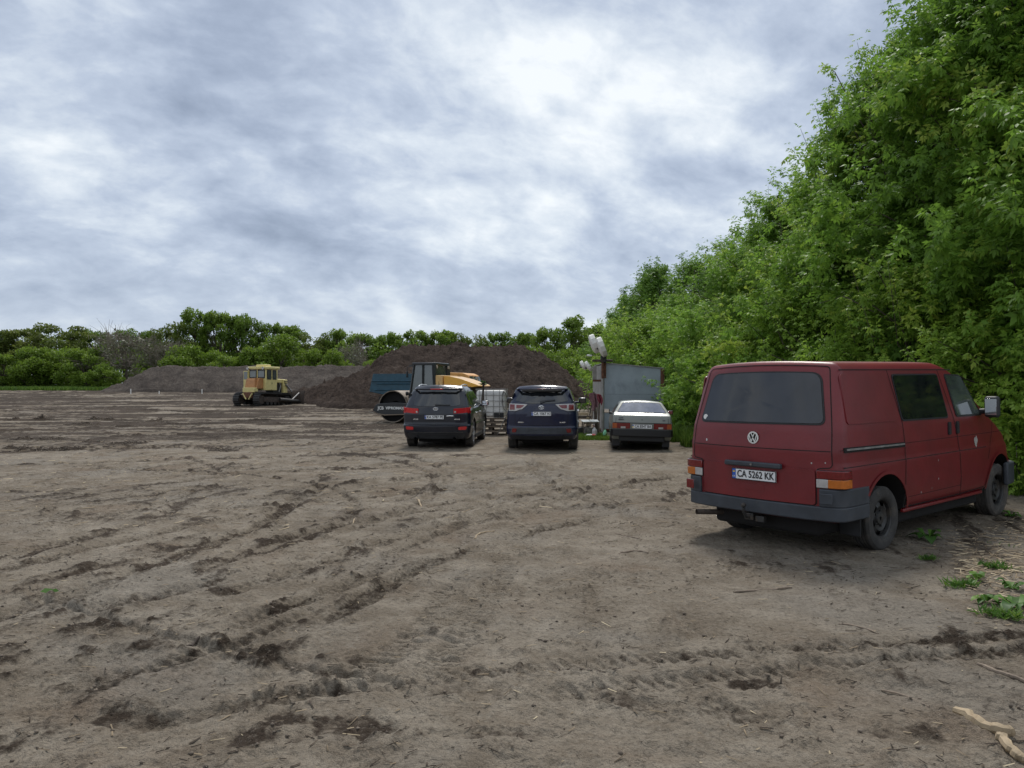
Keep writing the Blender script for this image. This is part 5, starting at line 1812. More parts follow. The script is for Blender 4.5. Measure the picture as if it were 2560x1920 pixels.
for sg in (-1, 1):
    w_ = MB()
    w_.prism(rpoly([(5.25, 1.92), (5.30, 2.38), (5.98, 2.38), (6.10, 1.92)], .05), sg * 1.175, sg * 1.20, lambda a, b_, h: (a, h, b_))
    w_.build('side_window', 'glass', cab_)
    MB().tube([(6.35, sg * 1.2, 2.3), (6.45, sg * 1.42, 2.25), (6.45, sg * 1.42, 1.9)], .02, 6).build('mirror_arm', 'seal', cab_)
ws = MB()
ws.box((6.515, 0, 2.14), (.04, 2.05, .64), Matrix.Rotation(-.33, 3, 'Y'))
ws.build('windscreen', 'glass', cab_, bevel=.01)
for sg in (-1, 1):
    MB().box((6.48, sg * .35, 2.16), (.10, .05, .66), Matrix.Rotation(-.33, 3, 'Y')).build('windscreen_post', 'truck_orange', cab_)
MB().bx(4.60, 4.72, -.9, .9, 1.2, 2.72).build('air_intake', 'seal', tk, bevel=.03)
MB().bx(6.60, 6.85, -1.15, 1.15, .55, .85).build('front_bumper', 'dark_steel', tk, bevel=.03)
for wx_ in (1.2, 2.5, 5.75):
    for sg in (-1, 1):
        whl = bpy.data.objects.new('wheel', None)
        C.objects.link(whl)
        whl.parent = tk
        whl.location = (wx_, sg * .98, .5)
        MB().lathe([(.28, -.14), (.42, -.17), (.49, -.15), (.50, 0), (.49, .15), (.42, .17), (.28, .14)], n=32).build('tyre', 'rubber', whl)
        MB().lathe([(.29, sg * .12), (.22, sg * .05), (.01, sg * .07)], n=20).build('rim', 'dark_steel', whl)


# ------------------------------------------------------------------ tank on pallets
def pallet(x, y, z, rz, label, L=1.2, D=.8):
    t = thing('pallet', label, 'pallet', (x, y, z), (0, 0, rz), 'pallets stacked under the white tank')
    for k in range(6):
        mb = MB()
        mb.box((0, -D / 2 + .06 + k * (D - .12) / 5, .133), (L, .10, .02))
        mb.build('deck_board', 'wood', t)
    for y_ in (-D / 2 + .05, 0, D / 2 - .05):
        for x_ in (-L / 2 + .07, 0, L / 2 - .07):
            MB().box((x_, y_, .072), (.14, .10, .10)).build('block', 'wood_dark', t)
        MB().box((0, y_, .011), (L, .10, .02)).build('bottom_board', 'wood', t)
    return t


tkx, tky = (1227 - 1280) / F_PX * 26.6 + .03, 27.1
g0 = gz(tkx, tky)
labs = ['weathered pallet lying on the ground under the white tank stack', 'weathered pallet second from the ground under the white tank', 'weathered pallet third from the ground under the white tank', 'topmost weathered pallet right under the white tank']
for k, (dx, dy, rz) in enumerate(((.10, -.22, .10), (-.02, .0, -.05), (.04, -.05, .06), (0, 0, .0))):
    pallet(tkx + dx, tky + dy, g0 + .001 + k * .145, rz, labs[k], 1.15, 1.0)
tz = g0 + .001 + 4 * .145 + .002
ibc = thing('water_tank', 'white plastic tank in a grey wire cage standing on stacked pallets', 'tank', (tkx, tky, tz), (0, 0, math.radians(-5)))
TW, TD, TH = 1.02, .98, 1.0
mb = MB()
mb.bx(-TW / 2 + .02, TW / 2 - .02, -TD / 2 + .02, TD / 2 - .02, .04, TH - .03)
bt = mb.build('tank_bottle', 'ibc', ibc, bevel=.10, seg=4)
MB().lathe([(0, 0), (.11, 0), (.11, .04), (0, .04)], c=(0, 0, TH - .03), axis=(0, 0, 1), n=20).build('lid', 'seal', ibc)
for z_ in (.02, .22, .41, .60, .80, TH):
    MB().tube([(-TW / 2, -TD / 2, z_), (TW / 2, -TD / 2, z_), (TW / 2, TD / 2, z_), (-TW / 2, TD / 2, z_), (-TW / 2, -TD / 2, z_)], .010 if z_ < TH else .015, 6).build('cage_hoop', 'steel', ibc)
for k, x_ in enumerate((-.38, -.15, .10, .31)):
    for sg in (-1, 1):
        MB().tube([(x_, sg * (TD / 2 + .004), .02), (x_, sg * (TD / 2 + .004), TH)], .009, 6).build('cage_bar', 'steel', ibc)
for y_ in (-.3, 0, .3):
    for sg in (-1, 1):
        MB().tube([(sg * (TW / 2 + .004), y_, .02), (sg * (TW / 2 + .004), y_, TH)], .009, 6).build('cage_bar', 'steel', ibc)
MB().bx(.12, .46, -TD / 2 - .008, -TD / 2 + .02, .03, .19).build('valve_recess', 'seal', ibc)
MB().tube([(.29, -TD / 2 + .0, .10), (.29, -TD / 2 - .08, .10)], .04, 10).build('valve', 'seal', ibc)
hs = [(.44, -TD / 2 - .03, .55), (.40, -TD / 2 - .04, .72), (.43, -TD / 2 - .04, .90), (.50, -TD / 2 - .03, .965), (.58, -TD / 2 - .03, .88), (.66, -TD / 2 - .03, .68), (.69, -TD / 2 - .03, .50), (.65, -TD / 2 - .03, .30), (.58, -TD / 2 - .03, .20), (.48, -TD / 2 - .03, .30), (.42, -TD / 2 - .03, .45), (.395, -TD / 2 - .04, .6), (.42, -TD / 2 - .05, .80), (.49, -TD / 2 - .05, .94)]
h2 = hs + [(.57, -TD / 2 - .05, .70), (.71, -TD / 2 - .05, .50), (.62, -TD / 2 - .06, .22), (.52, -TD / 2 - .08, .02), (.40, -TD / 2 - .22, -.25), (.28, -TD / 2 - .32, -.54)]
o = MB().tube(smooth_poly([h2[i] for i in range(len(h2))]), .013, 8).build('garden_hose', 'hose')
o.location = ibc.location
o.rotation_euler = ibc.rotation_euler
tag(o, 'grey hose looped over the right side of the white caged tank', 'hose')
# post with a green top before the tank
px_, py_ = (1205 - 1280) / F_PX * 25.4, 25.4
po = thing('wooden_post', 'rough wooden post standing just in front of the white caged tank', 'post', (px_, py_, gz(px_, py_) - .05), (0, math.radians(1.5), 0))
MB().tube([(0, 0, 0), (.01, 0, .7), (-.01, .01, 1.3), (.005, 0, 1.86)], [.062, .058, .055, .052], 9).build('timber', 'wood_dark', po)

# ------------------------------------------------------------------ metal shed with dishes
sh_d = 28.6
sx0, sx1 = (1504 - 1280) / F_PX * sh_d, (1658 - 1280) / F_PX * sh_d
g0 = gz((sx0 + sx1) / 2, sh_d)
shed = thing('metal_shed', 'grey-blue sheet metal shed with sloping top behind the pale hatchback', 'shed', (sx0, sh_d, g0), (0, 0, 0))
SW, SL = sx1 - sx0, 3.3
HL, HR = CAM_H + (HOR - 908) / F_PX * sh_d - g0, CAM_H + (HOR - 922) / F_PX * sh_d - g0
Z0, ZM = .10, CAM_H + (HOR - 986) / F_PX * sh_d - g0
xa, xb = .10, SW - .10


def ztop(x):
    return HL + (HR - HL) * x / SW


MB().prism([(xa, Z0), (xb, Z0), (xb, ZM), (xa, ZM)], 0, .03, lambda a, b_, h: (a, h, b_)).build('lower_panel', 'shed_blue', shed, bevel=.003)
MB().prism([(xa, ZM + .006), (xb, ZM + .006), (xb, ztop(xb)), (xa, ztop(xa))], .004, .034, lambda a, b_, h: (a, h, b_)).build('upper_panel', 'shed_blue', shed, bevel=.003)
MB().prism([(xa - .02, ztop(xa) + .003), (xb + .12, ztop(xb) - .004), (xb + .12, ztop(xb) + .03), (xa - .02, ztop(xa) + .035)], -.03, SL, lambda a, b_, h: (a, h, b_)).build('roof', 'shed_grey', shed)
for x_, z1, mt_ in ((.04, 2.0, 'shed_grey'), (SW - .04, ztop(SW) - .01, 'shed_grey')):
    MB().bx(x_ - .055, x_ + .055, -.012, .08, .02, z1).build('corner_post', mt_, shed, bevel=.006)
MB().bx(SW - .10, SW + .04, -.03, -.014, ztop(SW) - .66, ztop(SW)).build('rust_plate', 'rust', shed)
MB().bx(.045, .165, -.03, -.014, 1.98, HL + .02).build('rust_plate', 'rust', shed)
# ribbed side wall
for y0, y1, z0, z1 in ((.04, SL, .08, HL - .06),):
    pts = []
    k = int((y1 - y0) / .07)
    vs_, fs_ = [], []
    for i in range(k + 1):
        y_ = y0 + (y1 - y0) * i / k
        off = (0, .035, .035, 0)[i % 4]
        vs_ += [(off + .005, y_, z0), (off + .005, y_, z1)]
    for i in range(k):
        fs_.append((2 * i, 2 * i + 2, 2 * i + 3, 2 * i + 1))
    MB().add(vs_, fs_).build('ribbed_wall', 'shed_grey', shed, fix=False, angle=10)
    MB().add([(SW - a, b_, min(c_, HR - .06)) for a, b_, c_ in vs_], fs_).build('ribbed_wall', 'shed_grey', shed, fix=False, angle=10)
MB().bx(.05, SW - .05, SL - .05, SL, .08, HR - .06).build('back_wall', 'shed_grey', shed)
MB().bx(.0, SW, .0, SL, .04, .10).build('floor_frame', 'rust', shed)
MB().bx(-.30, -.16, .25, .38, HL - .63, HL - .10).build('white_box', 'shed_grey', shed, bevel=.01)
MB().bx(-.30, .06, .20, .26, HL - .68, HL - .60).build('bracket', 'rust', shed)

# mast with cross arm beside the shed
mx = (1507 - 1280) / F_PX * (sh_d - .25)
my = sh_d - .22
mast = thing('mast', 'rusty steel mast with a short cross arm at the front corner of the shed', 'mast', (mx, my, g0), (0, 0, 0))
zt_ = CAM_H + (HOR - 893) / F_PX * sh_d - g0
MB().tube([(0, 0, -.02), (0, 0, 1.95)], .04, 10).build('lower_pole', 'shed_grey', mast)
MB().tube([(0, 0, 1.95), (0, 0, zt_)], .05, 10).build('upper_pole', 'rust', mast)
za = CAM_H + (HOR - 902) / F_PX * sh_d - g0
MB().tube([(-.38, 0, za), (.36, 0, za)], .045, 8).build('cross_arm', 'wood_dark', mast)
MB().box((.03, .02, za + .05), (.22, .16, .26)).build('clamp', 'dark_steel', mast, bevel=.03)
MB().tube([(-.18, .0, za + .17), (-.62, -.05, za + .19)], .012, 6).build('side_arm', 'steel', mast)
MB().tube([(-.40, -.03, za + .18), (-.58, -.05, za + .19)], .035, 8).build('sensor', 'white_paint', mast, bevel=.008)


def dish(px, py, d, R, depth, tilt_x, tilt_y, label):
    """a shallow drum seen nearly edge on"""
    x, z = (px - 1280) / F_PX * d, CAM_H + (HOR - py) / F_PX * d
    t = thing('dish_antenna', label, 'dish', (x, d, z), (0, 0, 0), 'white dishes on the mast')
    ax = Vector((math.cos(tilt_y) * math.cos(tilt_x), math.sin(tilt_x), math.sin(tilt_y)))
    mb = MB()
    mb.lathe([(0, -depth * .5), (R * .45, -depth * .48), (R * .80, -depth * .38), (R, -depth * .18), (R, depth * .40)], axis=ax, n=12)
    mb.build('shell', 'dish', t, angle=20)
    MB().lathe([(R, depth * .40), (R * .93, depth * .5), (R * .88, depth * .40), (0, depth * .32)], axis=ax, n=12).build('face', 'dish', t, angle=20)
    MB().tube([tuple(-ax * depth * .4), tuple(-ax * (depth * .4 + .07))], .03, 8).build('mount', 'dark_steel', t)
    return t


dish(1484, 860, 28.5, .36, .25, -.07, .36, 'upper white drum dish, left of the two above the rusty mast')
dish(1503, 868, 28.2, .375, .24, -.07, .36, 'upper white drum dish, right one, its foot on the rusty mast')
dish(1458, 914, 28.5, .185, .15, -.10, .62, 'small white drum dish at the far left below the mast arm')
dish(1471, 916, 28.3, .205, .15, -.10, .62, 'small white drum dish beside the white box on the shed')
lf = MB()
for k in range(26):
    a, b_ = random.uniform(0, 2 * PI), random.uniform(-.25, .55)
    L = random.uniform(.10, .20)
    c0 = Vector((random.uniform(-.03, .03), random.uniform(-.03, .03), 1.78 + random.uniform(0, .10)))
    d_ = Vector((math.cos(a), math.sin(a), b_ * 1.4)).normalized()
    sd_ = d_.cross(Vector((0, 0, 1))).normalized() * .035
    lf.add([c0, c0 + d_ * L * .5 + sd_, c0 + d_ * L - Vector((0, 0, .04)), c0 + d_ * L * .5 - sd_], [(0, 1, 2, 3)])
lf.build('leaf_tuft', 'weed', po, fix=False)

# ------------------------------------------------------------------ odds and ends by the shed
def at(px, py, d):
    return ((px - 1280) / F_PX * d, d, CAM_H + (HOR - py) / F_PX * d)


def gat(px, d):
    x = (px - 1280) / F_PX * d
    return (x, d, gz(x, d))


q = gat(1475, 27.0)
stl = thing('stool', 'rough wooden stool with two pale boards for a seat left of the shed', 'stool', q, (0, 0, .12))
for sg in (-1, 1):
    MB().box((sg * .155, 0, .50), (.28, .34, .022), Matrix.Rotation(.16, 3, 'X')).build('seat_board', 'white_paint', stl, bevel=.004)
    for y_ in (-.14, .14):
        MB().tube([(sg * .27, y_, 0), (sg * .24, y_ * .9, .49 + y_ * .15)], .022, 6).build('leg', 'wood_dark', stl)
MB().box((0, -.14, .43), (.52, .03, .05)).build('rail', 'wood_dark', stl)
q = gat(1473, 26.95)
bk = thing('bucket', 'dented grey metal bucket standing under the wooden stool', 'bucket', (q[0], q[1] + .02, q[2]))
MB().lathe([(0, 0), (.13, 0), (.165, .27), (.172, .275), (.158, .27), (.125, .02), (0, .015)], axis=(0, 0, 1), n=24).build('pail', 'steel', bk)
MB().tube([(.17 * math.cos(a), .02, .27 + .05 * math.sin(a)) for a in np.linspace(0, PI, 10)], .005, 5).build('handle', 'steel', bk)
q = gat(1486.5, 26.4)
bt = thing('bottle', 'big clear plastic bottle standing right of the bucket', 'bottle', q, group='plastic bottles by the shed')
MB().lathe([(0, 0), (.085, 0), (.09, .03), (.09, .20), (.075, .25), (.03, .29), (.025, .33), (0, .33)], axis=(0, 0, 1), n=18).build('flask', 'lamp_white', bt)
q = gat(1476, 26.1)
bt = thing('bottle', 'white bottle with a red end lying in the grass before the bucket', 'bottle', (q[0], q[1], q[2] + .05), (0, 0, .2), group='plastic bottles by the shed')
MB().lathe([(0, -.22), (.02, -.22), (.025, -.16), (.055, -.10), (.06, .04), (.0, .04)], axis=(1, 0, 0), n=16).build('flask', 'white_paint', bt)
MB().lathe([(0, .041), (.061, .041), (.06, .17), (.0, .17)], axis=(1, 0, 0), n=16).build('red_end', 'red_plastic', bt)
q = gat(1510, 26.5)
bt = thing('bottle', 'pale green plastic bottle standing at the foot of the blue shed panel', 'bottle', q, (0, .2, 0), group='plastic bottles by the shed')
MB().lathe([(0, 0), (.055, 0), (.058, .02), (.058, .14), (.045, .19), (.02, .22), (.02, .25), (0, .25)], axis=(0, 0, 1), n=16).build('flask', 'green_bottle', bt)
q = gat(1452, 27.5)
tb = thing('workbench', 'low bench of dark beams with one pale plank, right of the navy car', 'bench', q, (0, 0, -.05))
MB().box((-.03, 0, .72), (.60, .20, .09)).build('plank', 'wood_pale', tb, bevel=.008)
MB().box((.02, .02, .60), (.66, .26, .10)).build('beam', 'wood_dark', tb, bevel=.01)
for x_ in (-.25, .26):
    MB().box((x_, 0, .28), (.10, .18, .56)).build('leg', 'wood_dark', tb, bevel=.01)
MB().box((.24, -.14, .46), (.10, .06, .30)).build('block', 'wood_pale', tb)
MB().box((.0, 0, .22), (.56, .10, .10)).build('rail', 'wood_dark', tb)
q = gat(1456, 27.1)
o = thing('engine_block', 'dark scrap engine lying under the low bench', 'scrap', (q[0], q[1], q[2]))
MB().box((0, 0, .15), (.40, .24, .26), Matrix.Rotation(.2, 3, 'Z')).build('block', 'dark_steel', o, bevel=.03)
MB().lathe([(0, 0), (.10, 0), (.10, .05), (0, .05)], c=(.1, -.15, .16), axis=(0, -1, 0), n=16).build('pulley', 'steel', o)
pdesc = ['tall grey pole leaning outermost against the left shed wall', 'tall brown pole leaning second from outside against the shed', 'bent dark pole leaning in the middle of the shed wall bundle', 'thick dark post standing upright at the left shed corner',
         'thin pale lath upright beside the rusty mast', 'grey batten leaning beside the red cloth', 'short dark plank upright between post and shed', 'thin rod rising highest left of the white box']
for (pa, ya, pb, yb, d, r, mt_), lab in zip(((1461, 1068, 1478, 990, 27.9, .022, 'wood'), (1467, 1072, 1481, 985, 27.8, .025, 'wood_dark'), (1473, 1075, 1484, 990, 27.7, .03, 'wood'), (1493, 1081, 1484, 980, 27.4, .05, 'wood_dark'),
                                            (1499, 1080, 1497, 1010, 27.6, .02, 'wood'), (1488, 1078, 1494, 985, 27.5, .03, 'wood'), (1496, 1082, 1500, 988, 27.7, .035, 'wood_dark'), (1462, 990, 1481, 930, 28.2, .015, 'wood')), pdesc):
    p0, p1 = Vector(at(pa, ya, d)), Vector(at(pb, yb, d + .35))
    if ya > 1050:
        p0.z = gz(p0.x, p0.y) - .03
    else:
        p0 = Vector((p0.x - .5, p0.y, gz(p0.x - .5, p0.y) - .03))
    t = thing('leaning_pole', lab, 'pole', p0, group='poles leaning by the shed')
    dlt = p1 - p0
    MB().tube([(0, 0, 0), tuple(dlt * .4 + Vector((random.uniform(-.03, .03), 0, 0))), tuple(dlt * .75 + Vector((random.uniform(-.03, .03), 0, 0))), tuple(dlt)], [r, r * .95, r * .85, r * .7], 7).build('timber', mt_, t)


def cloth(px, py, d, w, h, mat, label, seed):
    x, y, z = at(px, py, d)
    n, m_ = 12, 16
    vs_, fs_ = [], []
    r_ = random.Random(seed)
    ph = [r_.uniform(0, 6) for _ in range(6)]
    for j in range(m_ + 1):
        t = j / m_
        for i in range(n + 1):
            u = i / n - .5
            ww = w * (1 - .25 * t + .12 * math.sin(5 * t + ph[0]))
            vs_.append((u * ww + .05 * math.sin(3 * t + ph[1]), -.05 + .05 * math.sin(9 * u + ph[2] + 2 * t) * (.4 + t) + .03 * math.cos(17 * u + ph[3]), -h * t * (1 + .12 * math.sin(4 * u + ph[4])) - .10 * u * u))
    for j in range(m_):
        for i in range(n):
            fs_.append((j * (n + 1) + i, j * (n + 1) + i + 1, (j + 1) * (n + 1) + i + 1, (j + 1) * (n + 1) + i))
    o = MB().add(vs_, fs_).build('hanging_cloth', mat, loc=(x, y, z))
    md = o.modifiers.new('thick', 'SOLIDIFY')
    md.thickness = .012
    return tag(o, label, 'cloth', 'old clothes hung by the shed')


cloth(1484, 982, 27.3, .26, .55, 'cloth', 'faded purple-grey old jacket hung on the post left of the shed', 1)
cloth(1497, 985, 27.5, .18, .36, 'cloth_red', 'dark red rag hung close to the shed corner', 2)
# survey stakes before the low soil bank
for (px, py, h), lab in zip(((327, 968, 12), (398, 979, 8), (505, 974, 12)), ('thin pale stake before the left end of the soil bank', 'short white stake on the field before the soil bank', 'thin pale stake just left of the bulldozer')):
    d = 84
    x, y, z = at(px, py + h, d)
    z = gz(x, y) - .05
    t = thing('survey_stake', lab, 'stake', (x, y, z), group='survey stakes on the field')
    MB().bx(-.035, .035, -.03, .03, 0, h / F_PX * d + .05).build('lath', 'white_paint', t)


# ------------------------------------------------------------------ leaves, trees
def leaf_arrays(O, D, N, L, w):
    """folded leaves: two triangles each; O base, D direction, N upper side"""
    Sd = np.cross(D, N)
    Sd /= np.linalg.norm(Sd, axis=1, keepdims=True) + 1e-9
    Nn = np.cross(Sd, D)
    L, w = L[:, None], w[:, None]
    mid = O + D * L * .42
    v = np.stack([O, mid + Sd * w * .5 - Nn * w * .12, O + D * L - Nn * L * .18, mid - Sd * w * .5 - Nn * w * .12, ], 1)
    n = len(O)
    base = np.arange(n)[:, None] * 4
    f = np.concatenate([base + np.array([[0, 1, 2]]), base + np.array([[0, 2, 3]])], 1).reshape(-1, 3)
    return v.reshape(-1, 3), f


def unit(a):
    return a / (np.linalg.norm(a, axis=-1, keepdims=True) + 1e-9)


def maple_mesh(name, mat, h, r, nshoot, seed, nodes=8, leaf=.17, prof=None, shoot=.75, leaders=40, thin=.5):
    """dense young maple: shoots with opposite compound, hanging leaves; crown down to the ground"""
    g = np.random.default_rng(seed)
    prof = prof or ([0, .05, .2, .42, .62, .8, .92, 1.0], [.55, .85, 1.0, .94, .72, .44, .22, .04])
    # boughs first, then the shoots of each bough: the crown falls into clumps with gaps between
    nb = max(30, nshoot // 17) if nshoot > 200 else nshoot // 5
    tb = g.random(nb * 4)
    keep = g.random(nb * 4) < np.interp(tb, *prof) + .10
    tb = tb[keep][:nb]
    nb = len(tb)
    pb = g.random(nb) * 2 * np.pi
    lob = 1 + .15 * np.sin(3 * pb + 7 * tb + seed) + .12 * np.sin(5 * pb - 11 * tb + 2 * seed) + .16 * g.standard_normal(nb)
    Rb = r * np.interp(tb, *prof) * np.clip(lob, .45, 1.45)
    fb = 1 - .55 * g.random(nb) ** 1.6
    bough = np.stack([np.cos(pb) * Rb * fb, np.sin(pb) * Rb * fb, tb * h * .95 + .15], 1)
    ax = unit(np.stack([np.cos(pb), np.sin(pb), .15 + .9 * tb + .25 * g.standard_normal(nb)], 1))
    bt = g.random(nb)
    ib = np.repeat(np.arange(nb), max(1, nshoot // nb))
    n = len(ib)
    along = g.uniform(-.75, .55, n)
    spread = .26 + .10 * r / 3.5
    B = bough[ib] + ax[ib] * along[:, None] * (shoot * 1.05) + g.standard_normal((n, 3)) * spread * np.array([1, 1, .55])
    T = unit(ax[ib] * .9 + .50 * g.standard_normal((n, 3)) + np.array([0, 0, .12]))
    ls = shoot * (.45 + .6 * g.random(n))
    B[:, 2] = np.maximum(B[:, 2], .12)
    # tall leading shoots that break the outline
    k = leaders
    tl = .55 + .45 * g.random(k)
    pl = g.random(k) * 2 * np.pi
    Rl = r * np.interp(tl, *prof) * .9
    Bl = np.stack([np.cos(pl) * Rl, np.sin(pl) * Rl, tl * h * .95], 1)
    Tl = unit(np.stack([np.cos(pl) * .35, np.sin(pl) * .35, np.ones(k)], 1) + .12 * g.standard_normal((k, 3)))
    B, T, ls = np.concatenate([B, Bl]), np.concatenate([T, Tl]), np.concatenate([ls, shoot * (1.5 + 1.3 * g.random(k))])
    n = len(B)
    st = np.concatenate([.75 * bt[ib] + .25 * g.random(len(ib)), g.random(n - len(ib))]) ** 1.2          # tint of a shoot
    j = np.arange(nodes)
    a = unit(np.cross(T, np.array([.31, .22, .93]) + .3 * g.standard_normal((n, 3))))
    b_ = np.cross(T, a)
    tt = (j + .5) / nodes
    # bend outwards and down with length
    P_ = B[:, None] + T[:, None] * (ls[:, None] * tt[None])[..., None]
    P_[..., 2] -= (ls[:, None] * .22 * tt[None] ** 2) * (1 - np.clip(T[:, None, 2], 0, 1))
    ang = (j % 2) * np.pi / 2 + .3
    lat = a[:, None] * np.cos(ang)[None, :, None] + b_[:, None] * np.sin(ang)[None, :, None]
    P2 = np.repeat(P_[:, :, None], 2, 2)
    sgn = np.array([1, -1.0])[None, None, :, None]
    ld = unit(T[:, None, None] * .35 + lat[:, :, None] * sgn + np.array([0, 0, -.22]) + .28 * g.standard_normal((n, nodes, 2, 3)))
    P2, ld = P2.reshape(-1, 3), ld.reshape(-1, 3)
    size = leaf * (1.1 - .45 * np.repeat(np.tile(tt, n), 2)) * (.75 + .5 * g.random(len(P2)))
    tint = np.repeat(st, nodes * 2) * .55 + .22 * np.repeat(np.tile(tt, n), 2) ** 2 + .22 * g.random(len(P2))
    dropm = g.random(len(P2)) > .12
    P2, ld, size, tint = P2[dropm], ld[dropm], size[dropm], tint[dropm]
    upv = np.array([0, 0, 1.0]) + .25 * g.standard_normal((len(P2), 3))
    S_ = unit(np.cross(ld, upv))
    Nn = np.cross(S_, ld)
    Vs, Fs, Ts, off = [], [], [], 0
    dn = np.array([0, 0, -1.0])
    for base, dirw, latw, ln, wd in ((.55, 1.0, 0.0, .62, .23), (.50, .55, .85, .56, .20), (.50, .55, -.85, .56, .20), (.25, .35, .95, .50, .18), (.25, .35, -.95, .50, .18)):
        O = P2 + ld * (size * base)[:, None]
        d_ = unit(ld * dirw + S_ * latw + dn * .38 + .12 * g.standard_normal((len(P2), 3)))
        v, f_ = leaf_arrays(O, d_, unit(Nn + .3 * g.standard_normal((len(P2), 3))), size * ln, size * wd * 1.25)
        Vs.append(v)
        Fs.append(f_ + off)
        off += len(v)
        Ts.append(np.repeat(np.clip(tint + .06 * g.standard_normal(len(P2)), 0, 1), 2))
    me = np_mesh(name, np.concatenate(Vs), np.concatenate(Fs), mat, tint=np.concatenate(Ts))
    # wood: trunks, limbs and the shoots' own stems
    mb = MB()
    nst = 3 if r > 2 else 2
    tops = []
    for q_ in range(nst):
        an = g.random() * 6.28
        ps = [Vector((math.cos(an) * .2, math.sin(an) * .2, -.1))]
        for z_ in (.25, .5, .75, .92):
            w_ = r * .32 * z_
            ps.append(Vector((math.cos(an + .4 * z_) * w_ + g.normal() * .08, math.sin(an + .4 * z_) * w_ + g.normal() * .08, h * z_)))
        mb.tube(ps, [.011 * h, .009 * h, .007 * h, .004 * h, .002 * h], 7)
        tops.append(ps)
    for q_ in g.choice(n, size=min(n, 170), replace=False):
        b0 = Vector(B[q_])
        ps = tops[q_ % nst]
        zt = b0.z * .72
        i0 = max(0, min(3, sum(1 for p in ps if p.z < zt) - 1))
        k_ = (zt - ps[i0].z) / max(.1, ps[i0 + 1].z - ps[i0].z)
        s_ = ps[i0].lerp(ps[i0 + 1], min(1, max(0, k_)))
        e_ = b0 + Vector(T[q_]) * ls[q_] * .9
        mb.tube([s_, s_.lerp(b0, .55) + Vector((0, 0, -.1)), b0, e_], [.028, .018, .010, .004], 4, cap=False)
    return me, mb


def tree(name, label, cat, loc, variant, rz, sc, group):
    t = thing(name, label, cat, loc, (0, 0, rz), group)
    t.scale = sc if isinstance(sc, tuple) else (sc, sc, sc)
    link('crown', variant[0], t)
    link('trunk', variant[1], t)
    return t


def variant(nm, *a, **k):
    me, mb = maple_mesh(nm, *a, **k)
    o = mb.build('trunk', 'bark', fix=False)
    d_ = o.data
    bpy.data.objects.remove(o)
    return me, d_


E_ = 1
near = [variant('crown', 'leaf', 10, 3.5, 3900, 11, nodes=8, leaf=.23), variant('crown', 'leaf', 10, 3.5, 3900, 12, nodes=8, leaf=.23)]
slim = variant('crown', 'leaf', 10, .75, 90, 21, nodes=9, leaf=.23, shoot=.8, leaders=14)
midv = [variant('crown', 'leaf', 9, 3.2, 1700, 13, nodes=7, leaf=.25, shoot=.8), variant('crown', 'leaf_dark', 9, 3.4, 2000, 14, nodes=6, leaf=.26, shoot=.6, leaders=6)]
shr = [variant('crown', 'leaf_shrub', 4, 2.0, 900, 15, nodes=7, leaf=.21, shoot=.7, leaders=30, prof=([0, .1, .4, .7, .9, 1.0], [.75, 1.0, 1.0, .8, .45, .1])),
       variant('crown', 'leaf_shrub', 4, 2.0, 900, 16, nodes=7, leaf=.21, shoot=.7, leaders=30, prof=([0, .1, .4, .7, .9, 1.0], [.75, 1.0, 1.0, .8, .45, .1]))]
RT = [  # x, y, variant, scale, label
    (12.2, 13.2, near[0], (1.1, 1.1, 1.3), 'tall leafy maple at the right picture edge, nearest of the row'),
    (10.9, 17.0, near[1], (1.05, 1.05, 1.2), 'tall leafy maple whose foliage fills the upper right behind the van'),
    (10.0, 20.6, near[0], (.95, .95, 1.03), 'tall leafy maple with long leading shoots left of the upper right corner'),
    (9.3, 24.6, near[1], (.85, .85, .84), 'leafy maple stepping lower along the row, above the van windows'),
    (9.3, 29.0, midv[0], (.92, .92, .80), 'leafy maple above the left end of the van roof'),
    (9.4, 34.0, midv[0], (.95, .95, .84), 'leafy maple right behind the slim lone spire of the right tree row'),
    (9.6, 40.5, midv[1], (1.0, 1.0, .92), 'dark round-topped maple in the middle of the right tree row'),
    (8.9, 47.0, midv[1], (1.0, 1.0, 1.0), 'dark round maple above the right edge of the shed'),
    (9.6, 56.0, midv[1], (1.05, 1.05, .98), 'dark maple over the shed roof, farther along the row'),
    (10.2, 68.0, midv[0], (1.0, 1.0, .9), 'paler maple behind the white dishes, far along the row'),
    (9.0, 31.6, slim, (1.0, 1.0, .80), 'slim young maple rising as a lone spire above the middle of the tree row'),
    (9.1, 26.8, slim, (1.0, 1.0, .85), 'slim maple spire above the van windows, right of the lone spire'),
    (9.0, 21.5, slim, (1.0, 1.0, .97), 'slim maple spire high up, second from the top of the tree row outline'),
    (9.4, 19.6, slim, (1.0, 1.0, 1.03), 'slim maple spire reaching the upper picture edge, leftmost of the high foliage'),
    (15.8, 18.5, near[1], (1.2, 1.2, 1.3), 'big maple of the second rank seen through gaps at the right edge'),
    (14.6, 24.5, near[0], (1.1, 1.1, 1.15), 'maple of the second rank behind the tall shoots'),
    (14.4, 32.0, midv[1], (1.2, 1.2, 1.05), 'dark maple of the second rank behind the middle of the row'),
    (13.8, 41.0, midv[1], (1.2, 1.2, 1.05), 'dark maple of the second rank in the far part of the row'),
]
for i, (x, y, v, sc, lab) in enumerate(RT):
    tree('maple_tree', lab, 'tree', (x, y, gz(x, y)), v, 1.3 * i + .4, sc, 'maples along the right side')
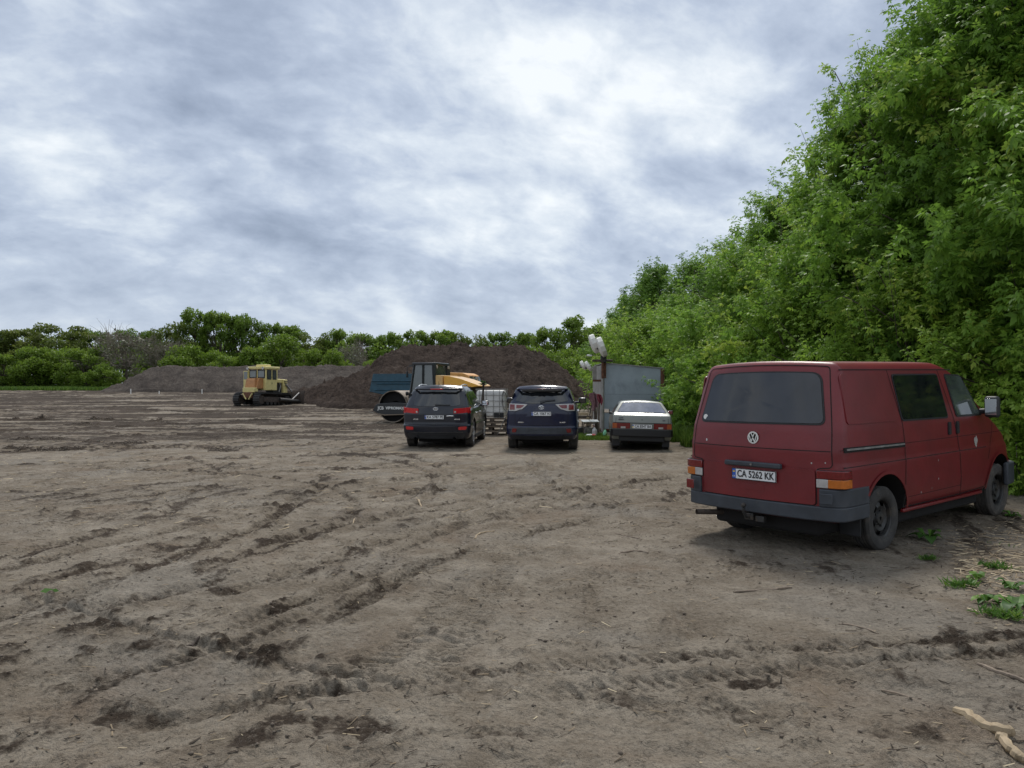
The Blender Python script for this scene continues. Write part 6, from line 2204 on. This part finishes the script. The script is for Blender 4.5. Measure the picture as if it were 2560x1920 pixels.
SH = [
    (9.3, 13.2, 0, (.85, .85, .85), 'leafy maple bush at the right picture edge in front of the van bonnet'),
    (8.6, 15.6, 1, (.95, .95, 1.0), 'leafy maple bush right behind the van door mirror'),
    (8.0, 18.3, 0, (1.0, 1.0, 1.05), 'leafy maple bush behind the front half of the van roof'),
    (7.6, 21.4, 1, (1.0, 1.0, 1.05), 'leafy maple bush behind the middle of the van roof'),
    (8.0, 24.6, 0, (.95, .95, 1.0), 'light maple bush behind the rear of the van roof'),
    (8.1, 29.2, 1, (.85, .85, .95), 'light maple bush between the shed and the van'),
    (8.2, 33.0, 0, (.95, .95, 1.15), 'light maple bush just behind the right side of the shed'),
    (7.0, 37.5, 1, (1.05, 1.05, 1.2), 'light maple bush behind the shed roof'),
    (7.0, 43.0, 0, (1.1, 1.1, 1.25), 'light maple bush behind the shed, left of its middle'),
    (7.4, 50.0, 1, (1.0, 1.0, 1.2), 'light maple bush behind the rusty mast'),
    (9.2, 72.0, 0, (1.3, 1.3, 1.4), 'light maple bush behind the right foot of the tall soil heap'),
]
for i, (x, y, v, sc, lab) in enumerate(SH):
    tree('maple_bush', lab, 'bush', (x, y, gz(x, y)), shr[v], 2.1 * i + .9, sc, 'bushes along the right side')


# ------------------------------------------------------------------ the wood at the far side of the field
def clump_mesh(name, mat, blobs, nleaf, size, seed, flat=1.0):
    """leaf clusters spread over the blobs (centre, radius) of a crown"""
    g = np.random.default_rng(seed)
    Bc = np.array([b_[0] for b_ in blobs], float)
    Br = np.array([b_[1] for b_ in blobs], float)
    idx = g.choice(len(blobs), nleaf, p=Br ** 2 / (Br ** 2).sum())
    d = unit(g.standard_normal((nleaf, 3)))
    rad = Br[idx] * (.45 + .6 * g.random(nleaf) ** .6)
    O = Bc[idx] + d * rad[:, None] * np.array([1, 1, flat])
    D = unit(g.standard_normal((nleaf, 3)) * .8 + d * .7 + np.array([0, 0, -.25]))
    N = unit(np.array([0, 0, 1.0]) + .7 * g.standard_normal((nleaf, 3)))
    L = size * (.6 + .8 * g.random(nleaf))
    v, f = leaf_arrays(O, D, N, L, L * .75)
    bt = g.random(len(blobs))
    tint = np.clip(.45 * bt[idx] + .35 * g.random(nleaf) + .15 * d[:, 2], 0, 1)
    return np_mesh(name, v, f, mat, tint=np.repeat(tint, 2))


def branchy(h, blobs, r0, g, stems=1):
    mb = MB()
    for q_ in range(stems):
        a = g.random() * 6.28
        ps = [Vector((0, 0, -.3))]
        for t in (.2, .45, .7):
            ps.append(Vector((math.cos(a) * h * .06 * t * stems + g.normal() * .12, math.sin(a) * h * .06 * t * stems + g.normal() * .12, h * t)))
        mb.tube(ps, [r0, r0 * .8, r0 * .6, r0 * .3], 7)
        for i, (c_, r_) in enumerate(blobs):
            if i % stems != q_:
                continue
            c_ = Vector(c_)
            k = min(2, max(0, int(c_.z * .6 / (h * .25))))
            s_ = ps[k].lerp(ps[k + 1], .6)
            mb.tube([s_, s_.lerp(c_, .5) + Vector((0, 0, -.05 * h)), c_], [r0 * .42, r0 * .26, r0 * .10], 5, cap=False)
    return mb


def far_variant(kind, seed):
    g = np.random.default_rng(seed)
    if kind == 'oak':
        h, mat, n, sz = 12.0, 'leaf_far', 9000, .33
        bl = []
        for k in range(58):
            t = g.uniform(.34, .95)
            R = 4.6 * math.sin(PI * min(.97, (t - .18) / .86)) ** .7
            a, rr__ = g.random() * 6.28, R * g.uniform(.35, 1.0)
            bl.append(((math.cos(a) * rr__, math.sin(a) * rr__, h * t - .6), g.uniform(.45, 1.15)))
        r0, stems, flat = .26, 1, .75
    elif kind == 'locust':
        h, mat, n, sz = 10.0, 'leaf_olive', 8000, .30
        bl = []
        for k in range(48):
            t = g.uniform(.25, .95)
            R = 4.4 * math.sin(PI * min(.97, (t - .05) / .98)) ** .6
            a, rr__ = g.random() * 6.28, R * g.uniform(.3, 1.0)
            bl.append(((math.cos(a) * rr__, math.sin(a) * rr__, h * t - .4), g.uniform(.7, 1.4)))
        r0, stems, flat = .18, 1, .42
    elif kind == 'round':
        h, mat, n, sz = 6.0, 'leaf_light', 6500, .25
        bl = []
        for k in range(44):
            t = g.uniform(.10, .88)
            R = 3.2 * math.sin(PI * min(.95, .15 + t * .85)) ** .6
            a, rr__ = g.random() * 6.28, R * g.uniform(.3, 1.0)
            bl.append(((math.cos(a) * rr__, math.sin(a) * rr__, h * t), g.uniform(.4, .95)))
        r0, stems, flat = .12, 1, .8
    else:      # thin greyish shrub, hardly in leaf
        h, mat, n, sz = 6.5, 'leaf_grey', 1500, .24
        bl = []
        for k in range(26):
            t = g.uniform(.25, .95)
            R = 3.6 * math.sin(PI * min(.95, .1 + t * .8)) ** .6
            a, rr__ = g.random() * 6.28, R * g.uniform(.3, 1.0)
            bl.append(((math.cos(a) * rr__, math.sin(a) * rr__, h * t), g.uniform(.6, 1.2)))
        r0, stems, flat = .15, 1, .8
    me = clump_mesh('crown', mat, bl, n, sz, seed + 1, flat)
    mb = branchy(h, bl, r0, g, stems)
    if kind == 'bare':
        for k in range(700):
            c_, r_ = bl[g.integers(len(bl))]
            c_ = Vector(c_)
            s_ = c_ + Vector(g.normal(size=3)) * r_ * .4
            e_ = s_ + (Vector((c_.x, c_.y, c_.z - 1.5)).normalized() * .45 + Vector(g.normal(size=3)) * .45) * .95
            mb.tube([s_, s_.lerp(e_, .5) + Vector(g.normal(size=3)) * .1, e_], [.022, .016, .008], 3, cap=False)
    o = mb.build('trunk', 'twig' if kind == 'bare' else 'bark', fix=False)
    d_ = o.data
    bpy.data.objects.remove(o)
    return me, d_, h


FV = {k: [far_variant(k, 300 + 17 * i + 7 * j) for j in range(3 if k != 'bare' else 1)] for i, k in enumerate(('oak', 'locust', 'round', 'bare'))}


def far_tree(px, py, d, kind, wide, label, name, cat, i, group):
    x = (px - 1280) / F_PX * d
    g0_ = float(base_z(x, d))
    v = FV[kind][i % len(FV[kind])]
    sz = (CAM_H + (HOR - py) / F_PX * d - g0_) / v[2]
    t = thing(name, label, cat, (x, d, g0_ - .1), (0, 0, 1.7 * i + .3), group)
    t.scale = (sz * wide, sz * wide, sz)
    link('crown', v[0], t)
    link('trunk', v[1], t)


FT = [  # px, top y, distance, kind, widening, label
    (-40, 812, 124, 'locust', 1.2, 'olive-tinted tree at the very left edge of the far wood'),
    (50, 812, 126, 'locust', 1.1, 'olive-tinted layered tree, second from the left edge of the far wood'),
    (150, 804, 124, 'locust', 1.2, 'highest olive-tinted layered tree in the left part of the far wood'),
    (238, 815, 132, 'oak', .9, 'green tree in the far wood, above the left side of the grey bare shrub'),
    (310, 816, 134, 'oak', 1.0, 'green tree in the far wood, right behind the grey bare shrub'),
    (375, 818, 134, 'oak', .8, 'green tree just left of the tallest group in the far wood'),
    (432, 792, 124, 'locust', .8, 'broad olive tree at the left flank of the tallest group'),
    (482, 762, 126, 'oak', .62, 'tallest thin-crowned tree of the far wood, left one of the tall pair'),
    (545, 765, 126, 'oak', .66, 'tall open tree of the far wood, right one of the tall pair'),
    (605, 772, 127, 'oak', .70, 'tall open tree at the right flank of the tallest group, above the bulldozer'),
    (672, 797, 130, 'oak', .75, 'open-crowned tree to the right of the tallest group'),
    (728, 802, 132, 'oak', .8, 'open-crowned tree behind the round bush right of the bulldozer'),
    (790, 820, 130, 'locust', .8, 'thin dull tree over the middle of the long soil bank'),
    (845, 815, 131, 'oak', .85, 'green tree over the right half of the long soil bank'),
    (905, 824, 132, 'oak', .85, 'green tree over the right end of the long soil bank'),
    (970, 822, 133, 'oak', .85, 'green tree above the left slope of the tall soil heap'),
    (1040, 818, 133, 'oak', .9, 'green tree above the left shoulder of the tall soil heap'),
    (1105, 816, 133, 'oak', .9, 'green tree above the top of the tall soil heap, left of its middle'),
    (1175, 822, 133, 'locust', .9, 'olive-tinted tree above the middle of the tall soil heap'),
    (1245, 823, 133, 'oak', .9, 'green tree above the top of the tall soil heap, right of its middle'),
    (1310, 822, 132, 'oak', .8, 'green tree above the right shoulder of the tall soil heap'),
    (1372, 808, 118, 'oak', .75, 'dark open tree above the right slope of the tall soil heap'),
    (1435, 782, 112, 'oak', .85, 'high open tree just left of the white dishes'),
    (1395, 850, 92, 'round', .9, 'dark bush above the right slope of the tall soil heap'),
    (1500, 800, 118, 'oak', .9, 'tree far behind the white dishes'),
]
for i, (px, py, d, kind, wd, lab) in enumerate(FT):
    far_tree(px, py, d, kind, wd, lab, 'tree', 'tree', i, 'trees of the far wood')
FS_ = [
    (10, 878, 112, 'round', 1.2, 'green bush at the left picture edge before the far wood'),
    (88, 862, 113, 'round', 1.1, 'green bush over the grass strip, second from the left edge'),
    (150, 848, 115, 'round', 1.0, 'taller green bush over the grass strip before the layered trees'),
    (215, 862, 112, 'round', 1.1, 'green bush just left of the grey bare shrub'),
    (262, 905, 108, 'round', 1.2, 'low dark bush over the left foot of the long soil bank'),
    (312, 826, 116, 'bare', 1.3, 'big grey-brown shrub with bare twigs over the left end of the soil bank'),
    (398, 845, 117, 'bare', .9, 'smaller grey bare shrub right of the big grey one'),
    (462, 856, 114, 'round', 1.0, 'bright green bush over the soil bank below the tall pair of trees'),
    (520, 858, 116, 'round', .9, 'bright green bush just left of the bulldozer cab'),
    (562, 882, 112, 'round', 1.0, 'small bright green bush peeping over the soil bank left of the bulldozer'),
    (690, 830, 116, 'round', 1.15, 'large round green bush over the soil bank right of the bulldozer'),
    (640, 850, 116, 'round', .9, 'green bush straight behind the bulldozer cab'),
    (765, 862, 116, 'round', .9, 'pale green bush over the middle of the soil bank'),
    (830, 870, 115, 'round', .9, 'pale green bush with thin top over the right half of the soil bank'),
    (880, 852, 120, 'bare', .8, 'thin dark twiggy shrub over the right half of the soil bank'),
    (935, 892, 112, 'round', .9, 'low light green bush beside the left slope of the tall heap'),
    (1330, 860, 105, 'round', .9, 'dark green bush behind the right shoulder of the tall heap'),
    (1455, 870, 80, 'round', 1.0, 'green bush between the tall heap and the small white dishes'),
]
for i, (px, py, d, kind, wd, lab) in enumerate(FS_):
    far_tree(px, py, d, kind, wd, lab, 'bush', 'bush', i, 'bushes before the far wood')
# what closes the gaps behind them: one mass of leaves
g = np.random.default_rng(77)
bl = []
for k in range(520):
    x_ = g.uniform(-110, 40)
    y_ = g.uniform(136, 160)
    bl.append(((x_, y_, float(base_z(x_, y_)) + g.uniform(.3, 8.0)), g.uniform(1.2, 2.2)))
for k in range(160):
    x_ = g.uniform(-84, -8)
    bl.append(((x_, 121 + g.uniform(-2, 5), 1.9 + g.uniform(.0, 2.0)), g.uniform(1.0, 1.9)))
for k in range(230):
    x_, y_ = g.uniform(-92, 18), g.uniform(124, 134)
    bl.append(((x_, y_, float(base_z(x_, y_)) + 6.2 * g.random() ** .7), g.uniform(.9, 1.8)))
wm = clump_mesh('far_woodland', 'leaf_far', bl, 110000, .42, 78)
tag(link('far_woodland', wm), kind='stuff')
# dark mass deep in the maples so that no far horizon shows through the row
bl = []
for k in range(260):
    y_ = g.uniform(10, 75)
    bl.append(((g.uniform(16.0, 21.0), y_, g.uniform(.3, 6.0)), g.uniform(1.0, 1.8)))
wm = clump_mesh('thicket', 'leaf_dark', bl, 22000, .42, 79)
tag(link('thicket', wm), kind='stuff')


# ------------------------------------------------------------------ grass, weeds, litter
def blades(name, xy, h, w, mat, seed, lean=.5):
    g_ = np.random.default_rng(seed)
    n = len(xy)
    z, _ = ground(xy[:, 0], xy[:, 1])
    B = np.column_stack([xy, z - .01])
    a = g_.random(n) * 2 * np.pi
    side = np.stack([np.cos(a), np.sin(a), np.zeros(n)], 1) * (w * (.6 + .8 * g_.random(n)))[:, None]
    a2 = g_.random(n) * 2 * np.pi
    hh = h * (.5 + .9 * g_.random(n))
    ln = np.stack([np.cos(a2), np.sin(a2), np.zeros(n)], 1) * (hh * lean * g_.random(n))[:, None]
    up = np.array([0, 0, 1.0]) * hh[:, None]
    v = np.stack([B - side, B + side, B + side * .7 + ln * .4 + up * .6, B - side * .7 + ln * .4 + up * .6, B + ln + up * (1 - .15 * lean)], 1).reshape(-1, 3)
    k = np.arange(n)[:, None] * 5
    f = np.concatenate([k + np.array([[0, 1, 2]]), k + np.array([[0, 2, 3]]), k + np.array([[3, 2, 4]])], 1).reshape(-1, 3)
    return np_mesh(name, v, f, mat, tint=np.repeat(np.clip(g_.normal(.45, .22, n), 0, 1), 3))


def scatter(n, x0, x1, y0, y1, seed, thr=-.1, sc=.8):
    g_ = np.random.default_rng(seed)
    xy = np.column_stack([g_.uniform(x0, x1, n), g_.uniform(y0, y1, n)])
    return xy[fbm(xy[:, 0] * sc, xy[:, 1] * sc, 3, seed) > thr]


tag(link('grass', blades('grass', scatter(5200, 2.1, 3.25, 24.6, 27.2, 1, -.15, 1.2), .11, .010, 'grass', 1)), kind='stuff')
xy = np.concatenate([scatter(9000, 5.2, 8.6, 22, 34, 2, -.3, .7), scatter(5000, 4.85, 6.2, 21.5, 26, 3, -.2, .7), scatter(7000, 7.6, 11.5, 10.8, 22, 5, -.3, .6)])
tag(link('grass', blades('grass', xy, .42, .014, 'grass', 3, .7)), kind='stuff')
xy = scatter(5200, 4.2, 8.0, 5.6, 10.2, 8, .22, 1.1)
xy = xy[(xy[:, 0] - 3.2) * .62 - (xy[:, 1] - 8.5) * .785 > 1.25]
tag(link('grass', blades('grass', xy, .055, .006, 'weed', 9, 1.0)), kind='stuff')
xy = np.column_stack([rng.uniform(-85, -37, 26000), rng.uniform(100, 118, 26000)])
xy = xy[(xy[:, 0] < -47) | (xy[:, 1] > 112)]
tag(link('grass', blades('grass', xy, .40, .09, 'grass', 4)), kind='stuff')


def weed(px, py, kind, size, label, i):
    x, y = G(px, py)
    z = gz(x, y)
    t = thing('weed', label, 'weed', (x, y, z), (0, 0, i * 1.1), 'weeds on the soil by the van')
    g_ = np.random.default_rng(900 + i)
    if kind == 'rosette':
        n = 11
        size *= .85
        a = np.arange(n) * 2.4 + g_.random(n) * .5
        el = g_.uniform(.25, 1.0, n)
        D = np.stack([np.cos(a) * np.cos(el), np.sin(a) * np.cos(el), np.sin(el)], 1)
        O = D * size * .12
        L = size * (.6 + .6 * g_.random(n))
        # two pieces to a leaf, the outer one hanging
        S_ = unit(np.cross(D, np.array([0, 0, 1.0])))
        Nn = np.cross(S_, D)
        vs_, fs_ = [], []
        for k in range(n):
            w_ = L[k] * .24
            p0, p1 = O[k], O[k] + D[k] * L[k] * .5
            dd = D[k] * .8 + np.array([0, 0, -.55])
            p2, p3 = p1 + dd * L[k] * .3, p1 + dd * L[k] * .55 + np.array([0, 0, -.1 * L[k]])
            b0 = len(vs_)
            vs_ += [p0, p1 + S_[k] * w_ + Nn[k] * w_ * .3, p1, p1 - S_[k] * w_ + Nn[k] * w_ * .3, p2 + S_[k] * w_ * .8 + Nn[k] * w_ * .2, p2, p2 - S_[k] * w_ * .8 + Nn[k] * w_ * .2, p3]
            fs_ += [(b0, b0 + 1, b0 + 2), (b0, b0 + 2, b0 + 3), (b0 + 1, b0 + 4, b0 + 2), (b0 + 2, b0 + 4, b0 + 5), (b0 + 2, b0 + 5, b0 + 6), (b0 + 2, b0 + 6, b0 + 3), (b0 + 4, b0 + 7, b0 + 5), (b0 + 5, b0 + 7, b0 + 6)]
        me = np_mesh('leaves', np.array(vs_), np.array(fs_), 'weed', tint=np.repeat(g_.random(n) * .7, 8))
    else:
        n = 150
        O = np.column_stack([g_.normal(0, size * .45, n), g_.normal(0, size * .28, n), np.zeros(n)])
        a = g_.random(n) * 6.28
        D = unit(np.column_stack([np.cos(a), np.sin(a), g_.uniform(.3, 1.6, n)]))
        L = size * g_.uniform(.25, .75, n)
        v, f = leaf_arrays(O, D, unit(np.array([0, 0, 1.0]) + .5 * g_.standard_normal((n, 3))), L, L * .16)
        me = np_mesh('leaves', v, f, 'weed', tint=np.repeat(np.clip(g_.normal(.5, .25, n), 0, 1), 2))
    link('leaves', me, t)


WD = [(2320, 1352, 'rosette', .26, 'broad-leaved green weed on the soil right of the rear wheel'), (2460, 1292, 'rosette', .17, 'small broad-leaved weed in front of the front wheel'),
      (2527, 1306, 'rosette', .15, 'low weed right of the front wheel, near the picture edge'), (2404, 1470, 'tuft', .15, 'bright green grass tuft left of the others on the right side'),
      (2440, 1458, 'rosette', .16, 'leafy weed touching the right side of a grass tuft'), (2488, 1421, 'tuft', .14, 'yellow-green tuft among straw below the front wheel'),
      (2527, 1478, 'rosette', .17, 'weed with long leaves near the right picture edge'), (2536, 1522, 'rosette', .24, 'largest leafy weed at the right picture edge'),
      (2505, 1548, 'tuft', .16, 'flat grass tuft lowest of the green patches on the right'), (2318, 1402, 'tuft', .10, 'small thin green tuft below the rear wheel weed'), (2462, 1513, 'rosette', .15, 'trailing weed beside a pale stalk on the right')]
for i, q in enumerate(WD):
    weed(*q, i)


def litter(name, xy, lmin, lmax, w, mat, seed):
    """broken straws and chips lying on the soil, each a four-sided sliver"""
    g_ = np.random.default_rng(seed)
    n = len(xy)
    z, _ = ground(xy[:, 0], xy[:, 1])
    a = g_.normal(0.2, .9, n)
    L = g_.uniform(lmin, lmax, n) * g_.random(n) ** .6
    D = np.stack([np.cos(a), np.sin(a), g_.normal(0, .12, n)], 1)
    Sd = np.stack([-np.sin(a), np.cos(a), np.zeros(n)], 1) * (w * (.5 + g_.random(n)))[:, None]
    U = np.array([0, 0, 1.0]) * (w * .8)
    c = np.column_stack([xy, z + w * .6 + .004])
    p, q = c - D * L[:, None] / 2, c + D * L[:, None] / 2
    v = np.stack([p - Sd, p + Sd, p + U, q - Sd * .6, q + Sd * .6, q + U], 1).reshape(-1, 3)
    k = np.arange(n)[:, None] * 6
    f = np.concatenate([k + np.array([[0, 3, 2]]), k + np.array([[2, 3, 5]]), k + np.array([[1, 2, 4]]), k + np.array([[2, 5, 4]]), k + np.array([[0, 2, 1]]), k + np.array([[3, 4, 5]])], 1).reshape(-1, 3)
    return np_mesh(name, v, f, mat, tint=np.repeat(np.clip(g_.normal(.45, .28, n), 0, 1), 6))


g = np.random.default_rng(41)
P1 = np.column_stack([g.normal(4.35, .75, 1500), g.normal(7.0, .9, 1500)])
P1 = P1[(P1[:, 0] - 4.3) - .5 * (P1[:, 1] - 6.5) > -.55]
P1b = np.column_stack([g.normal(5.9, .8, 500), g.normal(8.6, .7, 500)])
P1b = P1b[(P1b[:, 0] - 3.2) * .62 - (P1b[:, 1] - 8.5) * .785 > 1.05]
tag(link('straw_litter', litter('straw_litter', np.concatenate([P1, P1b]), .03, .24, .006, 'straw', 42)), kind='stuff')
P2 = np.column_stack([g.uniform(-9, 6, 2600), 3 + 17 * g.random(2600) ** 1.4])
P2 = P2[np.abs(P2[:, 0]) < P2[:, 1] * .72]
tag(link('straw_litter', litter('straw_litter', P2, .02, .11, .0035, 'straw', 43)), kind='stuff')
M['debris'] = leafmat('dark_debris', (.025, .019, .014), (.055, .042, .032), (.11, .085, .062), 0.0, .9)
P4 = np.column_stack([g.uniform(-9, 6.5, 9000), 3 + 15 * g.random(9000) ** 1.3])
P4 = P4[(np.abs(P4[:, 0]) < P4[:, 1] * .72) & (fbm(P4[:, 0] * .6, P4[:, 1] * .6, 3, 88) > -.25)]
tag(link('dark_debris', litter('dark_debris', P4, .015, .10, .004, 'debris', 45)), kind='stuff')
P3 = np.column_stack([g.uniform(-14, 3, 900), g.uniform(9, 24, 900)])
tag(link('straw_litter', litter('straw_litter', P3, .05, .25, .008, 'straw', 44)), kind='stuff')
# small clods of the same soil
n = 9000
cl = np.column_stack([g.uniform(-6, 6, n), 3 + 11 * g.random(n) ** 1.3])
zz, dd = ground(cl[:, 0], cl[:, 1])
kp = (np.abs(cl[:, 0]) < cl[:, 1] * .72) & (dd + .25 * g.standard_normal(n) > .25)
cl, zz = cl[kp], zz[kp]
n = len(cl)
fc = []
for (x0_, y0_, a_, b_w, h_w) in lump_w:
    k = int(10 + 60 * a_)
    fc.append(np.column_stack([g.normal(x0_, a_ * .6, k), g.normal(y0_, b_w * .7, k), np.full(k, max(.03, h_w * .35))]))
fc = np.concatenate(fc)
fc = fc[fc[:, 1] > 14]
zf_, _ = ground(fc[:, 0], fc[:, 1])
oc = np.array([[1, 0, 0], [0, 1, 0], [-1, 0, 0], [0, -1, 0], [0, 0, .8], [0, 0, -.6]])
sz = .003 + .013 * g.random(n) ** 3
cl, zz = np.concatenate([cl, fc[:, :2]]), np.concatenate([zz, zf_])
sz = np.concatenate([sz, fc[:, 2] * (.25 + .9 * g.random(len(fc)) ** 2)])
n = len(cl)
v = np.column_stack([cl, zz + sz * .35])[:, None] + oc[None] * (sz[:, None] * g.uniform(.6, 1.3, (n, 6)))[..., None]
fo = np.array([[0, 1, 4], [1, 2, 4], [2, 3, 4], [3, 0, 4], [1, 0, 5], [2, 1, 5], [3, 2, 5], [0, 3, 5]])
f = (np.arange(n)[:, None, None] * 6 + fo[None]).reshape(-1, 3)
M['clod'] = pm('soil_clods', (.135, .108, .083), .95, var=.5, scale=3)
tag(link('soil_clods', np_mesh('soil_clods', v.reshape(-1, 3), f, 'clod')), kind='stuff')


def stick(pts, r, mat, label, name='stick', cat='stick', lift=.0):
    P_ = []
    for px, py in pts:
        x, y = G(px, py)
        P_.append(Vector((x, y, gz(x, y) + (r[0] if isinstance(r, (list, tuple)) else r) * .7 + lift)))
    o0 = P_[0].copy()
    P_ = [p - o0 for p in P_]
    P_ = [Vector(q) for q in smooth_poly([tuple(p) for p in P_])] if len(P_) > 2 else P_
    for q in range(1, len(P_) - 1):
        P_[q] += Vector((random.gauss(0, .004), random.gauss(0, .004), random.gauss(0, .002)))
    rs = list(np.array([random.uniform(.85, 1.15) for _ in P_]) * np.interp(np.linspace(0, 1, len(P_)), np.linspace(0, 1, len(r)), r)) if isinstance(r, (list, tuple)) else r
    o = MB().tube(P_, rs, 8).build(name, mat, loc=o0)
    return tag(o, label, cat, 'sticks lying on the soil')


stick([(2383, 1798), (2420, 1818), (2460, 1838), (2500, 1850), (2524, 1853)], [.012, .026, .030, .032, .020], 'wood_pale', 'thick pale peeled branch at the lower right corner', lift=.008)
stick([(2498, 1861), (2515, 1878), (2535, 1892), (2558, 1903)], [.022, .026, .024, .020], 'wood_pale', 'short pale split piece of wood right at the lower right corner')
stick([(2440, 1671), (2480, 1684), (2530, 1700), (2600, 1722)], [.008, .013, .014, .012], 'wood', 'long brown stick at the right edge above the pale branch')
stick([(1833, 1483), (1880, 1477), (1930, 1475), (1978, 1471)], [.007, .010, .010, .006], 'wood', 'straight brown stick lying on bare soil left of the rear wheel')
stick([(2095, 1562), (2130, 1567), (2165, 1575), (2195, 1583)], [.004, .007, .007, .004], 'wood', 'thin brown twig below the van rear wheel')
stick([(1538, 1337), (1570, 1341), (1604, 1349)], [.006, .009, .006], 'wood', 'short grey stick left of the exhaust pipe')
stick([(1546, 1389), (1570, 1383), (1595, 1381), (1620, 1388)], [.006, .012, .010, .006], 'wood', 'bent brown stick lying under the level of the tow bar')
stick([(1032, 1248), (1046, 1254), (1053, 1268)], [.012, .016, .010], 'wood_pale', 'small pale bent chip of wood in the middle of the yard')
stick([(882, 1310), (886, 1300), (892, 1296)], [.007, .009, .006], 'wood_pale', 'small forked pale chip left of the bent chip')
stick([(1186, 1349), (1195, 1338), (1215, 1334), (1236, 1331)], [.006, .008, .008, .005], 'wood_pale', 'curved pale twig in the middle foreground')
stick([(470, 1606), (485, 1602), (500, 1596)], [.008, .012, .008], 'wood_dark', 'short dark stick at the end of the washed rill')
stick([(1345, 1611), (1365, 1613), (1378, 1610)], [.005, .006, .005], 'wood_dark', 'thin double twig on the reddish track in the foreground')
stick([(2200, 1725), (2260, 1745), (2320, 1775)], [.004, .008, .005], 'wood', 'thin stalk left of the pale peeled branch')
stick([(2172, 1658), (2184, 1661)], .008, 'white_paint', 'tiny white stub lying alone on the soil', 'litter', 'litter')
x, y = G(120, 1487)
lo = thing('green_leaf', 'single green leaf lying at the left end of the washed rill', 'leaf', (x, y, gz(x, y) + .015), (0, 0, .3))
v, f = leaf_arrays(np.array([[-.05, 0, .0], [.02, .02, .0]]), unit(np.array([[1, .2, .25], [1, -.5, .1]])), np.array([[0, -.6, 1.0], [0, -.8, 1]]), np.array([.09, .07]), np.array([.06, .045]))
link('blade', np_mesh('blade', v, f, 'weed', tint=np.full(4, .25)), lo)
